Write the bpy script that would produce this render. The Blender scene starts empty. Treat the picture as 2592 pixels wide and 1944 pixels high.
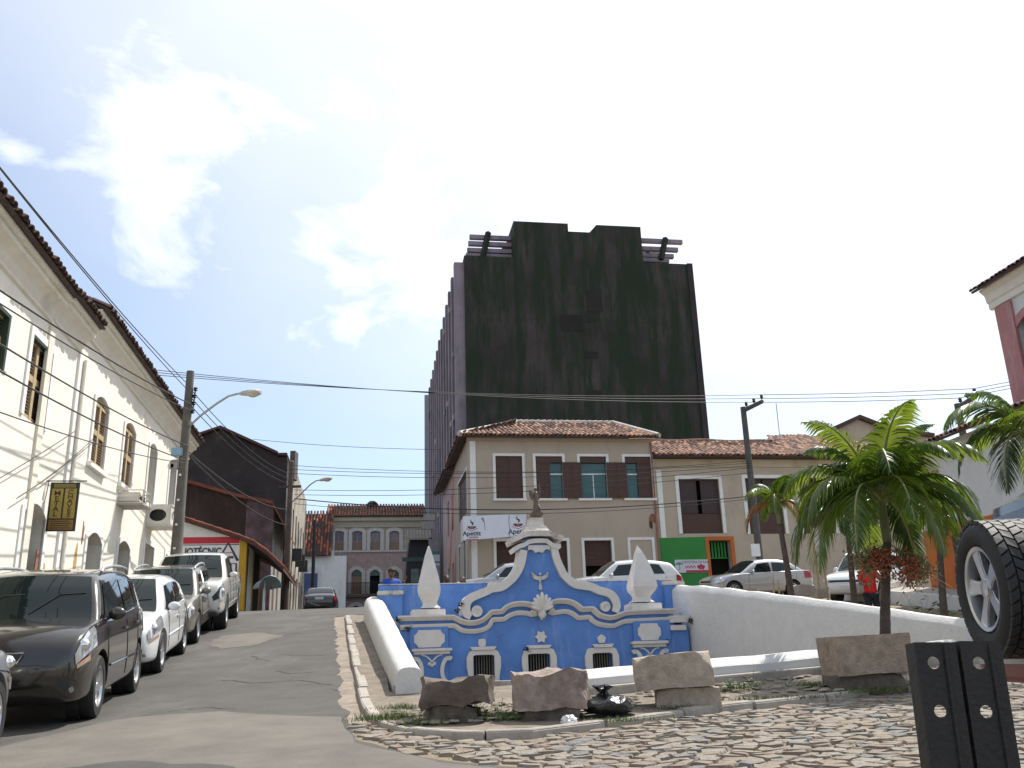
import bpy, bmesh, math, random
import numpy as np
from mathutils import Vector, Matrix
R = math.radians
rnd = random.Random(7)
SC = bpy.context.scene
COL = SC.collection

# ---------------------------------------------------------------- camera
F, ROLL, CZ = 2300.0, .032, 1.6
PIT = math.atan((1689 - 972) / F)
cam_d = bpy.data.cameras.new('camera')
cam = bpy.data.objects.new('camera', cam_d); COL.objects.link(cam)
cam_d.sensor_width = 36.0; cam_d.lens = F / 2592 * 36.0
cam_d.clip_start = .05; cam_d.clip_end = 4000
cam.matrix_world = Matrix.Translation((0, 0, CZ)) @ Matrix.Rotation(R(90) + PIT, 4, 'X') @ Matrix.Rotation(-ROLL, 4, 'Z')
SC.camera = cam

# ---------------------------------------------------------------- sky, sun, exposure
SUN_AZ, SUN_EL = R(48), R(58)          # azimuth to the right of the view direction (+Y)
sun_dir = Vector((math.sin(SUN_AZ) * math.cos(SUN_EL), math.cos(SUN_AZ) * math.cos(SUN_EL), math.sin(SUN_EL)))
sd = bpy.data.lights.new('sun', 'SUN'); sd.energy = 4.2; sd.angle = R(.55); sd.color = (1, .955, .88)
so = bpy.data.objects.new('sun', sd); COL.objects.link(so)
so.rotation_euler = (-sun_dir).to_track_quat('-Z', 'Y').to_euler()
so.location = (20, 20, 60)
SC.view_settings.view_transform = 'Standard'; SC.view_settings.look = 'None'
SC.view_settings.exposure = .56; SC.view_settings.gamma = 1
W = bpy.data.worlds.new('World'); SC.world = W; W.use_nodes = True

def px_dir(px, py):
    u0 = px - 1296; v0 = 972 - py
    u = u0 * math.cos(ROLL) + v0 * math.sin(ROLL); v = v0 * math.cos(ROLL) - u0 * math.sin(ROLL)
    return u, F * math.cos(PIT) - v * math.sin(PIT), F * math.sin(PIT) + v * math.cos(PIT)

def build_sky():
    nt = W.node_tree; N = nt.nodes; Lk = nt.links; N.clear()
    out = N.new('ShaderNodeOutputWorld'); bg = N.new('ShaderNodeBackground')
    sky = N.new('ShaderNodeTexSky'); sky.sky_type = 'NISHITA'; sky.sun_disc = False
    sky.sun_elevation = SUN_EL; sky.sun_rotation = SUN_AZ
    sky.air_density = 1.0; sky.dust_density = .7; sky.ozone_density = 2.6; sky.altitude = 0
    tc = N.new('ShaderNodeTexCoord')
    def math_(op, a, b=None, clamp=False):
        m = N.new('ShaderNodeMath'); m.operation = op; m.use_clamp = clamp
        for i, x in enumerate((a, b)):
            if x is None: continue
            if isinstance(x, (int, float)): m.inputs[i].default_value = x
            else: Lk.new(x, m.inputs[i])
        return m.outputs[0]
    # cloud layer: noise over the direction vector, flattened so the clouds lie in a sheet
    nrm = N.new('ShaderNodeVectorMath'); nrm.operation = 'NORMALIZE'; Lk.new(tc.outputs['Generated'], nrm.inputs[0])
    mp = N.new('ShaderNodeMapping'); mp.inputs['Scale'].default_value = (1, 1, 1.7); mp.inputs['Location'].default_value = (3.1, 1.7, .4)
    Lk.new(nrm.outputs[0], mp.inputs[0])
    n1 = N.new('ShaderNodeTexNoise'); n1.inputs['Scale'].default_value = 6.5; n1.inputs['Detail'].default_value = 9; n1.inputs['Roughness'].default_value = .58; n1.inputs['Distortion'].default_value = .25
    Lk.new(mp.outputs[0], n1.inputs['Vector'])
    n2 = N.new('ShaderNodeTexNoise'); n2.inputs['Scale'].default_value = 2.0; n2.inputs['Detail'].default_value = 5
    Lk.new(mp.outputs[0], n2.inputs['Vector'])
    # three banks of cumulus that stand in this part of the sky
    bank = None
    for px, py, rad, amp in ((500, 340, .17, .46), (660, 280, .15, .42), (440, 520, .12, .36), (540, 470, .12, .4), (830, 580, .12, .36), (1040, 560, .20, .46), (1060, 680, .09, .36), (740, 620, .07, .22), (780, 420, .2, .24), (1350, 420, .3, .34), (300, 150, .2, .16), (2000, 300, .5, .3), (50, 270, .07, .27), (30, 390, .06, .25), (60, 120, .05, .1)):
        d = Vector(px_dir(px, py)).normalized()
        vm = N.new('ShaderNodeVectorMath'); vm.operation = 'DISTANCE'; Lk.new(nrm.outputs[0], vm.inputs[0]); vm.inputs[1].default_value = d
        t = math_('DIVIDE', vm.outputs['Value'], rad); t = math_('SUBTRACT', 1.0, t, True)
        t = math_('POWER', t, .7); t = math_('MULTIPLY', t, amp)
        bank = t if bank is None else math_('MAXIMUM', bank, t)
    big = math_('MULTIPLY', n2.outputs[0], .25)
    c = math_('ADD', n1.outputs[0], bank); c = math_('ADD', c, big)
    ramp = N.new('ShaderNodeMapRange'); ramp.interpolation_type = 'SMOOTHSTEP'
    ramp.inputs['From Min'].default_value = .68; ramp.inputs['From Max'].default_value = 1.06
    Lk.new(c, ramp.inputs['Value'])
    # thin haze veil, denser round the sun as real cirrus glare is
    vs = N.new('ShaderNodeVectorMath'); vs.operation = 'DOT_PRODUCT'; Lk.new(nrm.outputs[0], vs.inputs[0]); vs.inputs[1].default_value = sun_dir
    veil = N.new('ShaderNodeMapRange'); veil.inputs['From Min'].default_value = .45; veil.inputs['From Max'].default_value = .97
    veil.inputs['To Min'].default_value = .27; veil.inputs['To Max'].default_value = 1.0; Lk.new(vs.outputs['Value'], veil.inputs['Value'])
    n3 = math_('MULTIPLY', veil.outputs[0], math_('ADD', .55, n2.outputs[0]))
    alpha = math_('MAXIMUM', math_('MULTIPLY', ramp.outputs[0], .88), n3, True)
    mix = N.new('ShaderNodeMix'); mix.data_type = 'RGBA'
    Lk.new(alpha, mix.inputs[0]); Lk.new(sky.outputs[0], mix.inputs[6]); mix.inputs[7].default_value = (6.7, 6.9, 7.1, 1)
    Lk.new(mix.outputs[2], bg.inputs[0]); bg.inputs[1].default_value = .128
    Lk.new(bg.outputs[0], out.inputs[0])
build_sky()

# ---------------------------------------------------------------- pixel -> place helpers
TH = R(9.5)                                    # the street runs 9.5 degrees left of the view direction
E1 = Vector((math.cos(TH), math.sin(TH)))      # across the street, to the right
E2 = Vector((-math.sin(TH), math.cos(TH)))     # along the street, uphill
def ray(px, py):
    a, b, c = px_dir(px, py); return a / b, c / b
def at(px, py, Y):
    a, b = ray(px, py); return Vector((a * Y, Y, CZ + b * Y))

# ground height: thin-plate surface through points read off wheel contacts, kerbs and walls
_cp = np.array([(-12, -6, -.5), (0, -6, -.5), (12, -6, -.5), (-9, 3, .42), (0, 3, .42), (6, 3, .5), (2.6, 5, .74), (5.5, 5.2, .80),
 (-4.6, 10.5, 1.20), (-8.5, 10.5, 1.22), (-4.9, 13, 1.42), (-8.5, 13, 1.44), (-5.7, 15, 1.70), (-9, 15, 1.72), (-6.2, 17.5, 2.02), (-6.9, 22, 2.69), (-10, 22, 2.7), (-7.7, 25.2, 3.12), (-7.6, 27.5, 3.38), (-4.9, 27.5, 3.35),
 (-1.4, 9.6, 1.11), (3.5, 9.8, 1.14), (7, 9.7, 1.1), (-1.5, 11.4, 1.25), (5.9, 12.8, 1.45), (8.5, 12.5, 1.35), (6.2, 16.5, 1.9), (4.2, 21.3, 2.50), (-3.4, 22.5, 2.77), (-2.3, 16, 1.86),
 (.5, 25, 2.9), (8.7, 23, 2.3), (9.5, 36, 3.88), (13, 28, 3.1), (13, 20, 2.25), (-2, 40, 4.25), (6.7, 42, 4.25), (15, 41, 4.1), (-8.7, 32, 3.72), (-11, 36, 3.95), (-10.4, 50, 4.3), (-15, 80, 5.5), (-6, 80, 5.5),
 (20, 10, 1.2), (25, 40, 4.1), (20, 80, 5.5), (-20, 10, 1.4), (-20, 40, 4.2)], dtype=float)
def _phi(r2): return np.where(r2 > 1e-9, .5 * r2 * np.log(r2 + 1e-12), 0)
_n = len(_cp); _d = ((_cp[:, None, :2] - _cp[None, :, :2]) ** 2).sum(-1)
_K = np.zeros((_n + 3, _n + 3)); _K[:_n, :_n] = _phi(_d) + np.eye(_n) * .3
_K[:_n, _n] = 1; _K[:_n, _n + 1:] = _cp[:, :2]; _K[_n:, :_n] = _K[:_n, _n:].T
_w = np.linalg.solve(_K, np.concatenate([_cp[:, 2], np.zeros(3)]))
def gz(x, y):
    x = min(max(x, -22), 26); y = min(max(y, -6), 85)
    d = (_cp[:, 0] - x) ** 2 + (_cp[:, 1] - y) ** 2
    return float((_w[:_n] * _phi(d)).sum() + _w[_n] + _w[_n + 1] * x + _w[_n + 2] * y)
def hit(px, py, y0=2.0, y1=60.0):
    """where the sight line through a pixel meets the ground"""
    a, b = ray(px, py); Y = y0; prev = None
    while Y < y1:
        f = CZ + b * Y - gz(a * Y, Y)
        if prev is not None and f <= 0 < prev[1]:
            t = prev[1] / (prev[1] - f); Y = prev[0] + (Y - prev[0]) * t
            break
        prev = (Y, f); Y += .1
    return Vector((a * Y, Y, gz(a * Y, Y)))
def pq(p, q): v = E1 * p + E2 * q; return v.x, v.y

# ---------------------------------------------------------------- materials
MATS = {}
def mat(name, col, rough=.7, metal=0., var=.0, scale=4., bump=0., bscale=30., stain=None, stain_amt=.5, stain_scale=(1, 1, .25), stain_lo=.52, stain_hi=.7, coat=0., spec=.5, col2=None, trans=0., sheen=0., alpha=1.):
    """procedural material: base colour with noise variation, optional second colour (stains, peeling, moss) and bump"""
    if name in MATS: return MATS[name]
    m = bpy.data.materials.new(name); m.use_nodes = True; MATS[name] = m
    nt = m.node_tree; N = nt.nodes; Lk = nt.links
    b = N['Principled BSDF']
    b.inputs['Roughness'].default_value = rough; b.inputs['Metallic'].default_value = metal
    b.inputs['Coat Weight'].default_value = coat; b.inputs['Specular IOR Level'].default_value = spec
    b.inputs['Coat Roughness'].default_value = .04
    b.inputs['Transmission Weight'].default_value = trans
    b.inputs['Base Color'].default_value = (*col, 1)
    tc = N.new('ShaderNodeTexCoord')
    cur = None
    if var > 0 or col2:
        nz = N.new('ShaderNodeTexNoise'); nz.inputs['Scale'].default_value = scale; nz.inputs['Detail'].default_value = 6; nz.inputs['Roughness'].default_value = .6
        Lk.new(tc.outputs['Object'], nz.inputs['Vector'])
        rp = N.new('ShaderNodeValToRGB'); rp.color_ramp.elements[0].position = .3; rp.color_ramp.elements[1].position = .72
        lo = col2 if col2 else tuple(c * (1 - var) for c in col)
        hi = col if col2 else tuple(min(1, c * (1 + var * .6)) for c in col)
        rp.color_ramp.elements[0].color = (*lo, 1); rp.color_ramp.elements[1].color = (*hi, 1)
        Lk.new(nz.outputs[0], rp.inputs[0]); cur = rp.outputs[0]
    if stain:
        mp = N.new('ShaderNodeMapping'); mp.inputs['Scale'].default_value = stain_scale; Lk.new(tc.outputs['Object'], mp.inputs[0])
        n2 = N.new('ShaderNodeTexNoise'); n2.inputs['Scale'].default_value = 2.2; n2.inputs['Detail'].default_value = 9; n2.inputs['Roughness'].default_value = .68
        Lk.new(mp.outputs[0], n2.inputs['Vector'])
        mr = N.new('ShaderNodeMapRange'); mr.inputs['From Min'].default_value = stain_lo; mr.inputs['From Max'].default_value = stain_hi; mr.inputs['To Max'].default_value = stain_amt
        Lk.new(n2.outputs[0], mr.inputs['Value'])
        mx = N.new('ShaderNodeMix'); mx.data_type = 'RGBA'; Lk.new(mr.outputs[0], mx.inputs[0])
        if cur is not None: Lk.new(cur, mx.inputs[6])
        else: mx.inputs[6].default_value = (*col, 1)
        mx.inputs[7].default_value = (*stain, 1); cur = mx.outputs[2]
    if cur is not None: Lk.new(cur, b.inputs['Base Color'])
    if bump > 0:
        n3 = N.new('ShaderNodeTexNoise'); n3.inputs['Scale'].default_value = bscale; n3.inputs['Detail'].default_value = 7
        Lk.new(tc.outputs['Object'], n3.inputs['Vector'])
        bp = N.new('ShaderNodeBump'); bp.inputs['Strength'].default_value = bump; bp.inputs['Distance'].default_value = .02
        Lk.new(n3.outputs[0], bp.inputs['Height']); Lk.new(bp.outputs[0], b.inputs['Normal'])
    return m

M = {}
M['asphalt'] = mat('asphalt', (.083, .078, .072), .9, var=.25, scale=1.3, bump=.6, bscale=120, stain=(.17, .153, .132), stain_amt=.55, stain_scale=(.5, .22, .5), stain_lo=.5, stain_hi=.75)
M['ground'] = mat('ground_dirt', (.24, .19, .13), .95, var=.4, scale=3, bump=.9, bscale=22, stain=(.10, .09, .05), stain_amt=.6, stain_scale=(1, 1, 1))
M['gutter'] = mat('gutter', (.25, .205, .165), .9, var=.4, scale=5, bump=.6, bscale=40, stain=(.2, .17, .13), stain_amt=.6, stain_scale=(1, 1, 1))
M['pave'] = mat('pavement', (.20, .165, .13), .95, var=.4, scale=4, bump=.7, bscale=30, stain=(.13, .12, .09), stain_amt=.6, stain_scale=(1, 1, 1))
M['kerb'] = mat('kerb_stone', (.35, .315, .275), .85, var=.25, scale=6, bump=.5, bscale=35, stain=(.2, .18, .14), stain_amt=.6, stain_scale=(1, 1, 1))
M['white_wall'] = mat('whitewash', (.60, .59, .565), .85, var=.07, scale=4, bump=.55, bscale=16, stain=(.40, .40, .37), stain_amt=.5, stain_scale=(2.2, 2.2, .28), stain_lo=.55, stain_hi=.85)
M['cream'] = mat('cream_plaster', (.78, .745, .655), .9, var=.06, scale=1.5, bump=.3, bscale=20, stain=(.55, .47, .35), stain_amt=.5, stain_scale=(.7, .7, .22), stain_lo=.52, stain_hi=.8)
M['cornice'] = mat('cornice_plaster', (.70, .66, .57), .9, var=.1, scale=2, bump=.3, stain=(.30, .25, .18), stain_amt=.55, stain_scale=(.4, .4, .5), stain_lo=.58, stain_hi=.78)
M['band'] = mat('white_band', (.76, .75, .72), .85, var=.06, scale=4, bump=.2, stain=(.45, .42, .36), stain_amt=.4)
M['beige'] = mat('beige_plaster', (.44, .365, .285), .9, var=.07, scale=.9, bump=.25, bscale=15, stain=(.27, .22, .165), stain_amt=.6, stain_scale=(.6, .6, .35), stain_lo=.55, stain_hi=.85)
M['beige2'] = mat('beige_plaster_old', (.46, .385, .295), .9, var=.09, scale=1.1, bump=.25, bscale=15, stain=(.28, .23, .18), stain_amt=.65, stain_scale=(.5, .5, .35), stain_lo=.52, stain_hi=.82)
M['wood_brown'] = mat('brown_wood', (.075, .032, .022), .6, var=.3, scale=12, bump=.3, bscale=60)
M['wood_dark'] = mat('dark_wood', (.05, .03, .028), .65, var=.3, scale=9, bump=.3, bscale=60)
M['shutter_slat'] = mat('louvre_wood', (.14, .075, .05), .7, var=.25, scale=10)
M['shutter_green'] = mat('green_frame', (.025, .05, .03), .6, var=.2)
M['wood_ochre'] = mat('ochre_frame', (.42, .32, .18), .7, var=.2, scale=14)
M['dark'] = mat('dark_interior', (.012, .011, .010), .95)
M['dim'] = mat('dim_reveal', (.22, .20, .18), .9, var=.15)
M['glass'] = mat('window_glass', (.02, .035, .035), .06, spec=.6)
M['glass_teal'] = mat('teal_glass', (.02, .09, .085), .08, spec=.6, var=.2, scale=1.2)
M['tile'] = mat('roof_tile', (.26, .125, .078), .9, var=.3, scale=9, bump=.5, bscale=40, stain=(.05, .04, .035), stain_amt=.85, stain_scale=(1.2, 1.2, 1.2), stain_lo=.46, stain_hi=.62)
M['tile2'] = mat('roof_tile_pale', (.40, .225, .14), .9, var=.25, scale=9, bump=.5, bscale=40, stain=(.10, .065, .05), stain_amt=.7, stain_scale=(1.2, 1.2, 1.2), stain_lo=.5, stain_hi=.68)
M['tile_dark'] = mat('roof_tile_dark', (.085, .048, .04), .9, var=.35, scale=5, bump=.5, bscale=40, stain=(.04, .035, .03), stain_amt=.8, stain_scale=(1.2, 1.2, 1.2))
M['tile_red'] = mat('roof_tile_red', (.36, .10, .045), .85, var=.3, scale=6, bump=.4, bscale=40, stain=(.10, .04, .03), stain_amt=.6, stain_scale=(1, 1, 1))
M['tower'] = mat('stained_concrete', (.050, .042, .041), .95, var=.6, scale=.22, bump=.3, bscale=2, stain=(.013, .023, .011), stain_amt=.97, stain_scale=(.45, .45, .07), stain_lo=.40, stain_hi=.56)
M['tower_patch'] = mat('stained_concrete_patch', (.019, .0175, .017), .95, var=.4, scale=.3)
M['tower_patch2'] = mat('moss_concrete_patch', (.022, .031, .021), .95, var=.4, scale=.3)
M['tower_fin'] = mat('tower_fin', (.25, .21, .25), .9, var=.25, scale=.4, stain=(.08, .075, .08), stain_amt=.7, stain_scale=(.6, .6, .1))
M['conc'] = mat('concrete', (.33, .32, .30), .9, var=.15, scale=2, bump=.2)
M['conc_pole'] = mat('pole_concrete', (.13, .12, .105), .9, var=.25, scale=3, bump=.3, bscale=40)
M['steel_grey'] = mat('galvanised', (.42, .44, .45), .45, metal=.7, var=.15)
M['black_metal'] = mat('black_metal', (.02, .02, .02), .5, metal=.2)
M['wire'] = mat('cable_black', (.018, .018, .02), .6)
M['blue'] = mat('blue_limewash', (.105, .235, .565), .85, var=.2, scale=1.6, bump=.35, bscale=14, stain=(.30, .40, .62), stain_amt=.6, stain_scale=(1.8, 1.8, .3), stain_lo=.55, stain_hi=.74)
M['trim'] = mat('white_limewash', (.65, .62, .585), .85, var=.08, scale=5, bump=.4, bscale=22, stain=(.34, .31, .28), stain_amt=.45, stain_scale=(1.4, 1.4, .8), stain_lo=.58, stain_hi=.82)
M['trim_dirty'] = mat('weathered_limewash', (.60, .56, .51), .9, var=.2, scale=6, bump=.5, bscale=22, stain=(.14, .13, .12), stain_amt=.75, stain_scale=(1.6, 1.6, 1.2), stain_lo=.52, stain_hi=.68)
M['rock'] = mat('granite_rough', (.30, .235, .20), .95, var=.45, scale=7, bump=1., bscale=26, stain=(.09, .07, .065), stain_amt=.6, stain_scale=(2, 2, 2), stain_lo=.5, stain_hi=.7)
M['rock2'] = mat('sandstone_block', (.40, .335, .265), .95, var=.3, scale=9, bump=.9, bscale=50, stain=(.15, .11, .09), stain_amt=.5, stain_scale=(3, 3, 3))
M['rock_dark'] = mat('granite_dark', (.14, .115, .095), .95, var=.4, scale=8, bump=1., bscale=30, stain=(.06, .06, .04), stain_amt=.5, stain_scale=(3, 3, 3))
M['leaf'] = mat('weed_leaf', (.085, .15, .03), .6, var=.35, scale=6)
M['grass'] = mat('grass_blade', (.10, .14, .035), .7, var=.4, scale=3)
M['drygrass'] = mat('dry_grass', (.38, .29, .13), .85, var=.3, scale=4)
M['rubber'] = mat('tyre_rubber', (.014, .014, .014), .75, bump=.2, bscale=60)
M['alloy'] = mat('alloy', (.62, .62, .63), .28, metal=.9)
M['chrome'] = mat('chrome', (.8, .8, .8), .1, metal=1.)
M['plastic'] = mat('black_plastic', (.018, .018, .019), .55)
M['carglass'] = mat('car_glass', (.008, .014, .013), .03, spec=.55)
M['lamp'] = mat('lamp_glass', (.55, .57, .6), .08, metal=.55, coat=1.)
M['amber'] = mat('amber_lens', (.34, .22, .15), .2, coat=.5)
M['redlens'] = mat('red_lens', (.30, .012, .012), .15, coat=.6)
M['plate'] = mat('number_plate', (.55, .55, .55), .5)
M['skin'] = mat('skin', (.22, .115, .075), .6)
M['hair'] = mat('hair', (.012, .01, .009), .6)
M['bag'] = mat('bin_bag', (.008, .008, .009), .18, spec=.6, bump=.8, bscale=18)
M['bagw'] = mat('white_bag', (.78, .77, .76), .4, bump=.6, bscale=30)
M['orange'] = mat('orange_paint', (.50, .13, .025), .8, var=.12, scale=2, stain=(.26, .08, .03), stain_amt=.4)
M['green'] = mat('green_paint', (.03, .22, .04), .75, var=.12, scale=2, bump=.2)
M['pink'] = mat('pink_paint', (.42, .19, .18), .85, var=.15, scale=2, stain=(.52, .47, .44), stain_amt=.5)

# ---------------------------------------------------------------- mesh builder
class MB:
    def __init__(s): s.v = []; s.f = []
    def add(s, vs, fs):
        n = len(s.v); s.v += [tuple(v) for v in vs]; s.f += [tuple(i + n for i in f) for f in fs]; return s
    def box(s, c, d, rz=0., m=None):
        x, y, z = (a / 2 for a in d); vs = [Vector((i * x, j * y, k * z)) for k in (-1, 1) for j in (-1, 1) for i in (-1, 1)]
        if rz: mm = Matrix.Rotation(rz, 3, 'Z'); vs = [mm @ v for v in vs]
        if m is not None: vs = [m @ v for v in vs]
        c = Vector(c); return s.add([v + c for v in vs], [(0, 2, 3, 1), (4, 5, 7, 6), (0, 1, 5, 4), (2, 6, 7, 3), (0, 4, 6, 2), (1, 3, 7, 5)])
    def loft(s, secs, closed=True, caps=True):
        """secs: list of equally long point loops"""
        n = len(secs[0]); vs = [p for q in secs for p in q]; fs = []
        for i in range(len(secs) - 1):
            for j in range(n if closed else n - 1):
                a = i * n + j; b = i * n + (j + 1) % n; fs.append((a, b, b + n, a + n))
        if caps and closed:
            fs.append(tuple(range(n))[::-1]); fs.append(tuple(range((len(secs) - 1) * n, len(secs) * n)))
        return s.add(vs, fs)
    def tube(s, pts, r, n=8, caps=True):
        pts = [Vector(p) for p in pts]; rs = r if isinstance(r, (list, tuple)) else [r] * len(pts); secs = []
        up = Vector((0, 0, 1))
        for i, p in enumerate(pts):
            t = (pts[min(i + 1, len(pts) - 1)] - pts[max(i - 1, 0)]).normalized()
            ref = up if abs(t.dot(up)) < .95 else Vector((0, 1, 0))
            a = t.cross(ref).normalized(); b = t.cross(a)
            secs.append([p + (a * math.cos(k * 2 * math.pi / n) + b * math.sin(k * 2 * math.pi / n)) * rs[i] for k in range(n)])
        return s.loft(secs, True, caps)
    def lathe(s, prof, n=16, m=None, sq=0):
        """profile [(r,z)] round the z axis; sq=4 gives a square section"""
        secs = []
        k = sq or n
        for r, z in prof:
            sec = [Vector((r * math.cos((j + .5) * 2 * math.pi / k), r * math.sin((j + .5) * 2 * math.pi / k), z)) for j in range(k)]
            if m is not None: sec = [m @ v for v in sec]
            secs.append(sec)
        return s.loft(secs)
    def sphere(s, c, r, n=10, sc=(1, 1, 1)):
        c = Vector(c); secs = []
        for i in range(n // 2 + 1):
            a = math.pi * i / (n // 2) - math.pi / 2; rr = max(math.cos(a), .02) * r
            secs.append([c + Vector((rr * math.cos(j * 2 * math.pi / n) * sc[0], rr * math.sin(j * 2 * math.pi / n) * sc[1], r * math.sin(a) * sc[2])) for j in range(n)])
        return s.loft(secs)
    def build(s, name, m, parent=None, smooth=False, ang=35, loc=None, bevel=0., weld=False):
        me = bpy.data.meshes.new(name); me.from_pydata([tuple(v) for v in s.v], [], s.f)
        me.validate()
        if weld or bevel:
            bm = bmesh.new(); bm.from_mesh(me)
            if weld: bmesh.ops.remove_doubles(bm, verts=bm.verts, dist=.0004)
            if bevel: bmesh.ops.bevel(bm, geom=[e for e in bm.edges if len(e.link_faces) == 2 and e.calc_face_angle(0) > R(30)], offset=bevel, segments=2, affect='EDGES', clamp_overlap=True)
            bmesh.ops.recalc_face_normals(bm, faces=bm.faces); bm.to_mesh(me); bm.free()
        else:
            bm = bmesh.new(); bm.from_mesh(me); bmesh.ops.recalc_face_normals(bm, faces=bm.faces); bm.to_mesh(me); bm.free()
        if smooth:
            me.shade_smooth(); me.set_sharp_from_angle(angle=R(ang))
        me.materials.append(m)
        return obj(name, me, parent, loc)
def obj(name, me, parent=None, loc=None):
    o = bpy.data.objects.new(name, me); COL.objects.link(o)
    if loc is not None: o.location = loc
    if parent is not None:
        o.parent = parent
    return o
def thing(name, label, cat, loc=(0, 0, 0), rz=0., group=None):
    o = bpy.data.objects.new(name, None); COL.objects.link(o); o.empty_display_size = .2
    o.location = loc; o.rotation_euler = (0, 0, rz); o['label'] = label; o['category'] = cat
    if group: o['group'] = group
    return o
def tag(o, label, cat, group=None):
    o['label'] = label; o['category'] = cat
    if group: o['group'] = group
    return o
def struct(o): o['kind'] = 'structure'; return o
def stuff(o): o['kind'] = 'stuff'; return o
def keep(o, root):
    """parent a world-space mesh under a root without moving it"""
    o.parent = root; o.matrix_parent_inverse = root.matrix_basis.inverted(); return o
def copy_tree(o, parent=None):
    c = o.copy(); COL.objects.link(c); c.parent = parent
    for ch in list(o.children): copy_tree(ch, c)
    return c
def text_mesh(txt, size, depth=.0, shear=0., bold=0.):
    cu = bpy.data.curves.new('lettering', 'FONT'); cu.body = txt; cu.size = size; cu.extrude = depth; cu.align_x = 'CENTER'; cu.align_y = 'CENTER'; cu.shear = shear; cu.offset = bold; cu.resolution_u = 3
    o = bpy.data.objects.new('lettering', cu); COL.objects.link(o)
    me = bpy.data.meshes.new_from_object(o.evaluated_get(bpy.context.evaluated_depsgraph_get()))
    bpy.data.objects.remove(o); return me

class Plane:
    """an upright plane through (x0,y0) along dir; s runs along it, z up, off = distance in front (towards the viewer side normal)"""
    def __init__(s, p0, d, flip=False):
        s.o = Vector(p0[:2]); s.d = Vector(d).normalized(); s.n = Vector((s.d.y, -s.d.x)) * (-1 if flip else 1)
    def sz(s, px, py, off=0.):
        a, b = ray(px, py); o = s.o + s.n * off
        # (a*Y, Y) on the line: n.(aY,Y) = n.o
        Y = s.n.dot(o) / (s.n.x * a + s.n.y)
        return (Vector((a * Y, Y)) - o).dot(s.d), CZ + b * Y
    def P(s, u, z, off=0.):
        v = s.o + s.d * u + s.n * off; return Vector((v.x, v.y, z))
    def prism(s, mb, poly, o0, o1):
        """extrude an (s,z) polygon from offset o0 to o1"""
        n = len(poly); vs = [s.P(u, z, o0) for u, z in poly] + [s.P(u, z, o1) for u, z in poly]
        fs = [tuple(range(n))[::-1], tuple(range(n, 2 * n))] + [(i, (i + 1) % n, n + (i + 1) % n, n + i) for i in range(n)]
        return mb.add(vs, fs)
    def rect(s, mb, s0, z0, s1, z1, o0, o1):
        return s.prism(mb, [(s0, z0), (s1, z0), (s1, z1), (s0, z1)], o0, o1)
    def band(s, mb, pts, w, o0, o1, closed=False):
        """a ribbon of width w (number or list) along an (s,z) path"""
        P = [Vector(p) for p in pts]; n = len(P); ws = w if isinstance(w, (list, tuple)) else [w] * n
        L = []; Rr = []
        for i in range(n):
            a = P[(i - 1) % n] if (closed or i) else P[0]; b = P[(i + 1) % n] if (closed or i < n - 1) else P[-1]
            t = (b - a).normalized(); nn = Vector((-t.y, t.x)); L.append(P[i] + nn * ws[i] / 2); Rr.append(P[i] - nn * ws[i] / 2)
        secs = [[s.P(*L[i], o0), s.P(*Rr[i], o0), s.P(*Rr[i], o1), s.P(*L[i], o1)] for i in range(n)]
        if closed: secs.append(secs[0])
        return mb.loft(secs, True, not closed)
    def wall(s, mb, s0, z0, s1, z1, holes, o0, o1):
        """solid wall with rectangular holes (s0,z0,s1,z1): front, back and reveals"""
        S = sorted({s0, s1} | {min(max(h[k], s0), s1) for h in holes for k in (0, 2)}); Z = sorted({z0, z1} | {min(max(h[k], z0), z1) for h in holes for k in (1, 3)})
        def inh(a, b):
            return any(h[0] < a < h[2] and h[1] < b < h[3] for h in holes)
        full = {}
        for i in range(len(S) - 1):
            for j in range(len(Z) - 1):
                if S[i + 1] - S[i] > 1e-5 and Z[j + 1] - Z[j] > 1e-5: full[i, j] = not inh((S[i] + S[i + 1]) / 2, (Z[j] + Z[j + 1]) / 2)
        for (i, j), f in full.items():
            if not f: continue
            a, b, c, d = S[i], Z[j], S[i + 1], Z[j + 1]
            for o in (o0, o1): mb.add([s.P(a, b, o), s.P(c, b, o), s.P(c, d, o), s.P(a, d, o)], [(0, 1, 2, 3)])
            for (di, dj), (e0, e1) in (((-1, 0), ((a, b), (a, d))), ((1, 0), ((c, b), (c, d))), ((0, -1), ((a, b), (c, b))), ((0, 1), ((a, d), (c, d)))):
                if not full.get((i + di, j + dj), False):
                    mb.add([s.P(*e0, o0), s.P(*e1, o0), s.P(*e1, o1), s.P(*e0, o1)], [(0, 1, 2, 3)])
        return mb
def arc_pts(s0, s1, z, rise, n=8):
    """segmental arch from (s0,z) to (s1,z) bulging up by rise"""
    return [(s0 + (s1 - s0) * t, z + rise * (1 - (2 * t - 1) ** 2)) for t in (i / n for i in range(n + 1))]
# ================================================================ ground, road, pavements
def hitz(px, py, dz=0.):
    a, b = ray(px, py); prev = None; Y = 2.
    while Y < 90:
        f = CZ + b * Y - gz(a * Y, Y) - dz
        if prev and f <= 0 < prev[1]:
            Y = prev[0] + .1 * prev[1] / (prev[1] - f); break
        prev = (Y, f); Y += .1
    return Vector((a * Y, Y, gz(a * Y, Y) + dz))
def to_pq(v): return v[0] * E1.x + v[1] * E1.y, v[0] * E2.x + v[1] * E2.y
def project(x, y, z):
    d = cam.matrix_world.inverted() @ Vector((x, y, z))
    if d.z > -.01: return None
    return 1296 + F * d.x / -d.z, 972 - F * d.y / -d.z
FLOOR = .95
CP0, CP1, CQ0, CQ1 = .72, 8.3, to_pq(hitz(1002, 1768))[1] + .12, 21.55       # sunken courtyard in street coordinates

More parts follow.
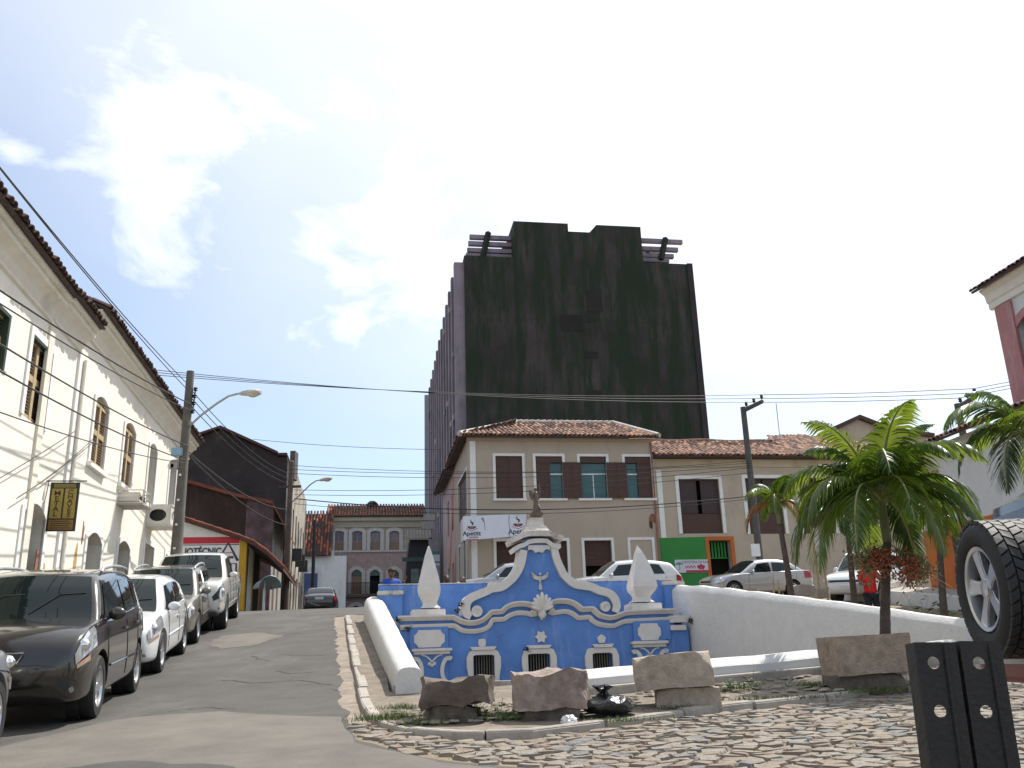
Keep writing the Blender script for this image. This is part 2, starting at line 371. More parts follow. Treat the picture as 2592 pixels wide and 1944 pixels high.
def lines(a): return sorted(set(round(x, 4) for x in a))
def build_ground():
    P = lines([-700, -160, -60, -40, -28] + [i * 1. for i in range(-20, 27)] + [40, 60, 160, 700] + [CP0, CP1])
    Q = lines([-300, -60, -20, -6] + [i * .75 for i in range(-4, 42)] + [33 + 2 * i for i in range(0, 28)] + [110, 160, 400, 1200] + [CQ0, CQ1])
    mb = MB(); idx = {}
    for i, p in enumerate(P):
        for j, q in enumerate(Q):
            x, y = pq(p, q); idx[i, j] = len(mb.v); mb.v.append((x, y, gz(x, y) - .04))
    for i in range(len(P) - 1):
        for j in range(len(Q) - 1):
            pc, qc = (P[i] + P[i + 1]) / 2, (Q[j] + Q[j + 1]) / 2
            if CP0 < pc < CP1 and CQ0 < qc < CQ1: continue
            mb.f.append((idx[i, j], idx[i + 1, j], idx[i + 1, j + 1], idx[i, j + 1]))
    struct(mb.build('ground', M['ground'], smooth=True))
    # floor of the courtyard
    mb = MB(); c = [pq(CP0 - .3, CQ0 - .3), pq(CP1 + .3, CQ0 - .3), pq(CP1 + .3, CQ1 + .5), pq(CP0 - .3, CQ1 + .5)]
    mb.add([(x, y, FLOOR) for x, y in c], [(0, 1, 2, 3)])
    struct(mb.build('courtyard_floor', M['pave']))
build_ground()

# asphalt: its right edge read off the picture, as (p, q)
edge = [to_pq(hitz(px, py)) for px, py in ((846, 1562), (851, 1620), (856, 1680), (862, 1740), (868, 1790), (905, 1872), (1010, 1905), (1130, 1926), (1330, 1943))]
edge = sorted(edge, key=lambda t: t[1])
EQ = [-6, 4, 6.2] + [e[1] for e in edge] + [29, 33, 86]
EP = [2.6, 2.2, 1.7] + [e[0] for e in edge] + [2.6, 4.0, 4.0]
def strip(q0, q1, dq, left, right, n, dz, name, m, skirt=0.):
    mb = MB(); rows = []
    q = q0
    while q <= q1 + 1e-6:
        l, r = left(q), right(q); row = []
        for k in range(n + 1):
            x, y = pq(l + (r - l) * k / n, q); row.append(Vector((x, y, gz(x, y) + dz)))
        rows.append(row); q += dq
    mb.loft(rows, False, False)
    return mb.build(name, m, smooth=True)
from mathutils import noise as mnoise
wob = lambda q: .10 * mnoise.noise((q * .9, 3.1, 0)) + .07 * mnoise.noise((q * 3.1, .7, 0)) + .035 * mnoise.noise((q * 9.3, 5.7, 0))
road = struct(strip(-6, 86, .11, lambda q: -4.85, lambda q: float(np.interp(q, EQ, EP)) + wob(q), 10, 0., 'road', M['asphalt']))

# patches of paler, older asphalt
def road_patch(pix, dz, m):
    """an irregular repair patch with its outline given in picture points"""
    pts = [hitz(*p, dz) for p in pix]; mb = MB(); n = len(pts)
    c = sum(pts, Vector()) / n; ring = []
    for i in range(n):
        for k in range(4):
            v = pts[i].lerp(pts[(i + 1) % n], k / 4); j = (v - c).normalized() * rnd.uniform(-.06, .06); v = v + j; v.z = gz(v.x, v.y) + dz; ring.append(v)
    mid = []
    for v in ring:
        w = c.lerp(v, .5); w.z = gz(w.x, w.y) + dz; mid.append(w)
    c.z = gz(c.x, c.y) + dz; k = len(ring)
    mb.add(ring + mid + [c], [(i, (i + 1) % k, k + (i + 1) % k, k + i) for i in range(k)] + [(k + i, k + (i + 1) % k, 2 * k) for i in range(k)])
    return keep(mb.build('asphalt_patch', m), road)
M['asphalt_pale'] = mat('asphalt_pale', (.150, .136, .118), .92, var=.25, scale=1.6, bump=.6, bscale=110, stain=(.12, .11, .10), stain_amt=.6, stain_scale=(.6, .3, .6))
M['asphalt_dark'] = mat('asphalt_dark', (.072, .069, .066), .88, var=.25, scale=2.5, bump=.6, bscale=120)
road_patch([(520, 1630), (560, 1610), (650, 1600), (720, 1608), (650, 1632), (560, 1642)], .004, M['asphalt_pale'])
road_patch([(0, 1888), (330, 1815), (560, 1800), (860, 1815), (900, 1880), (1120, 1930), (1320, 1950), (700, 2010), (-100, 2010), (-250, 1930)], .004, M['asphalt_pale'])
road_patch([(160, 1944), (330, 1925), (560, 1936), (620, 1960), (380, 1990)], .008, M['asphalt_dark'])
def crack(pix, w=.012):
    pts = []
    P = [hitz(*p, .003) for p in pix]; r = random.Random(int(pix[0][0]))
    for a, b in zip(P, P[1:]):
        for k in range(6): v = a.lerp(b, k / 6); v = v + Vector((r.uniform(-.03, .03), r.uniform(-.03, .03), 0)); v.z = gz(v.x, v.y) + .003; pts.append(v)
    mb = MB(); secs = []
    for i, v in enumerate(pts):
        t = (pts[min(i + 1, len(pts) - 1)] - pts[max(i - 1, 0)]).normalized(); n = Vector((-t.y, t.x, 0)) * w * r.uniform(.4, 1.3); secs.append([v - n, v + n])
    mb.loft(secs, False, False); keep(mb.build('asphalt_crack', mat('crack_dark', (.03, .028, .026), .95)), road)
for c_ in ([(705, 1656), (740, 1658), (790, 1660), (850, 1655)], [(700, 1698), (740, 1705), (800, 1700)], [(640, 1660), (655, 1668), (690, 1672)], [(845, 1745), (862, 1748)], [(560, 1720), (640, 1728), (760, 1722), (855, 1735)], [(430, 1800), (520, 1790), (610, 1796)], [(620, 1600), (700, 1606), (780, 1602)]): crack(c_)
def manhole():
    c = hitz(400, 1952, .01); r = thing('manhole_cover', 'round dark iron manhole cover set in the asphalt', 'manhole cover', c)
    mb = MB(); mb.lathe([(.42, -.03), (.42, .004), (.36, .006), (.34, 0), (0.001, 0)], 32); mb.build('rim', M['black_metal'], r)
    mb = MB()
    for i in range(-5, 6):
        for j in range(-5, 6):
            if i * i + j * j < 24: mb.box((i * .06, j * .06, .004), (.03, .03, .008))
    stuff(mb.build('raised_pattern', M['black_metal'], r))
manhole()

# pale gutter strip between asphalt and kerb
KP = [(879, 1556), (886, 1600), (897, 1660), (912, 1720), (931, 1780), (950, 1806), (985, 1824), (1060, 1840), (1200, 1848), (1345, 1843), (1500, 1824), (1700, 1797), (1900, 1774), (2100, 1752), (2280, 1731), (2450, 1708), (2620, 1684), (2900, 1650)]
KERB = [hitz(px, py, .07) for px, py in KP]
kq = [to_pq(v) for v in KERB[:6]]
strip(9.9, 27.5, .07, lambda q: float(np.interp(q, EQ, EP)) - .35, lambda q: float(np.interp(q, [k[1] for k in kq][::-1], [k[0] for k in kq][::-1])) + .02, 3, -.007, 'gutter', M['gutter'])['kind'] = 'structure'

# left pavement along the facades
def left_pavement():
    mb = MB(); secs = []
    q = -4.
    while q < 70:
        sec = []
        for p, dz in ((-4.85, -.1), (-4.85, .12), (-5.1, .125), (-6.2, .13)):
            x, y = pq(p, q); sec.append(Vector((x, y, gz(x, y) + dz)))
        secs.append(sec); q += 1.
    mb.loft(secs, False, False); struct(mb.build('pavement_left', M['gutter'], smooth=True, ang=30))
left_pavement()

# pavement between the kerb and the courtyard, with its kerb stones
def near_pavement():
    wl = [Vector((*pq(p, q), 0)) for p, q in ((.42, 25.), (.40, 22), (.38, 18), (.36, 15.), (.34, 12.2), (.34, CQ0 + .15), (.5, CQ0 + .01), (.9, CQ0), (1.6, CQ0), (2.3, CQ0), (3.1, CQ0), (4.1, CQ0), (5.0, CQ0), (6, CQ0), (7.0, CQ0), (8.1, CQ0 + .15), (9.6, CQ0 + .5), (11.6, CQ0 + 1))]
    mb = MB(); secs = []
    for a, b in zip(KERB, wl):
        sec = []
        for k in range(7):
            v = a.lerp(b, k / 6); sec.append(Vector((v.x, v.y, gz(v.x, v.y) + .05 + .012 * math.sin(v.x * 5 + v.y * 7))))
        secs.append(sec)
    mb.loft(secs, False, False)
    pv = struct(mb.build('pavement', M['pave'], smooth=True))
    # kerb stones
    path = []; 
    for a, b in zip(KERB, KERB[1:]):
        n = max(1, int((b - a).length / .1))
        path += [a.lerp(b, k / n) for k in range(n)]
    path.append(KERB[-1])
    i = 0
    while i < len(path) - 3:
        L = rnd.uniform(.75, 1.15); j = i; d = 0
        while j < len(path) - 1 and d < L: d += (path[j + 1] - path[j]).length; j += 1
        mb = MB(); secs = []
        seg = path[i:j + 1]; dzk = rnd.uniform(-.012, .014); sh = rnd.uniform(-.012, .012)
        if len(seg) < 3: break
        ks = sorted({0, len(seg) // 3, 2 * len(seg) // 3, len(seg) - 1})
        for k in ks:
            v = seg[k]; t = (seg[min(k + 1, len(seg) - 1)] - seg[max(k - 1, 0)]); t.z = 0; t.normalize(); nrm = Vector((-t.y, t.x, 0))
            v = v + nrm * sh
            if k == ks[0]: v = v + t * .008
            if k == ks[-1]: v = v - t * .008
            z = gz(v.x, v.y) + dzk
            secs.append([Vector((*(v + nrm * .07)[:2], z + .065)), Vector((*(v - nrm * .04)[:2], z + .065)), Vector((*(v - nrm * .055)[:2], z + .05)), Vector((*(v - nrm * .066)[:2], z - .1)), Vector((*(v + nrm * .07)[:2], z - .1))])
        mb.loft(secs); keep(mb.build('kerb_stone', M['kerb'], bevel=.008), pv)
        i = j
near_pavement()

# ---------------------------------------------------------------- cobbles
def cobbles():
    bed = MB(); rows = []
    x = -2.6
    bound = [(e[0], e[1]) for e in edge]
    def inside(x, y):
        p, q = to_pq((x, y))
        if p < float(np.interp(q, EQ, EP)) + .04 + wob(q): return False
        if y > KERB[5].y - .12 and x < KERB[5].x + .05: return False
        # in front of the kerb line
        for a, b in zip(KERB[3:], KERB[4:]):
            if a.x <= x <= b.x:
                t = (x - a.x) / (b.x - a.x + 1e-9); return y < a.y + (b.y - a.y) * t - .09
        return x > KERB[-1].x and y < KERB[-1].y
    ms = [mat('cobble_grey', (.24, .20, .155), .85, var=.35, scale=9, bump=.9, bscale=30, stain=(.16, .135, .11), stain_amt=.6, stain_scale=(2, 2, 2)),
          mat('cobble_pink', (.225, .175, .135), .85, var=.35, scale=9, bump=.9, bscale=30, stain=(.15, .12, .10), stain_amt=.6, stain_scale=(2, 2, 2)),
          mat('cobble_pale', (.24, .212, .178), .82, var=.3, scale=9, bump=.9, bscale=30, stain=(.22, .19, .16), stain_amt=.6, stain_scale=(2, 2, 2)),
          mat('cobble_blue', (.175, .168, .158), .85, var=.35, scale=9, bump=.9, bscale=30)]
    r = random.Random(3)
    AN = .64; cs = .172; seeds = {}       # voronoi cells on a jittered grid, squashed along y
    for i in range(-22, 88):
        for j in range(16, 112):
            seeds[i, j] = (cs * (i + .5 * (j % 2) + r.uniform(-.42, .42)), cs * (j + r.uniform(-.40, .40)))
    def cell(i, j):
        cx, cy = seeds[i, j]; poly = [(cx - .5, cy - .5), (cx + .5, cy - .5), (cx + .5, cy + .5), (cx - .5, cy + .5)]
        for di in range(-3, 4):
            for dj in range(-3, 4):
                if (di or dj) and (i + di, j + dj) in seeds:
                    ox, oy = seeds[i + di, j + dj]; nx, ny = ox - cx, oy - cy; l = math.hypot(nx, ny); nx /= l; ny /= l; d = nx * (cx + ox) / 2 + ny * (cy + oy) / 2 - .0085
                    out = []
                    for k in range(len(poly)):
                        (x1, y1), (x2, y2) = poly[k], poly[(k + 1) % len(poly)]; d1 = nx * x1 + ny * y1 - d; d2 = nx * x2 + ny * y2 - d
                        if d1 <= 0: out.append((x1, y1))
                        if d1 * d2 < 0: t = d1 / (d1 - d2); out.append((x1 + (x2 - x1) * t, y1 + (y2 - y1) * t))
                    poly = out
                    if len(poly) < 3: return None
        return cx, cy, poly
    stones = []
    for (i, j) in list(seeds):
        cx, cy = seeds[i, j]; x, y = cx, cy * AN
        y += .03 * x
        if y > 12.5 or not inside(x, y) or not inside(x, y + .05): continue
        pr = project(x, y, gz(x, y))
        if not pr or not (-80 < pr[0] < 2700 and pr[1] < 2060): continue
        c = cell(i, j)
        if not c: continue
        poly = [((u - cx), (v - cy) * AN) for u, v in c[2]]
        # drop tiny edges
        q = [poly[0]]
        for t in poly[1:]:
            if math.hypot(t[0] - q[-1][0], t[1] - q[-1][1]) > .022: q.append(t)
        if len(q) < 4: continue
        area = abs(sum(a[0] * b[1] - b[0] * a[1] for a, b in zip(q, q[1:] + q[:1]))) / 2
        if area < .004: continue
        n = len(q); tx, ty = r.uniform(-.05, .05), r.uniform(-.07, .07); hh = r.uniform(-.004, .012)
        k1, k2 = r.uniform(.80, .88), 0
        vs = [(a, b, -.07) for a, b in q] + [(a, b, -.012 + (a * tx + b * ty)) for a, b in q] + [(a * k1 + r.uniform(-.006, .006), b * k1 + r.uniform(-.005, .005), .009 + a * tx + b * ty + hh + r.uniform(-.006, .006)) for a, b in q] + [(r.uniform(-.02, .02), r.uniform(-.015, .015), .011 + hh + r.uniform(-.003, .005))]
        fs = [(k, (k + 1) % n, n + (k + 1) % n, n + k) for k in range(n)] + [(n + k, n + (k + 1) % n, 2 * n + (k + 1) % n, 2 * n + k) for k in range(n)] + [(2 * n + k, 2 * n + (k + 1) % n, 3 * n) for k in range(n)]
        infr = 0 < pr[0] < 2592 and pr[1] < 1950
        stones.append((not infr, (x * x + y * y) / area, x, y, vs, fs, r.choice((0, 0, 1, 1, 2, 3, 2, 0))))
    stones.sort(key=lambda t: (t[0], t[1]))
    # bed of earth the stones are set in
    mb = MB(); g = []
    for i in range(0, 44):
        rowv = []
        for j in range(0, 36):
            xx, yy = -3.2 + i * .4, 1.4 + j * .4 + .033 * (-3.2 + i * .4); rowv.append(Vector((xx, yy, gz(xx, yy) - .008)))
        g.append(rowv)
    fs = []
    idx = 0
    for i in range(43):
        for j in range(35):
            c = (g[i][j] + g[i + 1][j + 1]) / 2
            if inside(c.x, c.y) or inside(c.x, c.y - .3) or inside(c.x + .25, c.y): mb.add([g[i][j], g[i + 1][j], g[i + 1][j + 1], g[i][j + 1]], [(0, 1, 2, 3)])
    m = mat('cobble_bed', (.22, .17, .115), .95, var=.35, scale=5, bump=1., bscale=40, stain=(.13, .11, .055), stain_amt=.7, stain_scale=(2, 2, 2))
    st = struct(mb.build('cobbled_street', m, weld=True))
    rest = [MB() for _ in ms]
    for n, (_, _, x, y, vs, fs, mi) in enumerate(stones):
        z = gz(x, y); sx = gz(x + .1, y) - gz(x - .1, y); sy = gz(x, y + .1) - gz(x, y - .1)
        V = [(a, b, c + a * sx * 5 + b * sy * 5) for a, b, c in vs]
        if n < 300:
            me = bpy.data.meshes.new('cobble'); me.from_pydata(V, [], fs); me.materials.append(ms[mi]); me.shade_smooth(); me.set_sharp_from_angle(angle=R(50)); obj('cobble', me, st, (x, y, z))
        else: rest[mi].add([(a + x, b + y, c + z) for a, b, c in V], fs)
    print('cobbles', len(stones))
    for mb, m in zip(rest, ms):
        if mb.v: stuff(mb.build('cobble_field', m, st, smooth=True, ang=50))
    # dry grass in the joints
    mb = MB(); mg = MB()
    for _ in range(9000):
        x = r.uniform(-2.2, 8.5); y = r.uniform(6.2, 11.5)
        if not inside(x, y): continue
        if math.sin(x * 1.3 + 2) * math.cos(y * 1.9 + x * .7) + r.uniform(-.55, .55) < .12: continue
        z = gz(x, y) - .02; h = r.uniform(.03, .065); a = r.uniform(0, 6.28); wd = .004
        t = Vector((math.cos(a), math.sin(a), 0)); l = Vector((r.uniform(-.04, .04), r.uniform(-.04, .04), h)); b = Vector((x, y, z))
        (mg if r.random() < .18 else mb).add([b - t * wd, b + t * wd, b + l], [(0, 1, 2)])
    o = stuff(mb.build('dry_grass', M['drygrass'])); tag(o, 'sparse straw coloured grass in the cobble joints', 'grass')
    o = stuff(mg.build('joint_weeds', M['grass'])); tag(o, 'thin green weeds between the cobbles', 'weeds')
cobbles()
# ================================================================ courtyard walls and fountain
def wall_run(name, label, path, outer, inner, h, prof, m, sink=.15, base_in=None):
    """a low wall lofted along (p,q) path between outer and inner side; prof = [(t across 0..1, height factor)]"""
    mb = MB(); secs = []
    n = len(path)
    for i, (a, b) in enumerate(path):      # a outer (p,q), b inner (p,q)
        ax, ay = pq(*a); bx, by = pq(*b); hh = h(i / (n - 1)) if callable(h) else h
        zo = gz(ax, ay); wv = .012 * math.sin(i * 1.9) + .008 * math.sin(i * 4.3)
        sec = [Vector((ax, ay, zo - sink))]
        for t, k in prof: sec.append(Vector((ax + (bx - ax) * t, ay + (by - ay) * t, zo + hh * k + wv)))
        sec.append(Vector((bx, by, base_in if base_in is not None else zo - sink)))
        secs.append(sec)
    mb.loft(secs)
    o = mb.build(name, m, smooth=True, ang=38)
    return tag(o, label, 'wall')
round_prof = [(0, .55), (.03, .78), (.14, .93), (.32, .99), (.5, 1.0), (.68, .99), (.86, .93), (.97, .78), (1, .55)]
cop_prof = [(0, .80), (.02, .84), (.30, 1.0), (.70, 1.0), (.98, .84), (1, .80)]
def lerp2(a, b, t): return a[0] + (b[0] - a[0]) * t, a[1] + (b[1] - a[1]) * t
# left wall: near end hit(1000,1775), far end by the fountain
no, ni = to_pq(hitz(1002, 1768)), to_pq(hitz(1072, 1766))
fo, fi = to_pq(at(921, 1550, 22.0)), to_pq(at(973, 1550, 22.0))
wall_run('courtyard_wall', 'white low round-topped wall running uphill beside the asphalt street', [(lerp2(no, fo, t), lerp2(ni, fi, t)) for t in (i / 24 for i in range(25))], None, None, lambda t: .36 + .22 * t, round_prof, M['white_wall'], base_in=FLOOR - .05)
# right wall
_re = to_pq(hitz(2490, 1662)); ro, ri = (_re[0] + .1, _re[1]), (_re[0] - .26, _re[1] - .08)
qo, qi = (7.86, 21.9), (7.45, 21.9)
wall_run('courtyard_wall', 'long white retaining wall behind the palm trunk, right of the blue fountain', [(lerp2(ro, qo, t), lerp2(ri, qi, t)) for t in (i / 24 for i in range(25))], None, None, lambda t: .50 + .30 * t, cop_prof, M['white_wall'], base_in=FLOOR - .05)
mb = MB(); secs = []      # paving outside the right wall up to the edge of the ground sheet
for t in (i / 12 for i in range(-1, 14)):
    a = lerp2(ro, qo, t); sec = []
    for k in range(4):
        x, y = pq(a[0] - .1 + (max(CP1, a[0]) + .5 - a[0] + .1) * k / 3, a[1]); sec.append(Vector((x, y, gz(x, y) - .015)))
    secs.append(sec)
mb.loft(secs, False, False); struct(mb.build('side_paving', M['ground'], smooth=True))
# front wall, low, starts right of the stair
fl = to_pq(hitz(1492, 1757, .07)); fr = to_pq(hitz(2440, 1683))
wall_run('courtyard_wall', 'low white front wall behind the black bin bag and the stone blocks', [((lerp2(fl, fr, t)), (lerp2((fl[0], fl[1] + .42), (fr[0], fr[1] + .42), t))) for t in (i / 14 for i in range(15))], None, None, .33, [(0, .70), (.03, .74), (.30, .99), (.70, 1.), (.97, .74), (1, .70)], M['white_wall'], base_in=FLOOR - .05)

def stair():
    r = thing('stone_stair', 'worn stone steps leading down into the courtyard between the white walls', 'stair', (*pq(2., CQ0 + .2), FLOOR))
    pts0, pts1 = (.36, CQ0 - .03), (fl[0] + .1, fl[1] - .1)
    x, y = pq(1.5, CQ0 - .05); top = gz(x, y) + .12
    n = 3
    for k in range(n):
        mb = MB(); q0 = CQ0 - .03 + k * .34; z1 = top - k * .16
        a, b, c, d = (pq(.40 if k == 0 else .74, q0), pq(pts1[0], q0 + .02), pq(pts1[0], q0 + .36), pq(.40 if k == 0 else .74, q0 + .34))
        mb.add([(*a, FLOOR - .1), (*b, FLOOR - .1), (*c, FLOOR - .1), (*d, FLOOR - .1), (*a, z1), (*b, z1), (*c, z1), (*d, z1)], [(0, 1, 2, 3), (4, 5, 6, 7), (0, 1, 5, 4), (1, 2, 6, 5), (2, 3, 7, 6), (3, 0, 4, 7)])
        keep(mb.build('step', M['kerb'] if k == 0 else M['pave'], bevel=.012), r)
    # sill under the front wall
    mb = MB(); a, b = (fl[0], fl[1] - .12), (fr[0], fr[1] - .1); c, d = (fr[0], fr[1] + .1), (fl[0], fl[1] + .1)
    v = [pq(*t) for t in (a, b, c, d)]
    mb.add([(x, y, gz(x, y) - .1) for x, y in v] + [(x, y, gz(x, y) + .15) for x, y in v], [(0, 1, 2, 3), (4, 5, 6, 7), (0, 1, 5, 4), (1, 2, 6, 5), (2, 3, 7, 6), (3, 0, 4, 7)])
    keep(mb.build('sill', M['kerb'], bevel=.01), r)
stair()

FP = Plane(pq(0, 21.0), E1)
def fpx(pts, off=0.): return [FP.sz(x, y, off) for x, y in pts]
def zA(pts): return [(980 + x / 5.027, 1480 + y / 5.027) for x, y in pts]
def zB(pts): return [(1380 + x / 5.183, 1440 + y / 5.183) for x, y in pts]
def zC(pts): return [(1080 + x / 5.267, 1250 + y / 5.267) for x, y in pts]
def zD(pts): return [(1000 + x / 5.53, 1350 + y / 5.53) for x, y in pts]
def smooth_path(pts, n=4):
    """Catmull-Rom through the points"""
    P = [Vector(p) for p in pts]; out = []
    for i in range(len(P) - 1):
        a, b, c, d = P[max(i - 1, 0)], P[i], P[i + 1], P[min(i + 2, len(P) - 1)]
        for k in range(n):
            t = k / n; out.append(tuple(.5 * ((2 * b) + (c - a) * t + (2 * a - 5 * b + 4 * c - d) * t * t + (3 * b - a - 3 * c + d) * t ** 3)))
    out.append(tuple(P[-1])); return out

def fountain():
    c = pq(4.0, 21.0); root = thing('blue_fountain', 'sky blue baroque fountain front with white scrollwork, barred openings and two obelisks', 'fountain', (*c, FLOOR))
    def part(name, mb, m, parent=root, **k): return keep(mb.build(name, m, **k), parent)
    # --- wall with three openings
    wins = [((1180, 1266.5), (1197, 1250.5), 1659, 1647, (1190, 1254.5, 1638)), ((1319, 1407), (1335, 1391), 1656, 1643, (1332, 1393, 1634)), ((1478, 1564), (1498, 1549), 1654, 1640.6, (1498.6, 1550, 1631))]
    holes = []
    for fr, op, top, ft, cap in wins:
        s0, z = FP.sz(op[0], top); s1, _ = FP.sz(op[1], top); holes.append((s0, FLOOR + .12, s1, z))
    sl, _ = FP.sz(1000, 1650); sr, _ = FP.sz(1746, 1640)
    zt = max(FP.sz(1140, 1560)[1], FP.sz(1600, 1545)[1])
    zc = FP.sz(1370, 1590)[1]
    mb = MB(); FP.wall(mb, sl, FLOOR - .1, sr, zc, holes, 0, -.45); part('wall', mb, M['blue'])
    # upper wall follows the wavy cornice
    loL = zA([(165, 550), (280, 540), (780, 525), (860, 528), (910, 560), (960, 585), (1040, 595), (1150, 590), (1250, 560), (1300, 520), (1330, 460), (1360, 445), (1480, 440), (1540, 400), (1640, 364), (1760, 364), (1850, 385)])
    loR = zB([(75, 585), (250, 560), (350, 590), (420, 640), (470, 645), (570, 635), (610, 680), (680, 720), (800, 745), (900, 745), (980, 710), (1040, 690), (1120, 685), (1640, 660)])
    upL = zA([(140, 435), (780, 420), (850, 425), (900, 450), (960, 475), (1060, 490), (1160, 475), (1230, 440), (1290, 390), (1330, 355), (1450, 345), (1500, 300), (1580, 260), (1700, 245), (1800, 258), (1880, 295), (1902, 335), (1885, 372), (1845, 370)])
    upR = zB([(105, 555), (60, 570), (30, 520), (50, 465), (100, 440), (170, 425), (280, 430), (370, 460), (440, 510), (480, 535), (600, 530), (640, 560), (700, 610), (800, 640), (880, 640), (960, 615), (1040, 585), (1120, 575), (1300, 565), (1680, 555)])
    top = fpx(upL[:15]) + fpx(upR[6:])
    mb = MB(); poly = [(top[0][0], zc)] + top + [(top[-1][0], zc)]
    secs = [[FP.P(u, zc - .002, -.002), FP.P(u, z, -.002), FP.P(u, z, -.75), FP.P(u, zc - .002, -.45)] for u, z in top]
    mb.loft(secs); part('frieze', mb, M['blue'])
    # mouldings (upper one stands further out; a sloped under-face)
    def moulding(name, pts, w, o):
        mb = MB(); P = smooth_path(fpx(pts), 3); V = [Vector(p) for p in P]; secs = []
        for i, p in enumerate(V):
            t = (V[min(i + 1, len(V) - 1)] - V[max(i - 1, 0)]).normalized(); nn = Vector((-t.y, t.x))
            if nn.y < 0 and abs(t.x) > .5: nn = -nn
            a, b = p + nn * w / 2, p - nn * w / 2; mdl = p - nn * w * .12
            secs.append([FP.P(*a, -.02), FP.P(*a, o), FP.P(*(p + nn * w * .22), o), FP.P(*mdl, o * .72), FP.P(*b, o * .45), FP.P(*b, -.02)])
        mb.loft(secs); part(name, mb, M['trim'], smooth=True, ang=40)
    moulding('cornice', upL, .115, .17); moulding('cornice', upR, .115, .17)
    moulding('lower_cornice', loL, .10, .10); moulding('lower_cornice', loR, .10, .10)
    # --- roof slab behind the cornice
    mb = MB(); z0 = FP.sz(1100, 1560)[1]
    FP.rect(mb, sl, z0 - .25, sr, z0 - .02, -.43, -.9); part('roof_slab', mb, M['trim_dirty'])
    # --- pediment: blue field between the volutes
    vL = zD([(1060, 1165), (1000, 1125), (985, 1050), (1000, 970), (1060, 905), (1160, 860), (1270, 815), (1350, 772), (1420, 765), (1500, 742), (1590, 680), (1680, 585), (1745, 470), (1778, 345), (1795, 240)])
    wL = [.16, .19, .20, .20, .19, .18, .18, .19, .19, .19, .18, .175, .17, .165, .165]
    vR = zB([(905, 570), (925, 500), (915, 430), (880, 365), (810, 315), (700, 285), (600, 240), (500, 222), (400, 205), (310, 150), (235, 75)]) + zC([(1800, 1040), (1735, 900), (1700, 770), (1690, 690)])
    wR = [.16, .18, .19, .19, .18, .18, .18, .19, .19, .18, .175, .17, .17, .165, .165]
    pL, pR = fpx(vL), fpx(vR)
    field = []
    for i in range(15):
        a, b = pL[i], pR[i]; field.append((a, b))
    mb = MB(); secs = []
    for (a, b) in field:
        secs.append([FP.P(*a, -.02), FP.P(*b, -.02), FP.P(*b, -.62), FP.P(*a, -.62)])
    base = (fpx(zA([(1200, 470)]))[0], fpx(zB([(760, 600)]))[0])
    mb.loft(secs)
    # part of the field below the scrolls down to the cornice
    mid = top[4:-4]
    secs = [[FP.P(u, z - .05, -.022), FP.P(u, max(z + .12, pL[1][1] + .02), -.022), FP.P(u, max(z + .12, pL[1][1] + .02), -.6), FP.P(u, z - .05, -.6)] for u, z in mid]
    mb.loft(secs); part('pediment', mb, M['blue'])
    for name, P, w in (('volute', pL, wL), ('volute', pR, wR)):
        mb = MB(); V = smooth_path(P, 4); ww = []
        for i in range(len(w) - 1): ww += [w[i] + (w[i + 1] - w[i]) * k / 4 for k in range(4)]
        ww.append(w[-1]); FP.band(mb, V, ww, .10, -.60)
        v = part(name, mb, M['trim'], smooth=True, ang=50)
        # rolled scroll
    for cx, cy, r, sgn in ((1206, 1548, .125, 1), (1529.5, 1536, .115, -1)):
        s, z = FP.sz(cx, cy); mb = MB()
        FP.prism(mb, [(s + r * math.cos(a), z + r * math.sin(a)) for a in (i * math.pi / 12 for i in range(24))], .125, -.5)
        sp = [(s + sgn * (-1) * (.10 - .011 * k) * math.cos(k * .62) * r / .125, z + (.10 - .011 * k) * math.sin(k * .62) * r / .125) for k in range(9)]
        mb2 = MB(); FP.band(mb2, sp, .018, .124, .145)
        o = part('scroll', mb, M['trim'], smooth=True, ang=40); part('spiral', mb2, M['trim'], o)
    # joints on the volutes
    for x, y in ((1247, 1486), (1470, 1480)):
        s, z = FP.sz(x, y); mb = MB(); FP.prism(mb, [(s - .11, z - .10), (s + .10, z - .04), (s + .12, z + .10), (s - .04, z + .12)], .08, -.58); part('volute_block', mb, M['trim'])
    # --- cap of the pediment
    def bandpx(name, pts, w, o0, o1, m, sm=True):
        mb = MB(); FP.band(mb, fpx(pts), w, o0, o1); return part(name, mb, m)
    neck = fpx([(1313, 1392), (1322, 1372), (1334, 1363), (1384, 1363), (1397, 1372), (1404, 1392)])
    mb = MB(); FP.prism(mb, neck, .03, -.58); part('neck', mb, M['blue'])
    lo = zC([(1160, 745), (1230, 705), (1290, 690), (1350, 650), (1420, 635), (1500, 632), (1590, 635), (1660, 690), (1710, 705), (1775, 700)])
    bandpx('cap_moulding', lo, .10, .13, -.62, M['trim'])
    hi = zC([(1115, 635), (1200, 600), (1270, 565), (1340, 545), (1500, 540), (1640, 545), (1700, 580), (1800, 605)])
    bandpx('cap_moulding', hi, .115, .2, -.68, M['trim_dirty'])
    lam = zC([(1345, 760), (1380, 745), (1420, 760), (1440, 790), (1490, 775), (1540, 790), (1570, 750), (1610, 740), (1640, 760), (1640, 690), (1345, 690)])
    mb = MB(); FP.prism(mb, fpx(lam), .08, -.1); part('lambrequin', mb, M['trim'])
    # --- pedestal
    def frustum(name, rows, m, dep):
        mb = MB(); secs = []
        for (x0, x1, y) in rows:
            (a, z), (b, _) = FP.sz(x0, y), FP.sz(x1, y); d = (b - a) * dep / 2; cm = -.27
            secs.append([FP.P(a, z, cm + d), FP.P(b, z, cm + d), FP.P(b, z, cm - d), FP.P(a, z, cm - d)])
        mb.loft(secs); return part(name, mb, m, bevel=.01)
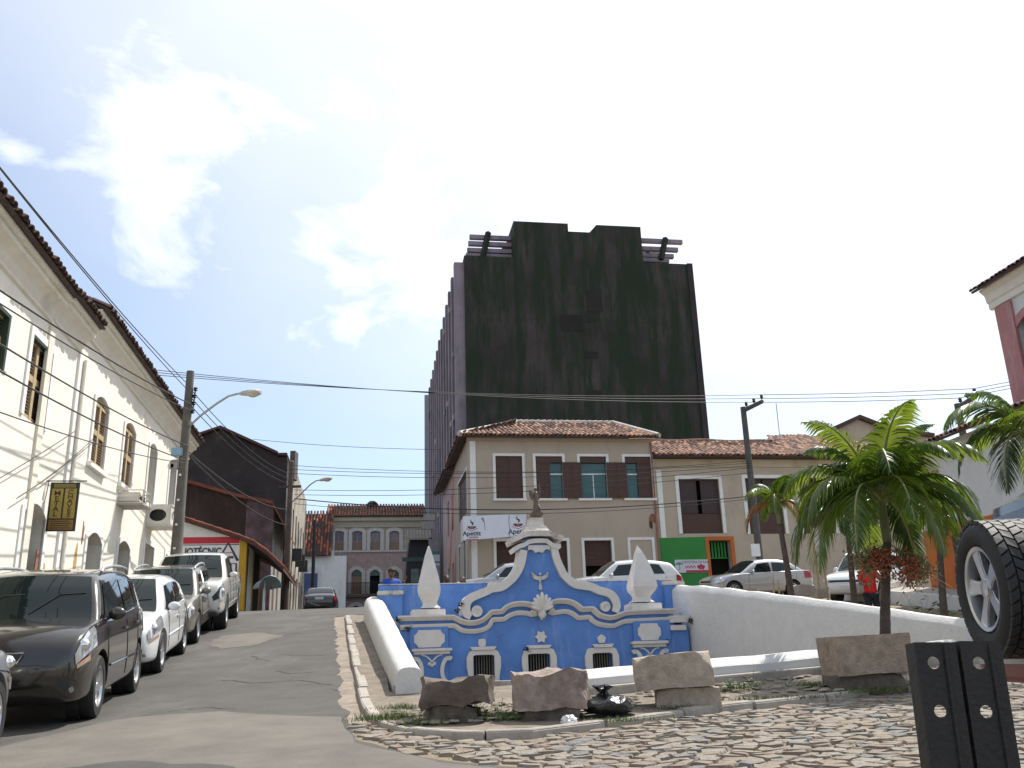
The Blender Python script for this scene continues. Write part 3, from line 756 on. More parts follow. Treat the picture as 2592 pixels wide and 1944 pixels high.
    frustum('pedestal', [(1322, 1395, 1352), (1326, 1391, 1342), (1331, 1386, 1336), (1332, 1385, 1331), (1338, 1380, 1330), (1342, 1377, 1314), (1341, 1378, 1312), (1341, 1378, 1309)], M['trim_dirty'], .9)
    # --- obelisks
    def obelisk(rows, plinth):
        mb = MB(); secs = []; cm = -.30
        for (x0, x1, y) in rows:
            (a, z), (b, _) = FP.sz(x0, y, cm), FP.sz(x1, y, cm); d = (b - a) / 2
            secs.append([FP.P(a, z, cm + d), FP.P(b, z, cm + d), FP.P(b, z, cm - d), FP.P(a, z, cm - d)])
        mb.loft(secs); o = part('obelisk', mb, M['trim'], bevel=.012)
        mb = MB()
        (a, z1), (b, _) = FP.sz(plinth[0], plinth[2], 0), FP.sz(plinth[1], plinth[2], 0); z0 = FP.sz(plinth[0], plinth[3] + 3, 0)[1]
        FP.rect(mb, a, z0, b, z1, .02, -.66); part('plinth', mb, M['trim'], o, bevel=.015)
    obelisk([(1062, 1114, 1541), (1070, 1107, 1534), (1071, 1105, 1526), (1068, 1108, 1519), (1061, 1112, 1506), (1058, 1113, 1494), (1059, 1112, 1482), (1063, 1109, 1463), (1069, 1102, 1436), (1076, 1094, 1405), (1082, 1088, 1386), (1084.5, 1085.5, 1382)], (1042.5, 1128, 1543, 1558))
    obelisk([(1597, 1650, 1526), (1604, 1643, 1520), (1606, 1641, 1512), (1602, 1645, 1505), (1596, 1652, 1496), (1594, 1655, 1487), (1595, 1653, 1476), (1599, 1648, 1455), (1604, 1637, 1425), (1608, 1625, 1400), (1611, 1615, 1384), (1612.5, 1613.5, 1379)], (1598, 1675, 1527, 1544))
    # --- pilasters with plaques, capitals and brackets
    for x0, x1, rt, pl, cap in ((1038, 1133, 1588, (1047.6, 1125, 1596, 1638), (1042, 1143, 1643, 1655)), (1600, 1692.6, 1572, (1610.6, 1671, 1579, 1620), (1595, 1687, 1624, 1637))):
        (a, z), (b, _) = FP.sz(x0, rt), FP.sz(x1, rt); mb = MB(); FP.rect(mb, a, FLOOR - .1, b, z, -.01, .07); pil = part('pilaster', mb, M['blue'])
        (a, z1), (b, z0) = FP.sz(pl[0], pl[2]), FP.sz(pl[1], pl[3]); k = (b - a) * .14; h = (z1 - z0)
        plq = [(a + k, z0), (b - k, z0), (b - k * .7, z0 + h * .16), (b, z0 + h * .3), (b, z1 - h * .3), (b - k * .7, z1 - h * .16), (b - k, z1), (a + k, z1), (a + k * .7, z1 - h * .16), (a, z1 - h * .3), (a, z0 + h * .3), (a + k * .7, z0 + h * .16)]
        mb = MB(); FP.prism(mb, plq, .065, .10); part('plaque', mb, M['trim'], pil)
        (a, z1), (b, z0) = FP.sz(cap[0], cap[2]), FP.sz(cap[1], cap[3])
        mb = MB(); FP.rect(mb, a, z1 - (z1 - z0) * .5, b, z1, 0, .20); FP.rect(mb, a + .04, z0, b - .04, z1 - (z1 - z0) * .5 - .002, 0, .15); part('capital', mb, M['trim'], pil, bevel=.01)
        w = b - a; mid = (a + b) / 2
        for sg in (-1, 1):
            mb = MB(); pts = smooth_path([(mid + sg * w * .47, z0 - .05), (mid + sg * w * .44, z0 - .10), (mid + sg * w * .38, z0 - .09), (mid + sg * w * .30, z0 - .16), (mid + sg * w * .25, z0 - .32), (mid + sg * w * .27, z0 - .48), (mid + sg * w * .36, z0 - .6)], 3)
            FP.band(mb, pts, .085, .06, .13); part('bracket', mb, M['trim'], pil)
            mb = MB(); FP.band(mb, smooth_path([(mid + sg * w * .26, z0 - .01), (mid + sg * w * .12, z0 - .05), (mid, z0 - .16)], 3), [.03] * 3 + [.035] * 3 + [.05], .06, .11); part('leaf_scroll', mb, M['trim'], pil)
        mb = MB()
        for dx in (-.055, .055, 0): mb.sphere(FP.P(mid + dx, z0 - .20 - (.03 if dx == 0 else 0), .08), .045, 8)
        part('fleuron', mb, M['trim'], pil, smooth=True)
    # right wing set back, with its own cornice
    for (x0, y0, x1, y1) in ((1690, 1559, 1746, 1575), (1694, 1583, 1736, 1595)):
        (a, z1), (b, z0) = FP.sz(x0, y0), FP.sz(x1, y1); mb = MB(); FP.rect(mb, a, z0, b, z1, -.02, .07); part('wing_moulding', mb, M['trim'], bevel=.01)
    # --- windows
    for k, ((fr, op, topy, ft, cap), h) in enumerate(zip(wins, holes)):
        s0, _, s1, z = h; (fa, zf), (fb, _) = FP.sz(fr[0], ft), FP.sz(fr[1], ft)
        mb = MB(); zb = FLOOR
        # ear-shaped surround
        out = [(fa + .05, zb), (fa + .04, z - .45), (fa, z - .25), (fa, z - .06), (fa + .06, zf - .03), (fa + .13, zf), (fb - .13, zf), (fb - .06, zf - .03), (fb, z - .06), (fb, z - .25), (fb - .04, z - .45), (fb - .05, zb)]
        inn = [(s0, zb), (s0, z - .45), (s0, z - .25), (s0, z - .12), (s0, z - .02), (s0 + .06, z + .004), (s1 - .06, z + .004), (s1, z - .02), (s1, z - .12), (s1, z - .25), (s1, z - .45), (s1, zb)]
        secs = [[FP.P(*o, .0), FP.P(*o, .075), FP.P(*i, .075), FP.P(*i, -.1)] for o, i in zip(out, inn)]
        mb.loft(secs); w = part('window', mb, M['trim'], smooth=False, bevel=.008)
        (ca, cz), (cb, _) = FP.sz(cap[0], cap[2]), FP.sz(cap[1], cap[2])
        mb = MB(); FP.prism(mb, [(ca + .035, zf + .004), (cb - .035, zf + .004), (cb - .03, zf + .03), (cb, cz - .025), (cb, cz), (ca, cz), (ca, cz - .025), (ca + .03, zf + .03)], 0, .11); part('lintel', mb, M['trim'], w)
        n = 8
        for i in range(n):
            u = s0 + (s1 - s0) * (i + .5) / n; mb = MB(); mb.tube([FP.P(u, FLOOR + .1, -.12), FP.P(u, z + .02, -.12)], .013, 6); part('bar', mb, mat('bar_grey', (.16, .15, .13), .6), w)
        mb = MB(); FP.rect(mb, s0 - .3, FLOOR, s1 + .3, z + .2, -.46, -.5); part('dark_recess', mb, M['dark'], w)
    mb = MB()   # ornaments above the openings
    def star(cx, cy, ro, ri, n, rot, m0):
        s, z = FP.sz(cx, cy); return [(s + (ro if i % 2 == 0 else ri) * math.sin(i * math.pi / n + rot), z + (ro if i % 2 == 0 else ri) * math.cos(i * math.pi / n + rot)) for i in range(2 * n)]
    for cx, cy, ro, ri, n, rot in ((1219.7, 1627, .105, .088, 4, math.pi / 4), (1369, 1612, .145, .095, 6, math.pi / 6), (1521.8, 1617.5, .105, .09, 5, 0)):
        mb = MB(); FP.prism(mb, star(cx, cy, ro, ri, n, rot, 0), -.01, .05); part('rosette', mb, M['trim'])
    # --- shell over the middle
    s, z = FP.sz(1369, 1547); mb = MB()
    for i in range(-4, 5):
        a = i * .30; L = .40 - .035 * abs(i); d = Vector((math.sin(a), math.cos(a))); pts = [FP.P(s + d.x * t * L, z + d.y * t * L, .17 + .07 * math.sin(t * 2.6)) for t in (0, .25, .5, .75, 1)]
        mb.tube(pts, [.03, .035, .045, .052, .03], 8)
    mb.sphere(FP.P(s, z - .06, .16), .10, 10, (1, .7, 1.2))
    mb.tube([FP.P(s, z - .02, .15), FP.P(s - .01, z - .20, .12)], [.09, .02], 8)
    part('shell', mb, M['trim'], smooth=True, ang=60)
    for cx, cy in ((1345, 1549), (1397, 1545)):
        mb = MB(); mb.sphere(FP.P(*FP.sz(cx, cy), .12), .045, 8); part('scroll_bead', mb, M['trim'], smooth=True)
    # --- dove relief
    s, z = FP.sz(1367, 1466); mb = MB()
    mb.sphere(FP.P(s, z, .0), .06, 10, (.6, .5, 1.4)); mb.sphere(FP.P(s + .005, z + .12, .015), .033, 8)
    FP.prism(mb, [(s, z - .02), (s - .045, z - .22), (s, z - .25), (s + .045, z - .22)], -.02, .025)
    for sg in (-1, 1):
        FP.prism(mb, [(s + sg * .02, z + .05), (s + sg * .10, z + .08), (s + sg * .20, z + .17), (s + sg * .185, z + .05), (s + sg * .12, z - .005), (s + sg * .03, z - .02)], -.02, .03)
    part('dove_relief', mb, M['trim_dirty'], smooth=True, ang=50)
    # --- tufts growing from ledges
    for cx, cy in ((1008, 1567), (1166, 1526), (1157, 1545), (1332, 1639), (1744, 1570), (1685, 1622), (1033, 1590)):
        s, z = FP.sz(cx, cy); mb = MB(); r2 = random.Random(cx)
        for _ in range(34):
            a = r2.uniform(0, 6.28); l = r2.uniform(.03, .1); b = FP.P(s + r2.uniform(-.05, .05), z - .04 + r2.uniform(-.05, .05), .1 + r2.uniform(-.03, .05)); t = Vector((math.cos(a), math.sin(a), r2.uniform(-.2, 1))) * l; w = Vector((-math.sin(a), math.cos(a), .3)) * .018
            mb.add([b, b + t * .5 + w, b + t, b + t * .5 - w], [(0, 1, 2, 3)])
        stuff(part('moss_tuft', mb, mat('moss_dark', (.02, .028, .014), .9)))
fountain()

def back_wall():
    BP = Plane(pq(0, 21.98), E1)
    r = thing('parapet_wall', 'plain blue parapet wall behind the fountain obelisks with white end caps', 'wall', (*pq(4, 22.0), 2.9))
    a, z = BP.sz(958, 1484); b, z2 = BP.sz(1702, 1466); zz = (z + z2) / 2
    mb = MB(); BP.rect(mb, a, FLOOR, b, zz, 0, -.32); keep(mb.build('wall', M['blue'], bevel=.015), r)
    mb = MB(); BP.rect(mb, a, zz + .001, b, zz + .025, .008, -.33); keep(mb.build('top_edge', M['trim_dirty']), r)
    for x0, x1, y in ((958, 1018, 1497), (1676, 1724, 1472)):
        (s0, z1), (s1, _) = BP.sz(x0, y), BP.sz(x1, y); mb = MB(); BP.rect(mb, s0, FLOOR, s1, z1 - .1, -.35, .14); keep(mb.build('pier', M['blue']), r)
        mb = MB(); BP.rect(mb, s0 - .03, z1 - .098, s1 + .03, z1, -.38, .18); keep(mb.build('pier_cap', M['trim_dirty'], bevel=.02), r)
back_wall()

def statue():
    s, z = FP.sz(1358, 1308, -.27); b = FP.P(s, z + .005, -.27); root = thing('angel_statue', 'small dark bronze winged angel statue on top of the blue fountain', 'statue', b)
    m = mat('bronze', (.15, .105, .09), .6, metal=.25, var=.3, scale=20, bump=.4, bscale=60)
    mb = MB(); mb.box((0, 0, .04), (.28, .26, .08)); mb.box((0, 0, .1), (.2, .2, .05)); mb.build('plinth', m, root, bevel=.01)
    mb = MB(); mb.tube([(0, 0, .12), (.0, 0, .26), (.01, 0, .38), (0, 0, .46), (0, 0, .56), (0, 0, .6)], [.085, .07, .062, .05, .062, .03], 12)
    mb.sphere((0, -.005, .655), .042, 10, (.9, 1, 1.2)); mb.tube([(.05, 0, .56), (.10, -.03, .66), (.085, -.04, .78)], [.022, .018, .012], 8)
    mb.tube([(-.05, 0, .55), (-.10, -.03, .46), (-.07, -.06, .38)], [.022, .018, .014], 8); mb.tube([(.02, .0, .3), (.07, -.05, .2), (.06, -.05, .12)], [.05, .035, .03], 8)
    mb.build('body', m, root, smooth=True, ang=60)
    for sg in (-1, 1):
        mb = MB(); pts = [(sg * .03, .05, .54), (sg * .10, .07, .64), (sg * .15, .08, .66), (sg * .14, .09, .55), (sg * .10, .09, .42), (sg * .05, .07, .42)]
        n = len(pts); mb.add(pts + [(x, y + .02, z) for x, y, z in pts], [tuple(range(n)), tuple(range(n, 2 * n))] + [(i, (i + 1) % n, n + (i + 1) % n, n + i) for i in range(n)]); mb.build('wing', m, root)
    root.rotation_euler = (0, 0, TH)
statue()
# ================================================================ buildings
def part(name, mb, m, parent, **k): return keep(mb.build(name, m, **k), parent)
_tile_cache = {}
def tile_mesh(m, L=.44, r=.098, n=5):
    key = (m.name, L)
    if key in _tile_cache: return _tile_cache[key]
    vs = []; fs = []
    for y, rr, zz in ((0, r, .0), (L, r * .82, -.012)):
        for t in (1.0, .8):
            for i in range(n + 1):
                a = math.pi * i / n; vs.append((rr * t * math.cos(a), y, rr * t * math.sin(a) * .9 + zz))
    k = n + 1
    for i in range(n):
        fs += [(i, i + 1, 2 * k + i + 1, 2 * k + i), (k + i, 3 * k + i, 3 * k + i + 1, k + i + 1), (i, k + i, k + i + 1, i + 1)]
    me = bpy.data.meshes.new('roof_tile'); me.from_pydata(vs, [], fs); me.materials.append(m); me.shade_smooth(); me.set_sharp_from_angle(angle=R(50))
    _tile_cache[key] = me; return me
def tile_roof(root, name, A, B, up, length, ms, spacing=.215, tl=.36, nobj=300, slab=.08, clip=None, seed=1, slab_m=None, objs_rows=99):
    """clay tile roof: base slab + barrel tiles. A->B eaves edge, up = up-slope vector"""
    A, B, up = Vector(A), Vector(B), Vector(up).normalized(); ex = (B - A).normalized(); W_ = (B - A).length; nz = ex.cross(up).normalized()
    if nz.z < 0: nz = -nz
    mb = MB()
    if clip is None: corners = [(0, 0), (W_, 0), (W_, length), (0, length)]
    else: corners = clip
    n = len(corners)
    pts = [A + ex * x + up * y for x, y in corners]
    mb.add([p + nz * .0 for p in pts] + [p - nz * slab for p in pts], [tuple(range(n)), tuple(range(n, 2 * n))] + [(i, (i + 1) % n, n + (i + 1) % n, n + i) for i in range(n)])
    roof = part(name, mb, slab_m or M['tile_dark'], root)
    r = random.Random(seed); jm = {m.name: MB() for m in ms}; cnt = 0
    def inside(x, y):
        c = False
        for i in range(n):
            (x1, y1), (x2, y2) = corners[i], corners[(i + 1) % n]
            if (y1 > y) != (y2 > y) and x < (x2 - x1) * (y - y1) / (y2 - y1) + x1: c = not c
        return c
    nr = int(length / tl) + 1; nc = int(W_ / spacing) + 1
    for j in range(nr):
        for i in range(nc):
            x, y = (i + .5) * spacing, j * tl - .05
            if not inside(x, max(y, .02)): continue
            x += r.uniform(-.015, .015); y += r.uniform(-.03, .03); m = r.choice(ms)
            a = r.uniform(-.06, .06); ex2 = (ex * math.cos(a) + up * math.sin(a)); up2 = nz.cross(ex2); up2 = (up2 + nz * (.06 + r.uniform(-.02, .02))).normalized(); n2 = ex2.cross(up2)
            if n2.dot(nz) < 0: n2 = -n2
            o_ = A + ex * x + up * y + nz * (.01 + r.uniform(-.008, .01))
            mm = Matrix(((ex2.x, up2.x, n2.x, o_.x), (ex2.y, up2.y, n2.y, o_.y), (ex2.z, up2.z, n2.z, o_.z), (0, 0, 0, 1)))
            if cnt < nobj and j < objs_rows:
                o = obj('roof_tile', tile_mesh(m), roof); o.matrix_basis = mm; cnt += 1
            else:
                me = tile_mesh(m); jm[m.name].add([mm @ v.co for v in me.vertices], [tuple(p.vertices) for p in me.polygons])
    for m in ms:
        if jm[m.name].v: stuff(part('tile_field', jm[m.name], m, roof, smooth=True, ang=50))
    return roof
def arch_fill(mb, pl, s0, s1, ztop, rise, o0, o1):
    pl.prism(mb, [(s0, ztop)] + arc_pts(s0, s1, ztop - rise, rise - .003) + [(s1, ztop)], o0, o1)
def surround(pl, s0, z0, s1, z1, w, o1, root, m, arch=0., foot=True, o0=-.02, name='frame', sill=False):
    """raised band round an opening; arch = rise of a segmental head"""
    mb = MB()
    if arch:
        inn = [(s0, z0)] + [(s, z) for s, z in arc_pts(s0, s1, z1 - arch, arch)] + [(s1, z0)]
        out = [(s0 - w, z0)] + [(s, z + .0) for s, z in arc_pts(s0 - w, s1 + w, z1 - arch + w * .55, arch + w * .5)] + [(s1 + w, z0)]
    else:
        inn = [(s0, z0), (s0, z1), (s1, z1), (s1, z0)]; out = [(s0 - w, z0), (s0 - w, z1 + w), (s1 + w, z1 + w), (s1 + w, z0)]
    secs = [[pl.P(*o, o0), pl.P(*o, o1), pl.P(*i, o1), pl.P(*i, o0)] for o, i in zip(out, inn)]
    mb.loft(secs)
    if sill: pl.rect(mb, s0 - w - .03, z0 - .1, s1 + w + .03, z0 - .002, o0, o1 + .06)
    return part(name, mb, m, root)
def leaf_panels(pl, s0, z0, s1, z1, off, th, root, m, name='shutter', rows=(.0, .5, 1.), border=.07):
    """a panelled door or shutter leaf: stiles and rails proud of sunk panels"""
    mb = MB(); pl.rect(mb, s0, z0, s1, z1, off - th, off)
    b = border; e = .012
    pl.rect(mb, s0, z0, s0 + b, z1, off - .002, off + e); pl.rect(mb, s1 - b, z0, s1, z1, off - .002, off + e)
    for r_ in rows:
        zz = z0 + (z1 - z0 - b) * r_; pl.rect(mb, s0 + b, zz, s1 - b, zz + b, off - .002, off + e)
    return part(name, mb, m, root)
def louvre(pl, s0, z0, s1, z1, off, root, mframe, mslat, arch=0., cross=True):
    """louvred shutter pair with a central stile and a mid rail"""
    w = .06; mid = (s0 + s1) / 2; zm = z0 + (z1 - arch - z0) * .52
    mb = MB()
    pl.rect(mb, s0, z0, s0 + w * .7, z1 - arch, off - .05, off); pl.rect(mb, s1 - w * .7, z0, s1, z1 - arch, off - .05, off)
    pl.rect(mb, mid - w, z0, mid + w, z1 - arch, off - .05, off + .015)
    pl.rect(mb, s0 + w * .7, z0, s1 - w * .7, z0 + .09, off - .05, off + .004); pl.rect(mb, s0 + w * .7, zm - .06, s1 - w * .7, zm + .06, off - .05, off + .01)
    pl.rect(mb, s0 + w * .7, z1 - arch - .07, s1 - w * .7, z1 - arch, off - .05, off + .004)
    if arch:
        pl.band(mb, arc_pts(s0, s1, z1 - arch - .02, arch - .02), .05, off - .05, off)
    f = part('shutter', mb, mframe, root)
    mb = MB(); n = int((z1 - arch - z0) / .062)
    for i in range(n):
        z = z0 + .09 + i * .062
        if z > z1 - arch - .05: break
        for a, b in ((s0 + .04, mid - w), (mid + w, s1 - .04)):
            mb.add([pl.P(a, z, off - .012), pl.P(b, z, off - .012), pl.P(b, z + .05, off - .05), pl.P(a, z + .05, off - .05), pl.P(a, z + .012, off - .012), pl.P(b, z + .012, off - .012), pl.P(b, z + .062, off - .05), pl.P(a, z + .062, off - .05)], [(0, 1, 2, 3), (4, 5, 6, 7), (0, 1, 5, 4)])
    if arch: pl.prism(mb, [(s0 + .02, z1 - arch)] + arc_pts(s0 + .02, s1 - .02, z1 - arch, arch - .03) , off - .05, off - .03)
    stuff(part('slats', mb, mslat, f))
    return f
def lettering(txt, size, pl, s, z, off, root, m, depth=.006, shear=0., bold=0., name='lettering', sx=1.):
    me = text_mesh(txt, size, depth, shear, bold); me.materials.append(m)
    o = bpy.data.objects.new(name, me); COL.objects.link(o); p = pl.P(s, z, off); d = pl.d; n = pl.n
    if (d.x * n.y - d.y * n.x) > 0: d = -d     # read from the front
    o.matrix_basis = Matrix(((d.x * sx, 0, n.x, p.x), (d.y * sx, 0, n.y, p.y), (0, 1, 0, p.z), (0, 0, 0, 1)))
    mb = o.matrix_basis.copy(); me.transform(mb); o.matrix_basis = Matrix.Identity(4)
    return keep(o, root)

# ---------------------------------------------------------------- left colonial house
LP = Plane(pq(-5.95, 10), E2)          # facade along the street, s = metres uphill from q=10
def left_house():
    g = LP.P(8, gz(*LP.P(8, 0)[:2])); root = thing('colonial_house', 'long cream two-storey colonial house with tiled eaves and arched shuttered windows', 'house', g)
    sA = LP.sz(141, 740)[0]; sB = LP.sz(214, 810)[0]; sC = LP.sz(470, 1180)[0]
    s_start = -6.
    z1 = LP.sz(60, 588, .4)[1]; z2 = LP.sz(180, 735, .4)[1]; z3 = LP.sz(330, 878, .4)[1]
    # openings: (left px,row) (right px,row) top row at left px, bottom row, arch, kind
    U = [((-38, 905), (10, 905), (12, 787), (2, 935), 0, 'green'), ((69, 946), (120, 990), (78, 840), (60, 1053), 0, 'green'), ((233.8, 1082), (268, 1099), (241, 988), (227, 1172), .16, 'ochre'), ((310, 1140), (337, 1150), (316, 1057), (305, 1225), .16, 'ochre'), ((373, 1190), (392, 1195), (378, 1113), (368, 1273), .14, 'open'), ((424.5, 1240), (441, 1240), (428, 1165), (421, 1311), .10, 'open')]
    D = [((43, 1420), (100, 1420), (63, 1262), .2, 0), ((211, 1440), (249, 1440), (229, 1343), .2, 0), ((292.5, 1440), (322.5, 1440), (303, 1364), .16, 0), ((360, 1440), (384, 1440), (366, 1374), .02, 0), ((414.5, 1440), (436, 1440), (418, 1402), .02, 0)]
    ups = []; 
    for a, b, t, bt, ar, k in U:
        s0, s1 = LP.sz(*a)[0], LP.sz(*b)[0]; ups.append((s0, LP.sz(*bt)[1], s1, LP.sz(*t)[1], ar, k))
    dns = []
    for a, b, t, ar, _ in D:
        s0, s1 = LP.sz(*a)[0], LP.sz(*b)[0]; gg = gz(*LP.P(s0, 0)[:2]); dns.append((s0, gg - .1, s1, LP.sz(*t)[1], ar))
    ztop = max(z1, z2, z3)
    mb = MB(); th = -.32
    for a, b, z in ((s_start, sA, z1), (sA, sB, z2), (sB, sC, z3)):
        hs = [(h[0], h[1], h[2], h[3]) for h in ups + dns]
        LP.wall(mb, a, -.8, b, z, [h for h in hs if h[0] < b and h[2] > a], 0, th)
    for h in ups + dns:
        if h[4] > .05: arch_fill(mb, LP, h[0] - .01, h[2] + .01, h[3] + .001, h[4], -.002, th + .01)
    # end wall and back
    mb.add([LP.P(sC, -.8, 0), LP.P(sC, z3, 0), LP.P(sC, z3, -9), LP.P(sC, -.8, -9)], [(0, 1, 2, 3)])
    part('wall', mb, M['cream'], root)
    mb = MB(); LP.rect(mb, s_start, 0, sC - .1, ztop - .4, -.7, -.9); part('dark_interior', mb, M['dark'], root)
    # cornices and eaves roofs
    for k, (a, b, z) in enumerate(((s_start, sA, z1), (sA, sB, z2), (sB, sC, z3))):
        mb = MB(); secs = []
        prof = [(-.02, -.50), (.05, -.48), (.05, -.42), (.03, -.40), (.10, -.26), (.20, -.16), (.26, -.14), (.26, -.04), (.34, -.02), (.34, .06), (-.02, .06)]
        for s in (a + .004, b + (.0 if k < 2 else .25)): secs.append([LP.P(s, z + dz, o) for o, dz in prof])
        mb.loft(secs); part('cornice', mb, M['cornice'], root)
        up = Vector((-LP.n.x, -LP.n.y, .42)).normalized(); ov = .44
        A = LP.P(a, z + .10, ov); B = LP.P(b + (.30 if k == 2 else .02), z + .10, ov)
        tile_roof(root, 'roof', A, B, up, 5.2, [M['tile_dark']], spacing=.2, tl=.38, nobj=110, seed=k + 11, objs_rows=1, slab=.05)
        # rafters under the eaves board
        mb = MB(); LP.rect(mb, a + .01, z + .062, b, z + .09, .0, ov - .04); part('eaves_board', mb, M['wood_dark'], root)
    # pilasters between the sections and drain pipes
    for s in (sA, sB):
        mb = MB(); LP.rect(mb, s - .14, -.5, s + .14, z1 - .45, -.01, .05); part('pilaster', mb, M['band'] if s == sB else M['cornice'], root)
    for s in (LP.sz(190, 1050)[0],):
        mb = MB(); mb.tube([LP.P(s, .6, .09), LP.P(s, z2 - .6, .09)], .035, 8); part('drain_pipe', mb, M['cornice'], root)
    # upper windows
    for s0, z0, s1, z1_, ar, k in ups:
        w = surround(LP, s0, z0, s1, z1_, .13, .035, root, M['band'], arch=ar, name='window', sill=(k != 'green'))
        if k == 'green':
            louvre(LP, s0 + .02, z0 + .02, s1 - .02, z1_ - .02, -.07, w, M['wood_ochre'], M['shutter_slat'])
            mb = MB(); LP.rect(mb, s1 - .07, z0, s1 - .002, z1_, -.12, .03); LP.rect(mb, s0, z1_ - .06, s1 - .072, z1_ - .002, -.12, .03); part('casing', mb, M['shutter_green'], w)
        elif k == 'ochre': louvre(LP, s0 + .01, z0 + .02, s1 - .01, z1_ - .02, -.03, w, M['wood_ochre'], M['shutter_slat'], arch=ar)
        else:
            mb = MB(); LP.rect(mb, s0 + .002, z0, s1 - .002, z0 + .05, -.3, -.02); part('inner_sill', mb, M['dim'], w)
            leaf_panels(LP, s0 + .03, z0 + .05, s0 + (s1 - s0) * .5, z1_ - ar - .03, -.28, .05, w, M['wood_dark'])
    for s0, z0, s1, z1_, ar in dns:
        w = surround(LP, s0, z0, s1, z1_, .14, .03, root, M['band'], arch=ar if ar > .05 else 0, name='door')
        leaf_panels(LP, s0 + .02, z0 + .1, s0 + (s1 - s0) * .49, z1_ - max(ar, .03), -.30, .05, w, M['wood_dark'], name='door_leaf', rows=(.02, .35, .65, .96))
    # patches where the plaster has fallen off (bare brick and ochre wash)
    mo = mat('ochre_wash', (.50, .31, .10), .9, var=.3, scale=6); mbk = mat('bare_brick', (.30, .13, .08), .95, var=.4, scale=14, bump=.8, bscale=40)
    for (x, y, w_, h_, m) in ((103, 1450, .34, .8, mo), (210, 1345, .16, .5, mbk), (92, 1425, .16, .5, mbk), (189, 1425, .22, .9, mo)):
        s, z = LP.sz(x, y); r2 = random.Random(x); mb = MB()
        LP.prism(mb, [(s + w_ * (.5 + r2.uniform(-.15, .1)) * math.cos(a), z + h_ * (.5 + r2.uniform(-.2, .1)) * math.sin(a)) for a in (i * math.pi / 7 for i in range(14))], -.01, .006); part('bare_patch', mb, m, root)
    return ups, dns, sC, z3
L_ups, L_dns, L_end, L_z3 = left_house()

def dead_twig():
    s, z = LP.sz(375, 885, -.5); b = LP.P(s, L_z3 + .45, -.5); mb = MB(); r2 = random.Random(5)
    def br(p, d, L, r_, lv):
        q = p + d * L; mb.tube([p, p.lerp(q, .5) + Vector((r2.uniform(-.02, .02), 0, 0)), q], [r_, r_ * .8, r_ * .5], 4)
        if lv:
            for _ in range(3): br(p.lerp(q, r2.uniform(.4, 1)), (d + Vector((r2.uniform(-.6, .6), r2.uniform(-.6, .6), r2.uniform(-.1, .4)))).normalized(), L * .5, r_ * .5, lv - 1)
    for dx in (-.12, .1, .3): br(b, Vector((dx, 0, 1)).normalized(), .55, .012, 2)
    tag(mb.build('dead_plant', mat('dry_twig', (.25, .21, .17), .9)), 'leafless twigs sprouting from the tiled eaves of the cream house', 'plant')
dead_twig()

def metal_sign():
    s, z = LP.sz(119, 1216); p = LP.P(s, z, 0)
    SPl = Plane((p.x, p.y), E1)
    root = thing('hanging_sign', 'black hanging sign with two columns of letters on yellow outside the cream house', 'sign', p)
    m_y = mat('sign_yellow', (.30, .22, .035), .6, var=.25, scale=12); m_b = mat('sign_black', (.016, .016, .014), .6)
    (a, zt), (b, zb) = SPl.sz(131, 1222), SPl.sz(190, 1345)
    mb = MB(); mb.tube([SPl.P(0, zt + .03, .02), SPl.P(b + .12, zt + .03, .02)], .012, 6); mb.tube([SPl.P(0, zt - .5, .02), SPl.P(a * .5, zt + .02, .02)], .008, 6); part('bracket', mb, M['black_metal'], root)
    mb = MB(); SPl.rect(mb, a, zb, b, zt, 0, .04); part('board', mb, m_b, root)
    k = (b - a) / 1.9; h = zt - zb
    for i, (w_, c0) in enumerate((('METAL', .24), ('CHAVES', .76))):
        cx = a + (b - a) * (.27 if i == 0 else .73); mb = MB(); z0 = zt - h * (.19 if i == 0 else .17); st = h * (.108 if i == 0 else .096)
        SPl.rect(mb, cx - (b - a) * .2, zt - h * .74, cx + (b - a) * .2, zt - h * .13, .038, .044); f = part('yellow_panel', mb, m_y, root)
        for j, ch in enumerate(w_):
            lettering(ch, st * 1.25, SPl, cx, z0 - st * j - st * .35, .046, f, m_b, depth=.002, bold=.0015, sx=1.3)
    mb = MB(); SPl.rect(mb, a + (b - a) * .12, zt - h * .11, a + (b - a) * .88, zt - h * .03, .038, .044); part('key_emblem', mb, mat('sign_olive', (.16, .13, .03), .6), root)
    f = part('price_panel', SPl.rect(MB(), a + (b - a) * .08, zb + h * .03, b - (b - a) * .08, zb + h * .23, .038, .044), mat('sign_orange', (.22, .12, .02), .6), root)
    for j in range(4):
        mb = MB(); SPl.rect(mb, a + (b - a) * .14, zb + h * (.055 + j * .045), b - (b - a) * (.14 + .08 * (j % 2)), zb + h * (.072 + j * .045), .044, .047); part('text_line', mb, m_b, f)
metal_sign()

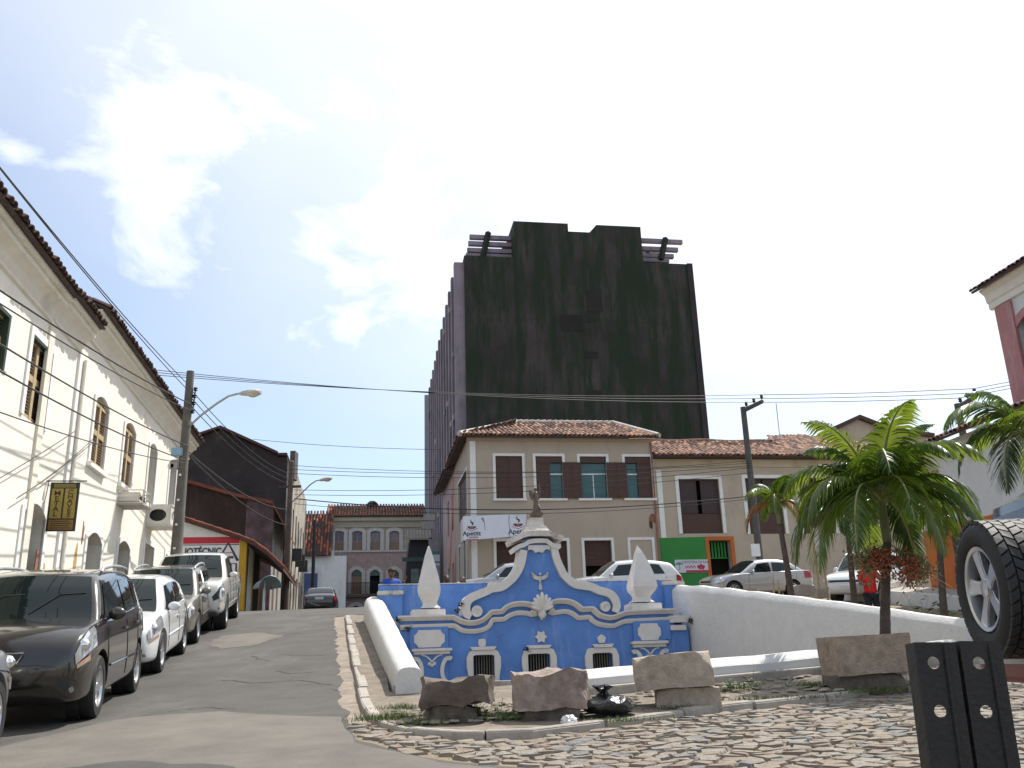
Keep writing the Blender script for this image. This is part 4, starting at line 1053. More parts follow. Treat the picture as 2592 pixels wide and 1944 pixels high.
def aircons():
    m = mat('aircon_white', (.62, .60, .54), .6, var=.1)
    # caged window unit
    s, z = LP.sz(298, 1240); s1 = LP.sz(327, 1262)[0]; zb = LP.sz(300, 1276)[1]
    root = thing('air_conditioner', 'caged window air conditioner under the second arched shutter', 'air conditioner', LP.P(s, zb, 0))
    s1 = s + .75
    mb = MB(); LP.rect(mb, s + .06, zb + .04, s1 - .06, z - .04, -.05, .50); part('housing', mb, m, root, bevel=.015)
    for i in range(3):
        mb = MB(); u = s + .10 + i * .19; LP.rect(mb, u, zb + .1, u + .15, z - .1, .50, .506); part('grille', mb, M['plastic'], root)
    mb = MB()
    for zz in (zb, (zb + z) / 2, z):
        mb.tube([LP.P(s, zz, 0), LP.P(s, zz, .6), LP.P(s1, zz, .6), LP.P(s1, zz, 0)], .014, 5)
    for u in (s, (s + s1) / 2, s1): mb.tube([LP.P(u, zb, .6), LP.P(u, z, .6)], .014, 5)
    part('cage', mb, mat('cage_white', (.55, .52, .45), .6), root)
    mb = MB(); LP.rect(mb, s, zb - .05, s1, zb - .015, 0, .62); part('shelf', mb, M['conc'], root)
    # concrete hood
    s, z = LP.sz(372, 1281); zb = LP.sz(372, 1330)[1]; s1 = s + .85
    root = thing('air_conditioner', 'white box hood with oval holes holding an air conditioner beside the pole', 'air conditioner', LP.P(s, zb, 0))
    def slab_hole(pl_pts, name):
        pass
    OP = Plane(LP.P(s, 0)[:2], E1)          # end face of the hood, seen from down the street
    mb = MB(); w = .62; h = z - zb
    def ring(pl, s0, z0, s1_, z1_, o0, o1):
        mbx = MB(); n = 20; cx, cz = (s0 + s1_) / 2, (z0 + z1_) / 2; out = []; inn = []
        for i in range(n):
            a = 2 * math.pi * (i + .5) / n; c, sn = math.cos(a), math.sin(a); k = 1 / max(abs(c), abs(sn)); out.append((cx + c * k * (s1_ - s0) / 2, cz + sn * k * (z1_ - z0) / 2)); inn.append((cx + c * (s1_ - s0) * .36, cz + sn * (z1_ - z0) * .34))
        secs = [[pl.P(*o, o0), pl.P(*o, o1), pl.P(*i, o1), pl.P(*i, o0)] for o, i in zip(out, inn)]; secs.append(secs[0]); mbx.loft(secs, True, False); return mbx
    part('side_panel', ring(OP, 0.0, zb, w, z, -.03, .03), m, root); 
    part('front_panel', ring(LP, s, zb, s1, z, w - .03, w + .03), m, root)
    mb = MB(); LP.rect(mb, s, z + .001, s1, z + .05, 0, w + .05); LP.rect(mb, s, zb - .05, s1, zb - .001, 0, w + .04); part('slabs', mb, m, root)
    mb = MB(); LP.rect(mb, s + .15, zb + .05, s1 - .15, z - .08, 0, .4); part('unit', mb, M['plastic'], root)
aircons()
# ---------------------------------------------------------------- corner house with the cafe banner
def z6(x, y): return 1050 + x / 2.949, 1000 + y / 2.949
def z4(x, y): return 1600 + x / 3.016, 1000 + y / 3.016
gc = at(1187, 1300, 40)
GP = Plane((gc.x, gc.y), E1); GS = Plane((gc.x, gc.y), E2, flip=True)
GB = 3.6       # foot of the walls, below the pavement
def corner_house():
    root = thing('corner_house', 'beige two-storey corner house with brown shutters and hipped tile roof', 'house', (gc.x, gc.y, 4.2))
    sE = GP.sz(1657, 1250)[0]; zt = GP.sz(1400, 1104, .45)[1]
    zw = GP.sz(1400, 1155)[1]; zs = GP.sz(1400, 1262)[1]
    wins = [(1255, 1323), (1357, 1425), (1469.5, 1536.6), (1584, 1650)]
    doors = [(1257, 1330), (1366, 1437), (1481, 1550)]; zd = GP.sz(1400, 1369)[1]
    W_ = [(GP.sz(a, 1210)[0], zs, GP.sz(b, 1210)[0], zw) for a, b in wins]; D_ = [(GP.sz(a, 1420)[0], GB, GP.sz(b, 1420)[0], zd) for a, b in doors]
    bl = (GP.sz(1598, 1420)[0], GB, GP.sz(1660, 1420)[0] - .12, zd)
    mb = MB(); GP.wall(mb, 0, GB, sE, zt, W_ + D_, 0, -.4); part('wall', mb, M['beige'], root)
    # side wall
    sS = 6.2; sw = []
    for a, b in ((1160, 1184),):
        sw.append((GS.sz(1186, 1240)[0] + .55, GS.sz(1180, 1300)[1], GS.sz(1160, 1240)[0], GS.sz(1180, 1190)[1]))
    sdoors = [(1.3, GB, 2.3, 7.2), (3.6, GB, 4.5, 7.2)]
    mb = MB(); GS.wall(mb, .41, GB, sS, zt, sw + sdoors, 0, -.4); part('side_wall', mb, M['beige'], root)
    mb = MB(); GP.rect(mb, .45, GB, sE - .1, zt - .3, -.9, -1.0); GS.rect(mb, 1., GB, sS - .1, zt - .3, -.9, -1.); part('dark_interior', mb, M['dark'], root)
    # corner pilaster, end pilaster, plinth course
    mb = MB(); GP.rect(mb, .08, GB, .34, zt - .15, -.01, .04); part('pilaster', mb, M['band'], root)
    mb = MB(); GP.prism(mb, [(-.06, zt - .14), (sE, zt - .14), (sE, zt), (-.06, zt)], -.01, .10); part('cornice', mb, M['beige'], root)
    # windows
    for i, (s0, z0, s1, z1) in enumerate(W_):
        w = surround(GP, s0, z0, s1, z1, .12, .035, root, M['band'], name='window', sill=True)
        mid = (s0 + s1) / 2
        if i == 0:
            leaf_panels(GP, s0 + .01, z0, mid - .005, z1 - .01, -.06, .05, w, M['wood_brown'], rows=(0, .33, .66, 1)); leaf_panels(GP, mid + .005, z0, s1 - .01, z1 - .01, -.06, .05, w, M['wood_brown'], rows=(0, .33, .66, 1))
        else:
            zt_ = GP.sz(1500, 1171)[1]; ztr = GP.sz(1500, 1199)[1]
            mb = MB(); GP.rect(mb, s0, zt_, s1, z1 - .002, -.06, -.02); part('head_board', mb, M['wood_brown'], w)
            mb = MB(); GP.rect(mb, s0, z0, s1, ztr - .03, -.16, -.14); GP.rect(mb, s0, ztr + .03, s1, zt_, -.16, -.14); part('pane', mb, M['glass_teal'], w)
            mb = MB(); GP.rect(mb, s0, ztr - .03, s1, ztr + .03, -.17, -.12); GP.rect(mb, mid - .02, z0, mid + .02, ztr - .03, -.17, -.125); part('glazing_bar', mb, M['band'], w)
    zt_ = GP.sz(1500, 1171)[1]
    for x0, x1, off in ((1357, 1394, -.05), (1425, 1472, .05), (1537, 1587, .05), (1616, 1650, -.05)):
        a, b = GP.sz(x0, 1220)[0], GP.sz(x1, 1220)[0]; mid = (a + b) / 2
        if off > 0:
            leaf_panels(GP, a, zs, mid - .006, zt_, off + .02, .04, root, M['wood_brown'], rows=(0, .33, .66, 1)); leaf_panels(GP, mid + .006, zs, b, zt_, off + .02, .04, root, M['wood_brown'], rows=(0, .33, .66, 1))
        else: leaf_panels(GP, a, zs, b, zt_, off, .04, root, M['wood_brown'], rows=(0, .33, .66, 1))
    # doors: half-lowered roller, dark inside
    for i, (s0, z0, s1, z1) in enumerate(D_):
        w = surround(GP, s0, z0, s1, z1, .12, .03, root, M['band'], name='door')
        mb = MB(); h = (z1 - 4.3) * (.42 if i != 1 else .5)
        for k in range(12): GP.rect(mb, s0 + .01, z1 - h * (k + 1) / 12, s1 - .01, z1 - h * k / 12 - .012, -.2, -.16 - .01 * (k % 2))
        part('roller_shutter', mb, M['wood_brown'], w)
    a, z0, b, z1 = bl; w = surround(GP, a, z0, b, z1, .12, .03, root, M['band'], name='blind_door')
    # side openings
    for k, (s0, z0, s1, z1) in enumerate(sw):
        w = surround(GS, s0, z0, s1, z1, .1, .03, root, M['band'], name='window')
        leaf_panels(GS, s0 + .02, z0, s1 - .02, z1, -.1, .05, w, M['wood_brown'])
    for s0, z0, s1, z1 in sdoors: surround(GS, s0, z0, s1, z1, .1, .03, root, M['band'], name='door')
    # plaster damage by the down pipe, pipe
    mb = MB(); GP.rect(mb, sE - .06, GB, sE + .02, zt - .05, .0, .07); part('down_pipe', mb, mat('rust_pipe', (.30, .14, .10), .8, var=.4), root)
    r2 = random.Random(2)
    for x, y, w_, h_, m in ((1652, 1312, .34, .5, mat('bare_brick', (.30, .13, .08))), (1648, 1326, .18, .45, M['wood_dark'])):
        s, z = GP.sz(x, y); mb = MB(); GP.prism(mb, [(s + w_ * (.5 + r2.uniform(-.15, .1)) * math.cos(a), z + h_ * (.5 + r2.uniform(-.2, .1)) * math.sin(a)) for a in (i * math.pi / 7 for i in range(14))], -.01, .008 + .004 * h_); part('bare_patch', mb, m, root)
    # hipped roof: front slope
    A = GP.P(-.42, zt + .02, .5); B = GP.P(sE + .25, zt + .02, .5); up = Vector((-GP.n.x, -GP.n.y, .38)); Lw = (B - A).length
    lenr = 5.6; ridge0 = GP.sz(1352, 1085)[0] + .4; ridge1 = GP.sz(1589, 1085)[0] + .5
    tile_roof(root, 'roof', A, B, up, lenr, [M['tile'], M['tile'], M['tile2'], M['tile_dark']], clip=[(0, 0), (Lw, 0), (ridge1 + .6, lenr), (ridge0, lenr)], seed=5)
    # left slope
    A2 = GS.P(sS + .2, zt + .02, .45); B2 = GS.P(-.45, zt + .02, .45); up2 = Vector((-GS.n.x, -GS.n.y, .50)); L2 = (B2 - A2).length
    tile_roof(root, 'side_roof', A2, B2, up2, 3.4, [M['tile'], M['tile_dark']], clip=[(0, 0), (L2, 0), (L2 - 3.4, 3.4), (0, 3.4)], seed=6, nobj=60, objs_rows=1)
    # ridge and hip cappings
    up_n = up.normalized(); mb = MB(); rr = [A + (B - A).normalized() * x + up_n * (lenr - .05) for x in np.linspace(ridge0, ridge1 + .6, 18)]
    for p, q in zip(rr, rr[1:]): mb.tube([p + Vector((0, 0, .03)), q.lerp(p, -.05) + Vector((0, 0, .05))], [.12, .14], 8)
    for e0, e1 in ((A, rr[0]), (B, rr[-1])):
        for k in range(16): mb.tube([e0.lerp(e1, k / 16) + Vector((0, 0, .04)), e0.lerp(e1, (k + 1.1) / 16) + Vector((0, 0, .07))], [.13, .11], 8)
    part('ridge_tiles', mb, mat('ridge_mortar', (.52, .47, .42), .9, var=.35, scale=5, stain=(.12, .10, .08), stain_amt=.7, stain_scale=(1, 1, 1)), root)
    return sE, zt
G_end, G_zt = corner_house()

def banner():
    pts = [z6(360, 905), z6(835, 885), z6(820, 1050), z6(370, 1085)]
    BPn = Plane(GP.P(-.33, 0, 1.05)[:2], (E1.x * math.cos(-.05) - E1.y * math.sin(-.05), E1.x * math.sin(-.05) + E1.y * math.cos(-.05)))
    q = [BPn.sz(*p) for p in pts]; root = thing('shop_banner', 'white cafe banner with two steaming coffee cup logos on the corner house', 'banner', BPn.P(*q[3]))
    m = mat('banner_vinyl', (.66, .68, .74), .5, var=.04, scale=2)
    poly = [q[3], q[2], q[1], q[0]]; mb = MB(); BPn.prism(mb, poly, -.12, 0); part('panel', mb, m, root)
    mk = mat('print_black', (.02, .02, .022), .6); mr = mat('print_red', (.45, .12, .13), .6); mg = mat('print_grey', (.25, .26, .3), .6)
    # bent side return towards the side wall
    RS = Plane(BPn.P(*q[0], 0)[:2], (E2.x, E2.y), flip=True); mb = MB(); RS.rect(mb, .0, q[3][1], 1.0, q[0][1] - .05, -.05, 0); part('return_panel', mb, m, root)
    for cx, cy, k in ((425, 985, 1.), (770, 965, 1.12)):
        s, z = BPn.sz(*z6(cx, cy)); logo = None
        mb = MB(); BPn.prism(mb, [(s - .19 * k, z + .03 * k)] + [(s + .19 * k * math.cos(a), z + .03 * k + .12 * k * math.sin(a)) for a in (math.pi + i * math.pi / 8 for i in range(1, 9))], .001, .004); logo = part('logo_cup', mb, mk, root)
        mb = MB(); BPn.prism(mb, [(s - .13 * k, z + .0 * k), (s + .13 * k, z + .0 * k), (s, z - .07 * k)], .004, .006); part('logo_heart', mb, mr, logo)
        mb = MB(); BPn.band(mb, [(s - .25 * k, z - .06 * k), (s, z - .17 * k), (s + .25 * k, z - .06 * k)], .03, .001, .004); part('logo_saucer', mb, mr, logo)
        mb = MB(); BPn.band(mb, smooth_path([(s + .02, z + .08 * k), (s + .05 * k, z + .16 * k), (s - .04 * k, z + .22 * k), (s - .02 * k, z + .32 * k)], 3), [.05, .06, .06, .07, .07, .06, .05, .04, .03, .01], .001, .004); part('logo_steam', mb, mk, logo)
        lettering('Apetitt', .27 * k, BPn, s, z - .28 * k, .003, root, mk, depth=.001, bold=.006)
        mb = MB(); BPn.rect(mb, s - .12 * k, z - .465 * k, s + .27 * k, z - .41 * k, .001, .004); part('print_line', mb, mg, root)
        mb = MB(); BPn.rect(mb, s - .25 * k, z - .57 * k, s + .27 * k, z - .51 * k, .001, .004); part('print_line', mb, mr, root)
    x = [z6(705, 890), z6(702, 950), z6(710, 1010), z6(705, 1060)]; mb = MB(); BPn.band(mb, smooth_path([BPn.sz(*p) for p in x], 3), .035, .001, .004); part('print_line', mb, mg, root)
    x = [z6(500, 915), z6(512, 935), z6(520, 960), z6(525, 1010)]; mb = MB(); BPn.band(mb, smooth_path([BPn.sz(*p) for p in x], 3), [.05, .09, .10, .09, .07, .04, .03, .03, .03, .02], .001, .004); part('print_line', mb, mg, root)
banner()

# ---------------------------------------------------------------- pink house up the side street, with awnings
def pink_house():
    st = 6.25; en = 13.5
    p0 = GS.P(st, 0); root = thing('pink_house', 'salmon painted house with orange stripe behind the corner house', 'house', GS.P(st, 4.3))
    zt = G_zt - .1
    m = mat('pink_render', (.46, .36, .34), .9, var=.2, scale=1, stain=(.62, .55, .52), stain_amt=.6, stain_scale=(.8, .8, .3))
    drs = [(st + .8, GB, st + 1.8, 6.8), (st + 3.2, GB, st + 4.2, 6.8)]
    mb = MB(); GS.wall(mb, st, GB, en, zt, drs + [(st + .9, 8.5, st + 1.8, 10.4), (st + 3.3, 8.5, st + 4.2, 10.4)], 0, -.4); part('wall', mb, m, root)
    mb = MB(); GS.rect(mb, st + .2, GB, en - .2, zt - .3, -.5, -.6); part('dark_interior', mb, M['dark'], root)
    mo = mat('salmon_paint', (.52, .17, .10), .85, var=.2, scale=2, stain=(.55, .3, .24), stain_amt=.5)
    mb = MB(); GS.prism(mb, [(st + .1, zt - .4), (st + .7, zt - .4), (st + 3.5, 6.6), (st + 2.6, 6.6)], -.01, .012); part('painted_stripe', mb, mo, root)
    mb = MB(); GS.prism(mb, [(st, GB), (st + .75, GB), (st + .75, 5.5), (st, 7.3)], -.01, .014); part('painted_dado', mb, mo, root)
    up = Vector((-GS.n.x, -GS.n.y, .5))
    tile_roof(root, 'roof', GS.P(en, zt, .5), GS.P(st + .05, zt, .5), up, 3.0, [M['tile_dark']], seed=8, nobj=0)
pink_house()
def storefront():
    s0 = 13.6; root = thing('dark_storefront', 'black-fronted shop with grey corrugated awnings past the pink house', 'shop', GS.P(s0, 4.4))
    mb = MB(); GS.rect(mb, s0, GB, s0 + 9, 9.6, -3, 0); part('wall', mb, mat('shop_grey', (.13, .125, .13), .8, var=.2), root)
    md = mat('shop_black', (.018, .019, .022), .6)
    SF = Plane(GS.P(s0, 0, 0)[:2], E1)     # face seen from the square
    x = [SF.sz(px, py) for px, py in ((1010, 1480), (1085, 1480), (1085, 1366), (1037, 1366))]
    mb = MB(); SF.prism(mb, [(x[0][0], GB), (x[1][0], GB), x[2], x[3]], 0, -2.5); part('awning_body', mb, md, root)
    (a, z1), (b, z0) = SF.sz(1018, 1411), SF.sz(1076, 1421); mb = MB(); SF.rect(mb, a, z0, b, z1, .001, .05); part('fascia_board', mb, mat('fascia_teal', (.05, .09, .085), .6), root)
    for (a0, y0, a1, y1) in ((1040, 1440, 1060, 1475), (1064, 1440, 1082, 1470)):
        (a, z1), (b, z0) = SF.sz(a0, y0), SF.sz(a1, y1); mb = MB(); SF.rect(mb, a, z0, b, z1, .001, .03); part('window', mb, M['glass'], root)
    # corrugated awning sheets
    mg = mat('awning_grey', (.07, .07, .075), .95, var=.2, scale=3, spec=.1)
    for k, (y0, y1, x0, x1, off) in enumerate(((1340, 1366, 1028, 1092, .2), (1318, 1342, 1066, 1098, -1.5), (1300, 1320, 1072, 1100, -3.))):
        (a, z1), (b, z0) = SF.sz(x0, y0, off), SF.sz(x1, y1, off); mb = MB(); secs = []
        for i in range(25):
            u = a + (b - a) * i / 24; w = .03 * math.sin(i * 2.1); secs.append([SF.P(u, z0, off + .5 + w), SF.P(u, z1, off + w - .3), SF.P(u, z1 - .03, off + w - .3), SF.P(u, z0 - .03, off + .5 + w)])
        mb.loft(secs); part('awning', mb, mg, root)
storefront()
def kiosk_sign():
    SF = Plane(GS.P(5.0, 0, .9)[:2], E1); (a, z1), (b, z0) = SF.sz(1090, 1396), SF.sz(1113, 1466)
    root = thing('pharmacy_sign', 'tall blue and white sign board between the obelisk and the corner house', 'sign', SF.P((a + b) / 2, 4.3))
    mb = MB(); mb.tube([SF.P((a + b) / 2, 3.9, -.05), SF.P((a + b) / 2, z1, -.05)], .04, 8); part('post', mb, M['steel_grey'], root)
    h = z1 - z0
    for k, (f0, f1, m) in enumerate(((0, .11, mat('sign_teal', (.05, .14, .16), .5)), (.12, .36, mat('sign_white', (.5, .52, .56), .5)), (.37, .41, mat('sign_blue', (.08, .13, .35), .5)), (.42, .52, mat('sign_white', (.5, .5, .5))), (.54, 1., mat('sign_lilac', (.30, .25, .30), .6, var=.2)))):
        mb = MB(); SF.rect(mb, a, z1 - h * f1, b, z1 - h * f0, 0, .06); part('sign_panel', mb, m, root)
kiosk_sign()

# ---------------------------------------------------------------- row house with the green ice-cream shop
def row_house():
    s0 = G_end + .02; root = thing('row_house', 'long beige row house with uneven tile roof and green ice-cream shop front', 'house', GP.P(s0 + 4, 4.1))
    sR = GP.sz(2345, 1300)[0]; zt = GP.sz(1860, 1156, .5)[1]
    def op(x0, y0, x1, y1, rowc): return (GP.sz(x0, rowc)[0], GP.sz((x0 + x1) / 2, y1)[1], GP.sz(x1, rowc)[0], GP.sz((x0 + x1) / 2, y0)[1])
    wins = [op(1723, 1212, 1825.5, 1350, 1280), op(1893, 1210, 1982, 1351, 1280), op(2028, 1209, 2108, 1350, 1280), op(2150, 1208, 2218, 1349, 1280), op(2262, 1208, 2318, 1348, 1280)]
    gd = GP.sz(1802, 1450)[0], GB, GP.sz(1857, 1450)[0], GP.sz(1830, 1367)[1]
    mb = MB(); GP.wall(mb, s0, GB, sR, zt, wins + [gd], -.05, -.45); part('wall', mb, M['beige2'], root)
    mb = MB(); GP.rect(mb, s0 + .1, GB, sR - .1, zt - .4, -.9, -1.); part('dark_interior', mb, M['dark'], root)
    mb = MB(); GP.rect(mb, s0 + .14, GP.sz(1670, 1361)[1], s0 + .38, GP.sz(1670, 1190)[1], -.06, -.01); part('pilaster', mb, M['band'], root)
    mb = MB(); GP.rect(mb, s0 + .02, zt - .38, sR, zt - .02, -.06, .02); part('cornice', mb, mat('stained_cornice', (.50, .42, .30), .9, var=.2, scale=1.5, stain=(.3, .24, .15), stain_amt=.6), root)
    mb = MB(); GP.rect(mb, s0 + .02, zt - .02, sR, zt + .06, -.06, .48); part('eaves_board', mb, M['wood_dark'], root)
    for i, (a, z0, b, z1) in enumerate(wins):
        w = surround(GP, a, z0, b, z1, .16, -.01, root, M['band'], name='window', o0=-.07); mid = (a + b) / 2; zm = z0 + (z1 - z0) * .36
        mb = MB(); GP.rect(mb, a + .01, z0 + .01, b - .01, zm, -.2, -.14); part('apron', mb, M['wood_brown'], w)
        g = .10 if i == 0 else .04
        leaf_panels(GP, a + .02, zm + .02, mid - g, z1 - .02, -.16, .05, w, M['wood_dark'], rows=(0, .5, 1)); leaf_panels(GP, mid + g, zm + .02, b - .02, z1 - .02, -.16, .05, w, M['wood_dark'], rows=(0, .5, 1))
    # green shop front
    g0, g1 = GP.sz(1668, 1420)[0], GP.sz(1794, 1420)[0]; zg = GP.sz(1730, 1362)[1]
    mb = MB(); GP.prism(mb, [(g0, GB), (g1, GB), (g1, zg + .05), (g0 + 1., zg + .03), (g0, zg)], -.06, -.02); part('green_front', mb, M['green'], root)
    d = surround(GP, *gd, .17, .0, root, M['orange'], name='door', o0=-.07)
    a, z0, b, z1 = gd; mb = MB(); zz = z1 - (z1 - 4.2) * .3
    for k in range(6): GP.rect(mb, a + .06 + k * (b - a - .12) / 6, zz + .05, a + .06 + (k + .55) * (b - a - .12) / 6, z1 - .05, -.35, -.32)
    GP.rect(mb, a + .01, zz, b - .01, zz + .05, -.36, -.31); part('fanlight', mb, M['green'], d)
    # roof in two runs
    A = GP.P(s0 + .02, zt + .06, .5); B = GP.P(GP.sz(2040, 1150)[0], zt + .06, .5); up = Vector((-GP.n.x, -GP.n.y, .40))
    tile_roof(root, 'roof', A, B, up, 4.4, [M['tile'], M['tile'], M['tile2'], M['tile_dark']], seed=21)
    C = GP.P(sR + .3, zt + .06, .5); Lw = (C - B).length
    tile_roof(root, 'roof', B, C, up, 7.2, [M['tile'], M['tile2'], M['tile_dark']], seed=22, nobj=200, clip=[(0, 0), (Lw, 0), (Lw, 2.5), (3.2, 7.2), (1.0, 6.6), (0, 4.4)])
    mb = MB(); un = up.normalized(); ex = (B - A).normalized(); rr = [A + ex * x + un * 4.4 + Vector((0, 0, .04 + .03 * math.sin(x * 2))) for x in np.linspace(0, (B - A).length, 20)] + [B + ex * 1. + un * 6.6]
    for p, q in zip(rr, rr[1:]): mb.tube([p, q], [.13, .12], 8)
    part('ridge_tiles', mb, M['tile'], root)
    mb = MB(); p = GP.P(GP.sz(2068, 1085)[0], 0, -4); zz = at(2068, 1090, p.y).z; mb.tube([(p.x, p.y, zz - .5), (p.x + .02, p.y, at(2061, 1018, p.y).z)], .025, 5); part('antenna', mb, M['steel_grey'], root)
row_house()
def ice_sign():
    q = [z4(325, 1258), z4(575, 1245), z4(575, 1342), z4(332, 1357)]; P_ = [GP.sz(*p) for p in q]; a = (P_[0][0] + P_[3][0]) / 2; b = P_[1][0]; z1 = P_[0][1]; z0 = P_[3][1]
    root = thing('shop_sign', 'small white ice-cream shop sign with a palm tree on the green wall', 'sign', GP.P(a, z0, 0))
    mb = MB(); GP.rect(mb, a, z0, b, z1, -.03, .01); part('board', mb, mat('sign_white2', (.62, .60, .64), .5), root)
    mk = mat('print_dark', (.05, .05, .08), .6); mr = mat('print_crimson', (.42, .03, .06), .6); mg = mat('print_green', (.05, .25, .22), .6); h = z1 - z0; w = b - a
    lettering('SORVETERIA DA ILHA', .17, GP, a + w * .62, z1 - h * .2, .012, root, mk, depth=.001, sx=.78)
    mb = MB(); GP.band(mb, smooth_path([(a + w * (.30 + .045 * i), z1 - h * (.56 + (.10 if i % 2 else -.10))) for i in range(8)], 3), .035, .01, .013); part('red_script', mb, mr, root)
    mb = MB(); GP.rect(mb, a + w * .32, z0 + .005, b, z0 + h * .18, .01, .013); part('red_band', mb, mr, root)
    mb = MB(); s, z = a + w * .12, z0 + h * .62; GP.band(mb, [(s, z0 + h * .2), (s + .03, z0 + h * .4), (s, z)], [.04, .03, .025], .01, .013)
    for k in range(6):
        an = -.3 + k * .75; GP.band(mb, [(s, z), (s + .10 * math.cos(an), z + .05 + .06 * math.sin(an)), (s + .19 * math.cos(an), z + .08 * math.sin(an) - .02)], [.03, .05, .005], .01, .0135 + k * .0005)
    part('palm_print', mb, mg, root)
    mb = MB(); s, z = a + w * .78, z0 + h * .45
    for dx, dz in ((-.12, 0), (0, .05), (.12, 0), (-.06, -.06), (.07, -.07)): GP.prism(mb, [(s + dx + .07 * math.cos(t), z + dz + .07 * math.sin(t)) for t in (i * math.pi / 5 for i in range(10))], .01, .013 + .001 * (dx + .12) * 8)
    part('fruit_print', mb, mr, root)
ice_sign()
def far_gable():
    FG = Plane(at(2170, 1060, 55)[:2], E1); pts = [FG.sz(*p) for p in ((2105, 1092), (2172, 1061), (2245, 1090), (2360, 1108), (2360, 1400), (2105, 1400))]
    root = thing('gable_house', 'distant house gable with brown stain rising behind the row house roof', 'house', FG.P(0, 5))
    mb = MB(); FG.prism(mb, pts, 0, -6); part('wall', mb, M['beige2'], root)
    mb = MB(); FG.band(mb, [(s, z + .1) for s, z in pts[:4]], .25, .3, -6.3); part('roof', mb, M['tile_dark'], root)
far_gable()
# ---------------------------------------------------------------- dark tower block
def z8(x, y): return 1050 + x / 2.5525, 500 + y / 2.5525
def tower():
    c = at(1175, 650, 75); TP = Plane((c.x, c.y), E1); TS = Plane((c.x, c.y), E2, flip=True)
    root = thing('tower_block', 'tall windowless dark stained office tower with stepped top and side fins', 'tower', (c.x + 10, c.y + 3, 5.))
    D = 36.
    zL = TP.sz(*z8(318, 385))[1]; zR = TP.sz(*z8(1800, 420))[1]; zl = (zL + zR) / 2
    sR = TP.sz(*z8(1843, 980))[0]
    a0, zc = TP.sz(*z8(637, 158)); a1 = TP.sz(*z8(1470, 185))[0]; zc2 = TP.sz(*z8(1465, 185))[1]; zc = (zc + zc2) / 2
    n0 = TP.sz(*z8(990, 200))[0]; n1 = TP.sz(*z8(1120, 200))[0]; zn = TP.sz(*z8(1050, 222))[1]
    a1 = a1 - .2
    mb = MB(); TP.rect(mb, 0, 0, sR, zl, 0, -D); part('slab', mb, M['tower'], root)
    mb = MB(); TP.prism(mb, [(a0, zl - 6), (a1, zl - 6), (a1, zc), (n1 + .8, zc), (n1 + .1, zn), (n0, zn), (n0, zc), (a0, zc)], .012, -7); part('stair_head', mb, M['tower'], root)
    b0, b1 = TP.sz(*z8(1020, 200))[0], TP.sz(*z8(1090, 200))[0]; mb = MB(); TP.rect(mb, b0, zn - .1, b1, zc - .1, -2, -5); part('water_tank', mb, M['tower_patch'], root, bevel=.3)
    # panels of render in differing stain
    for k, (x, y, w, h, m) in enumerate(((940, 755, 150, 110, 0), (1100, 745, 70, 60, 0), (1105, 590, 110, 150, 0), (1080, 515, 80, 60, 0), (1100, 995, 85, 45, 0), (1140, 1040, 45, 120, 0), (1040, 1060, 60, 90, 0), (1295, 790, 60, 70, 0), (690, 735, 220, 15, 0), (1115, 1245, 90, 40, 0), (870, 755, 70, 110, 1), (1170, 760, 110, 160, 1), (1100, 1040, 40, 120, 1), (700, 420, 280, 110, 1), (980, 430, 100, 230, 1), (1335, 400, 14, 90, 0), (1190, 430, 80, 120, 2), (560, 880, 90, 270, 0), (360, 490, 120, 260, 0), (1180, 1160, 60, 120, 1), (1640, 500, 140, 330, 2), (1480, 450, 240, 35, 0), (1380, 1040, 70, 90, 0), (640, 1150, 260, 120, 0), (1500, 1360, 140, 130, 0), (880, 880, 60, 160, 1))):
        if k not in (0, 1, 2, 4, 9, 15): continue
        (s0, z1), (s1, z0) = TP.sz(*z8(x, y)), TP.sz(*z8(x + w, y + h)); mb = MB(); o = .015 + .004 * (k % 5) + (.014 if z1 > zl - 6 else 0)
        TP.rect(mb, s0, z0, s1, z1, 0, o); part('render_patch', mb, (M['tower_patch'], M['tower_patch2'], mat('tower_purple', (.038, .030, .033), .95, var=.3, scale=.3))[m], root)
    mb = MB(); TP.rect(mb, sR - .5, 0, sR + .03, zl + .05, -.2, .1); part('edge_pier', mb, mat('tower_purple', (.06, .048, .052)), root)
    # side fins, each with recessed windows between
    n = 12; st = D / n
    for i in range(n):
        s = .25 + i * st; mb = MB(); TS.rect(mb, s, 0, s + .7, zl - .6 - .15 * i, -.05, .9); part('fin', mb, M['tower_fin'], root)
    mb = MB(); TS.rect(mb, D - .3, 0, D + .3, zl - 2.5, -.1, 1.25); part('end_fin', mb, mat('tower_pale', (.38, .38, .42), .9), root)
    r2 = random.Random(4)
    for fl in range(11):
        for i in range(n - 1):
            s = .25 + i * st + .75; z = 6 + fl * 2.85
            mb = MB(); TS.rect(mb, s, z, s + st - .8, z + 1.5, .0, .05); w = part('window', mb, M['glass'], root)
            if r2.random() < .3:
                mb = MB(); u = s + r2.uniform(.2, 1.2); TS.rect(mb, u, z - .6, u + .8, z - .1, .0, .95); part('aircon_box', mb, r2.choice((M['conc'], M['dim'], M['plastic'])), root)
    # pergolas on the roof
    for side, rows in (('L', ((355, 250), (347, 292), (340, 335), (330, 370))), ('R', ((1730, 285), (1702, 335), (1674, 377), (1645, 406)))):
        for k, (x, y) in enumerate(rows):
            s, z = TP.sz(*z8(x, y), -1.5); mb = MB()
            if side == 'L': TP.rect(mb, s, z - .20, a0 + .0, z + .20, -1.5, -1.9); 
            else: TP.rect(mb, a1, z - .20, s, z + .20, -1.5, -1.9)
            part('pergola_beam', mb, M['tower_fin'], root)
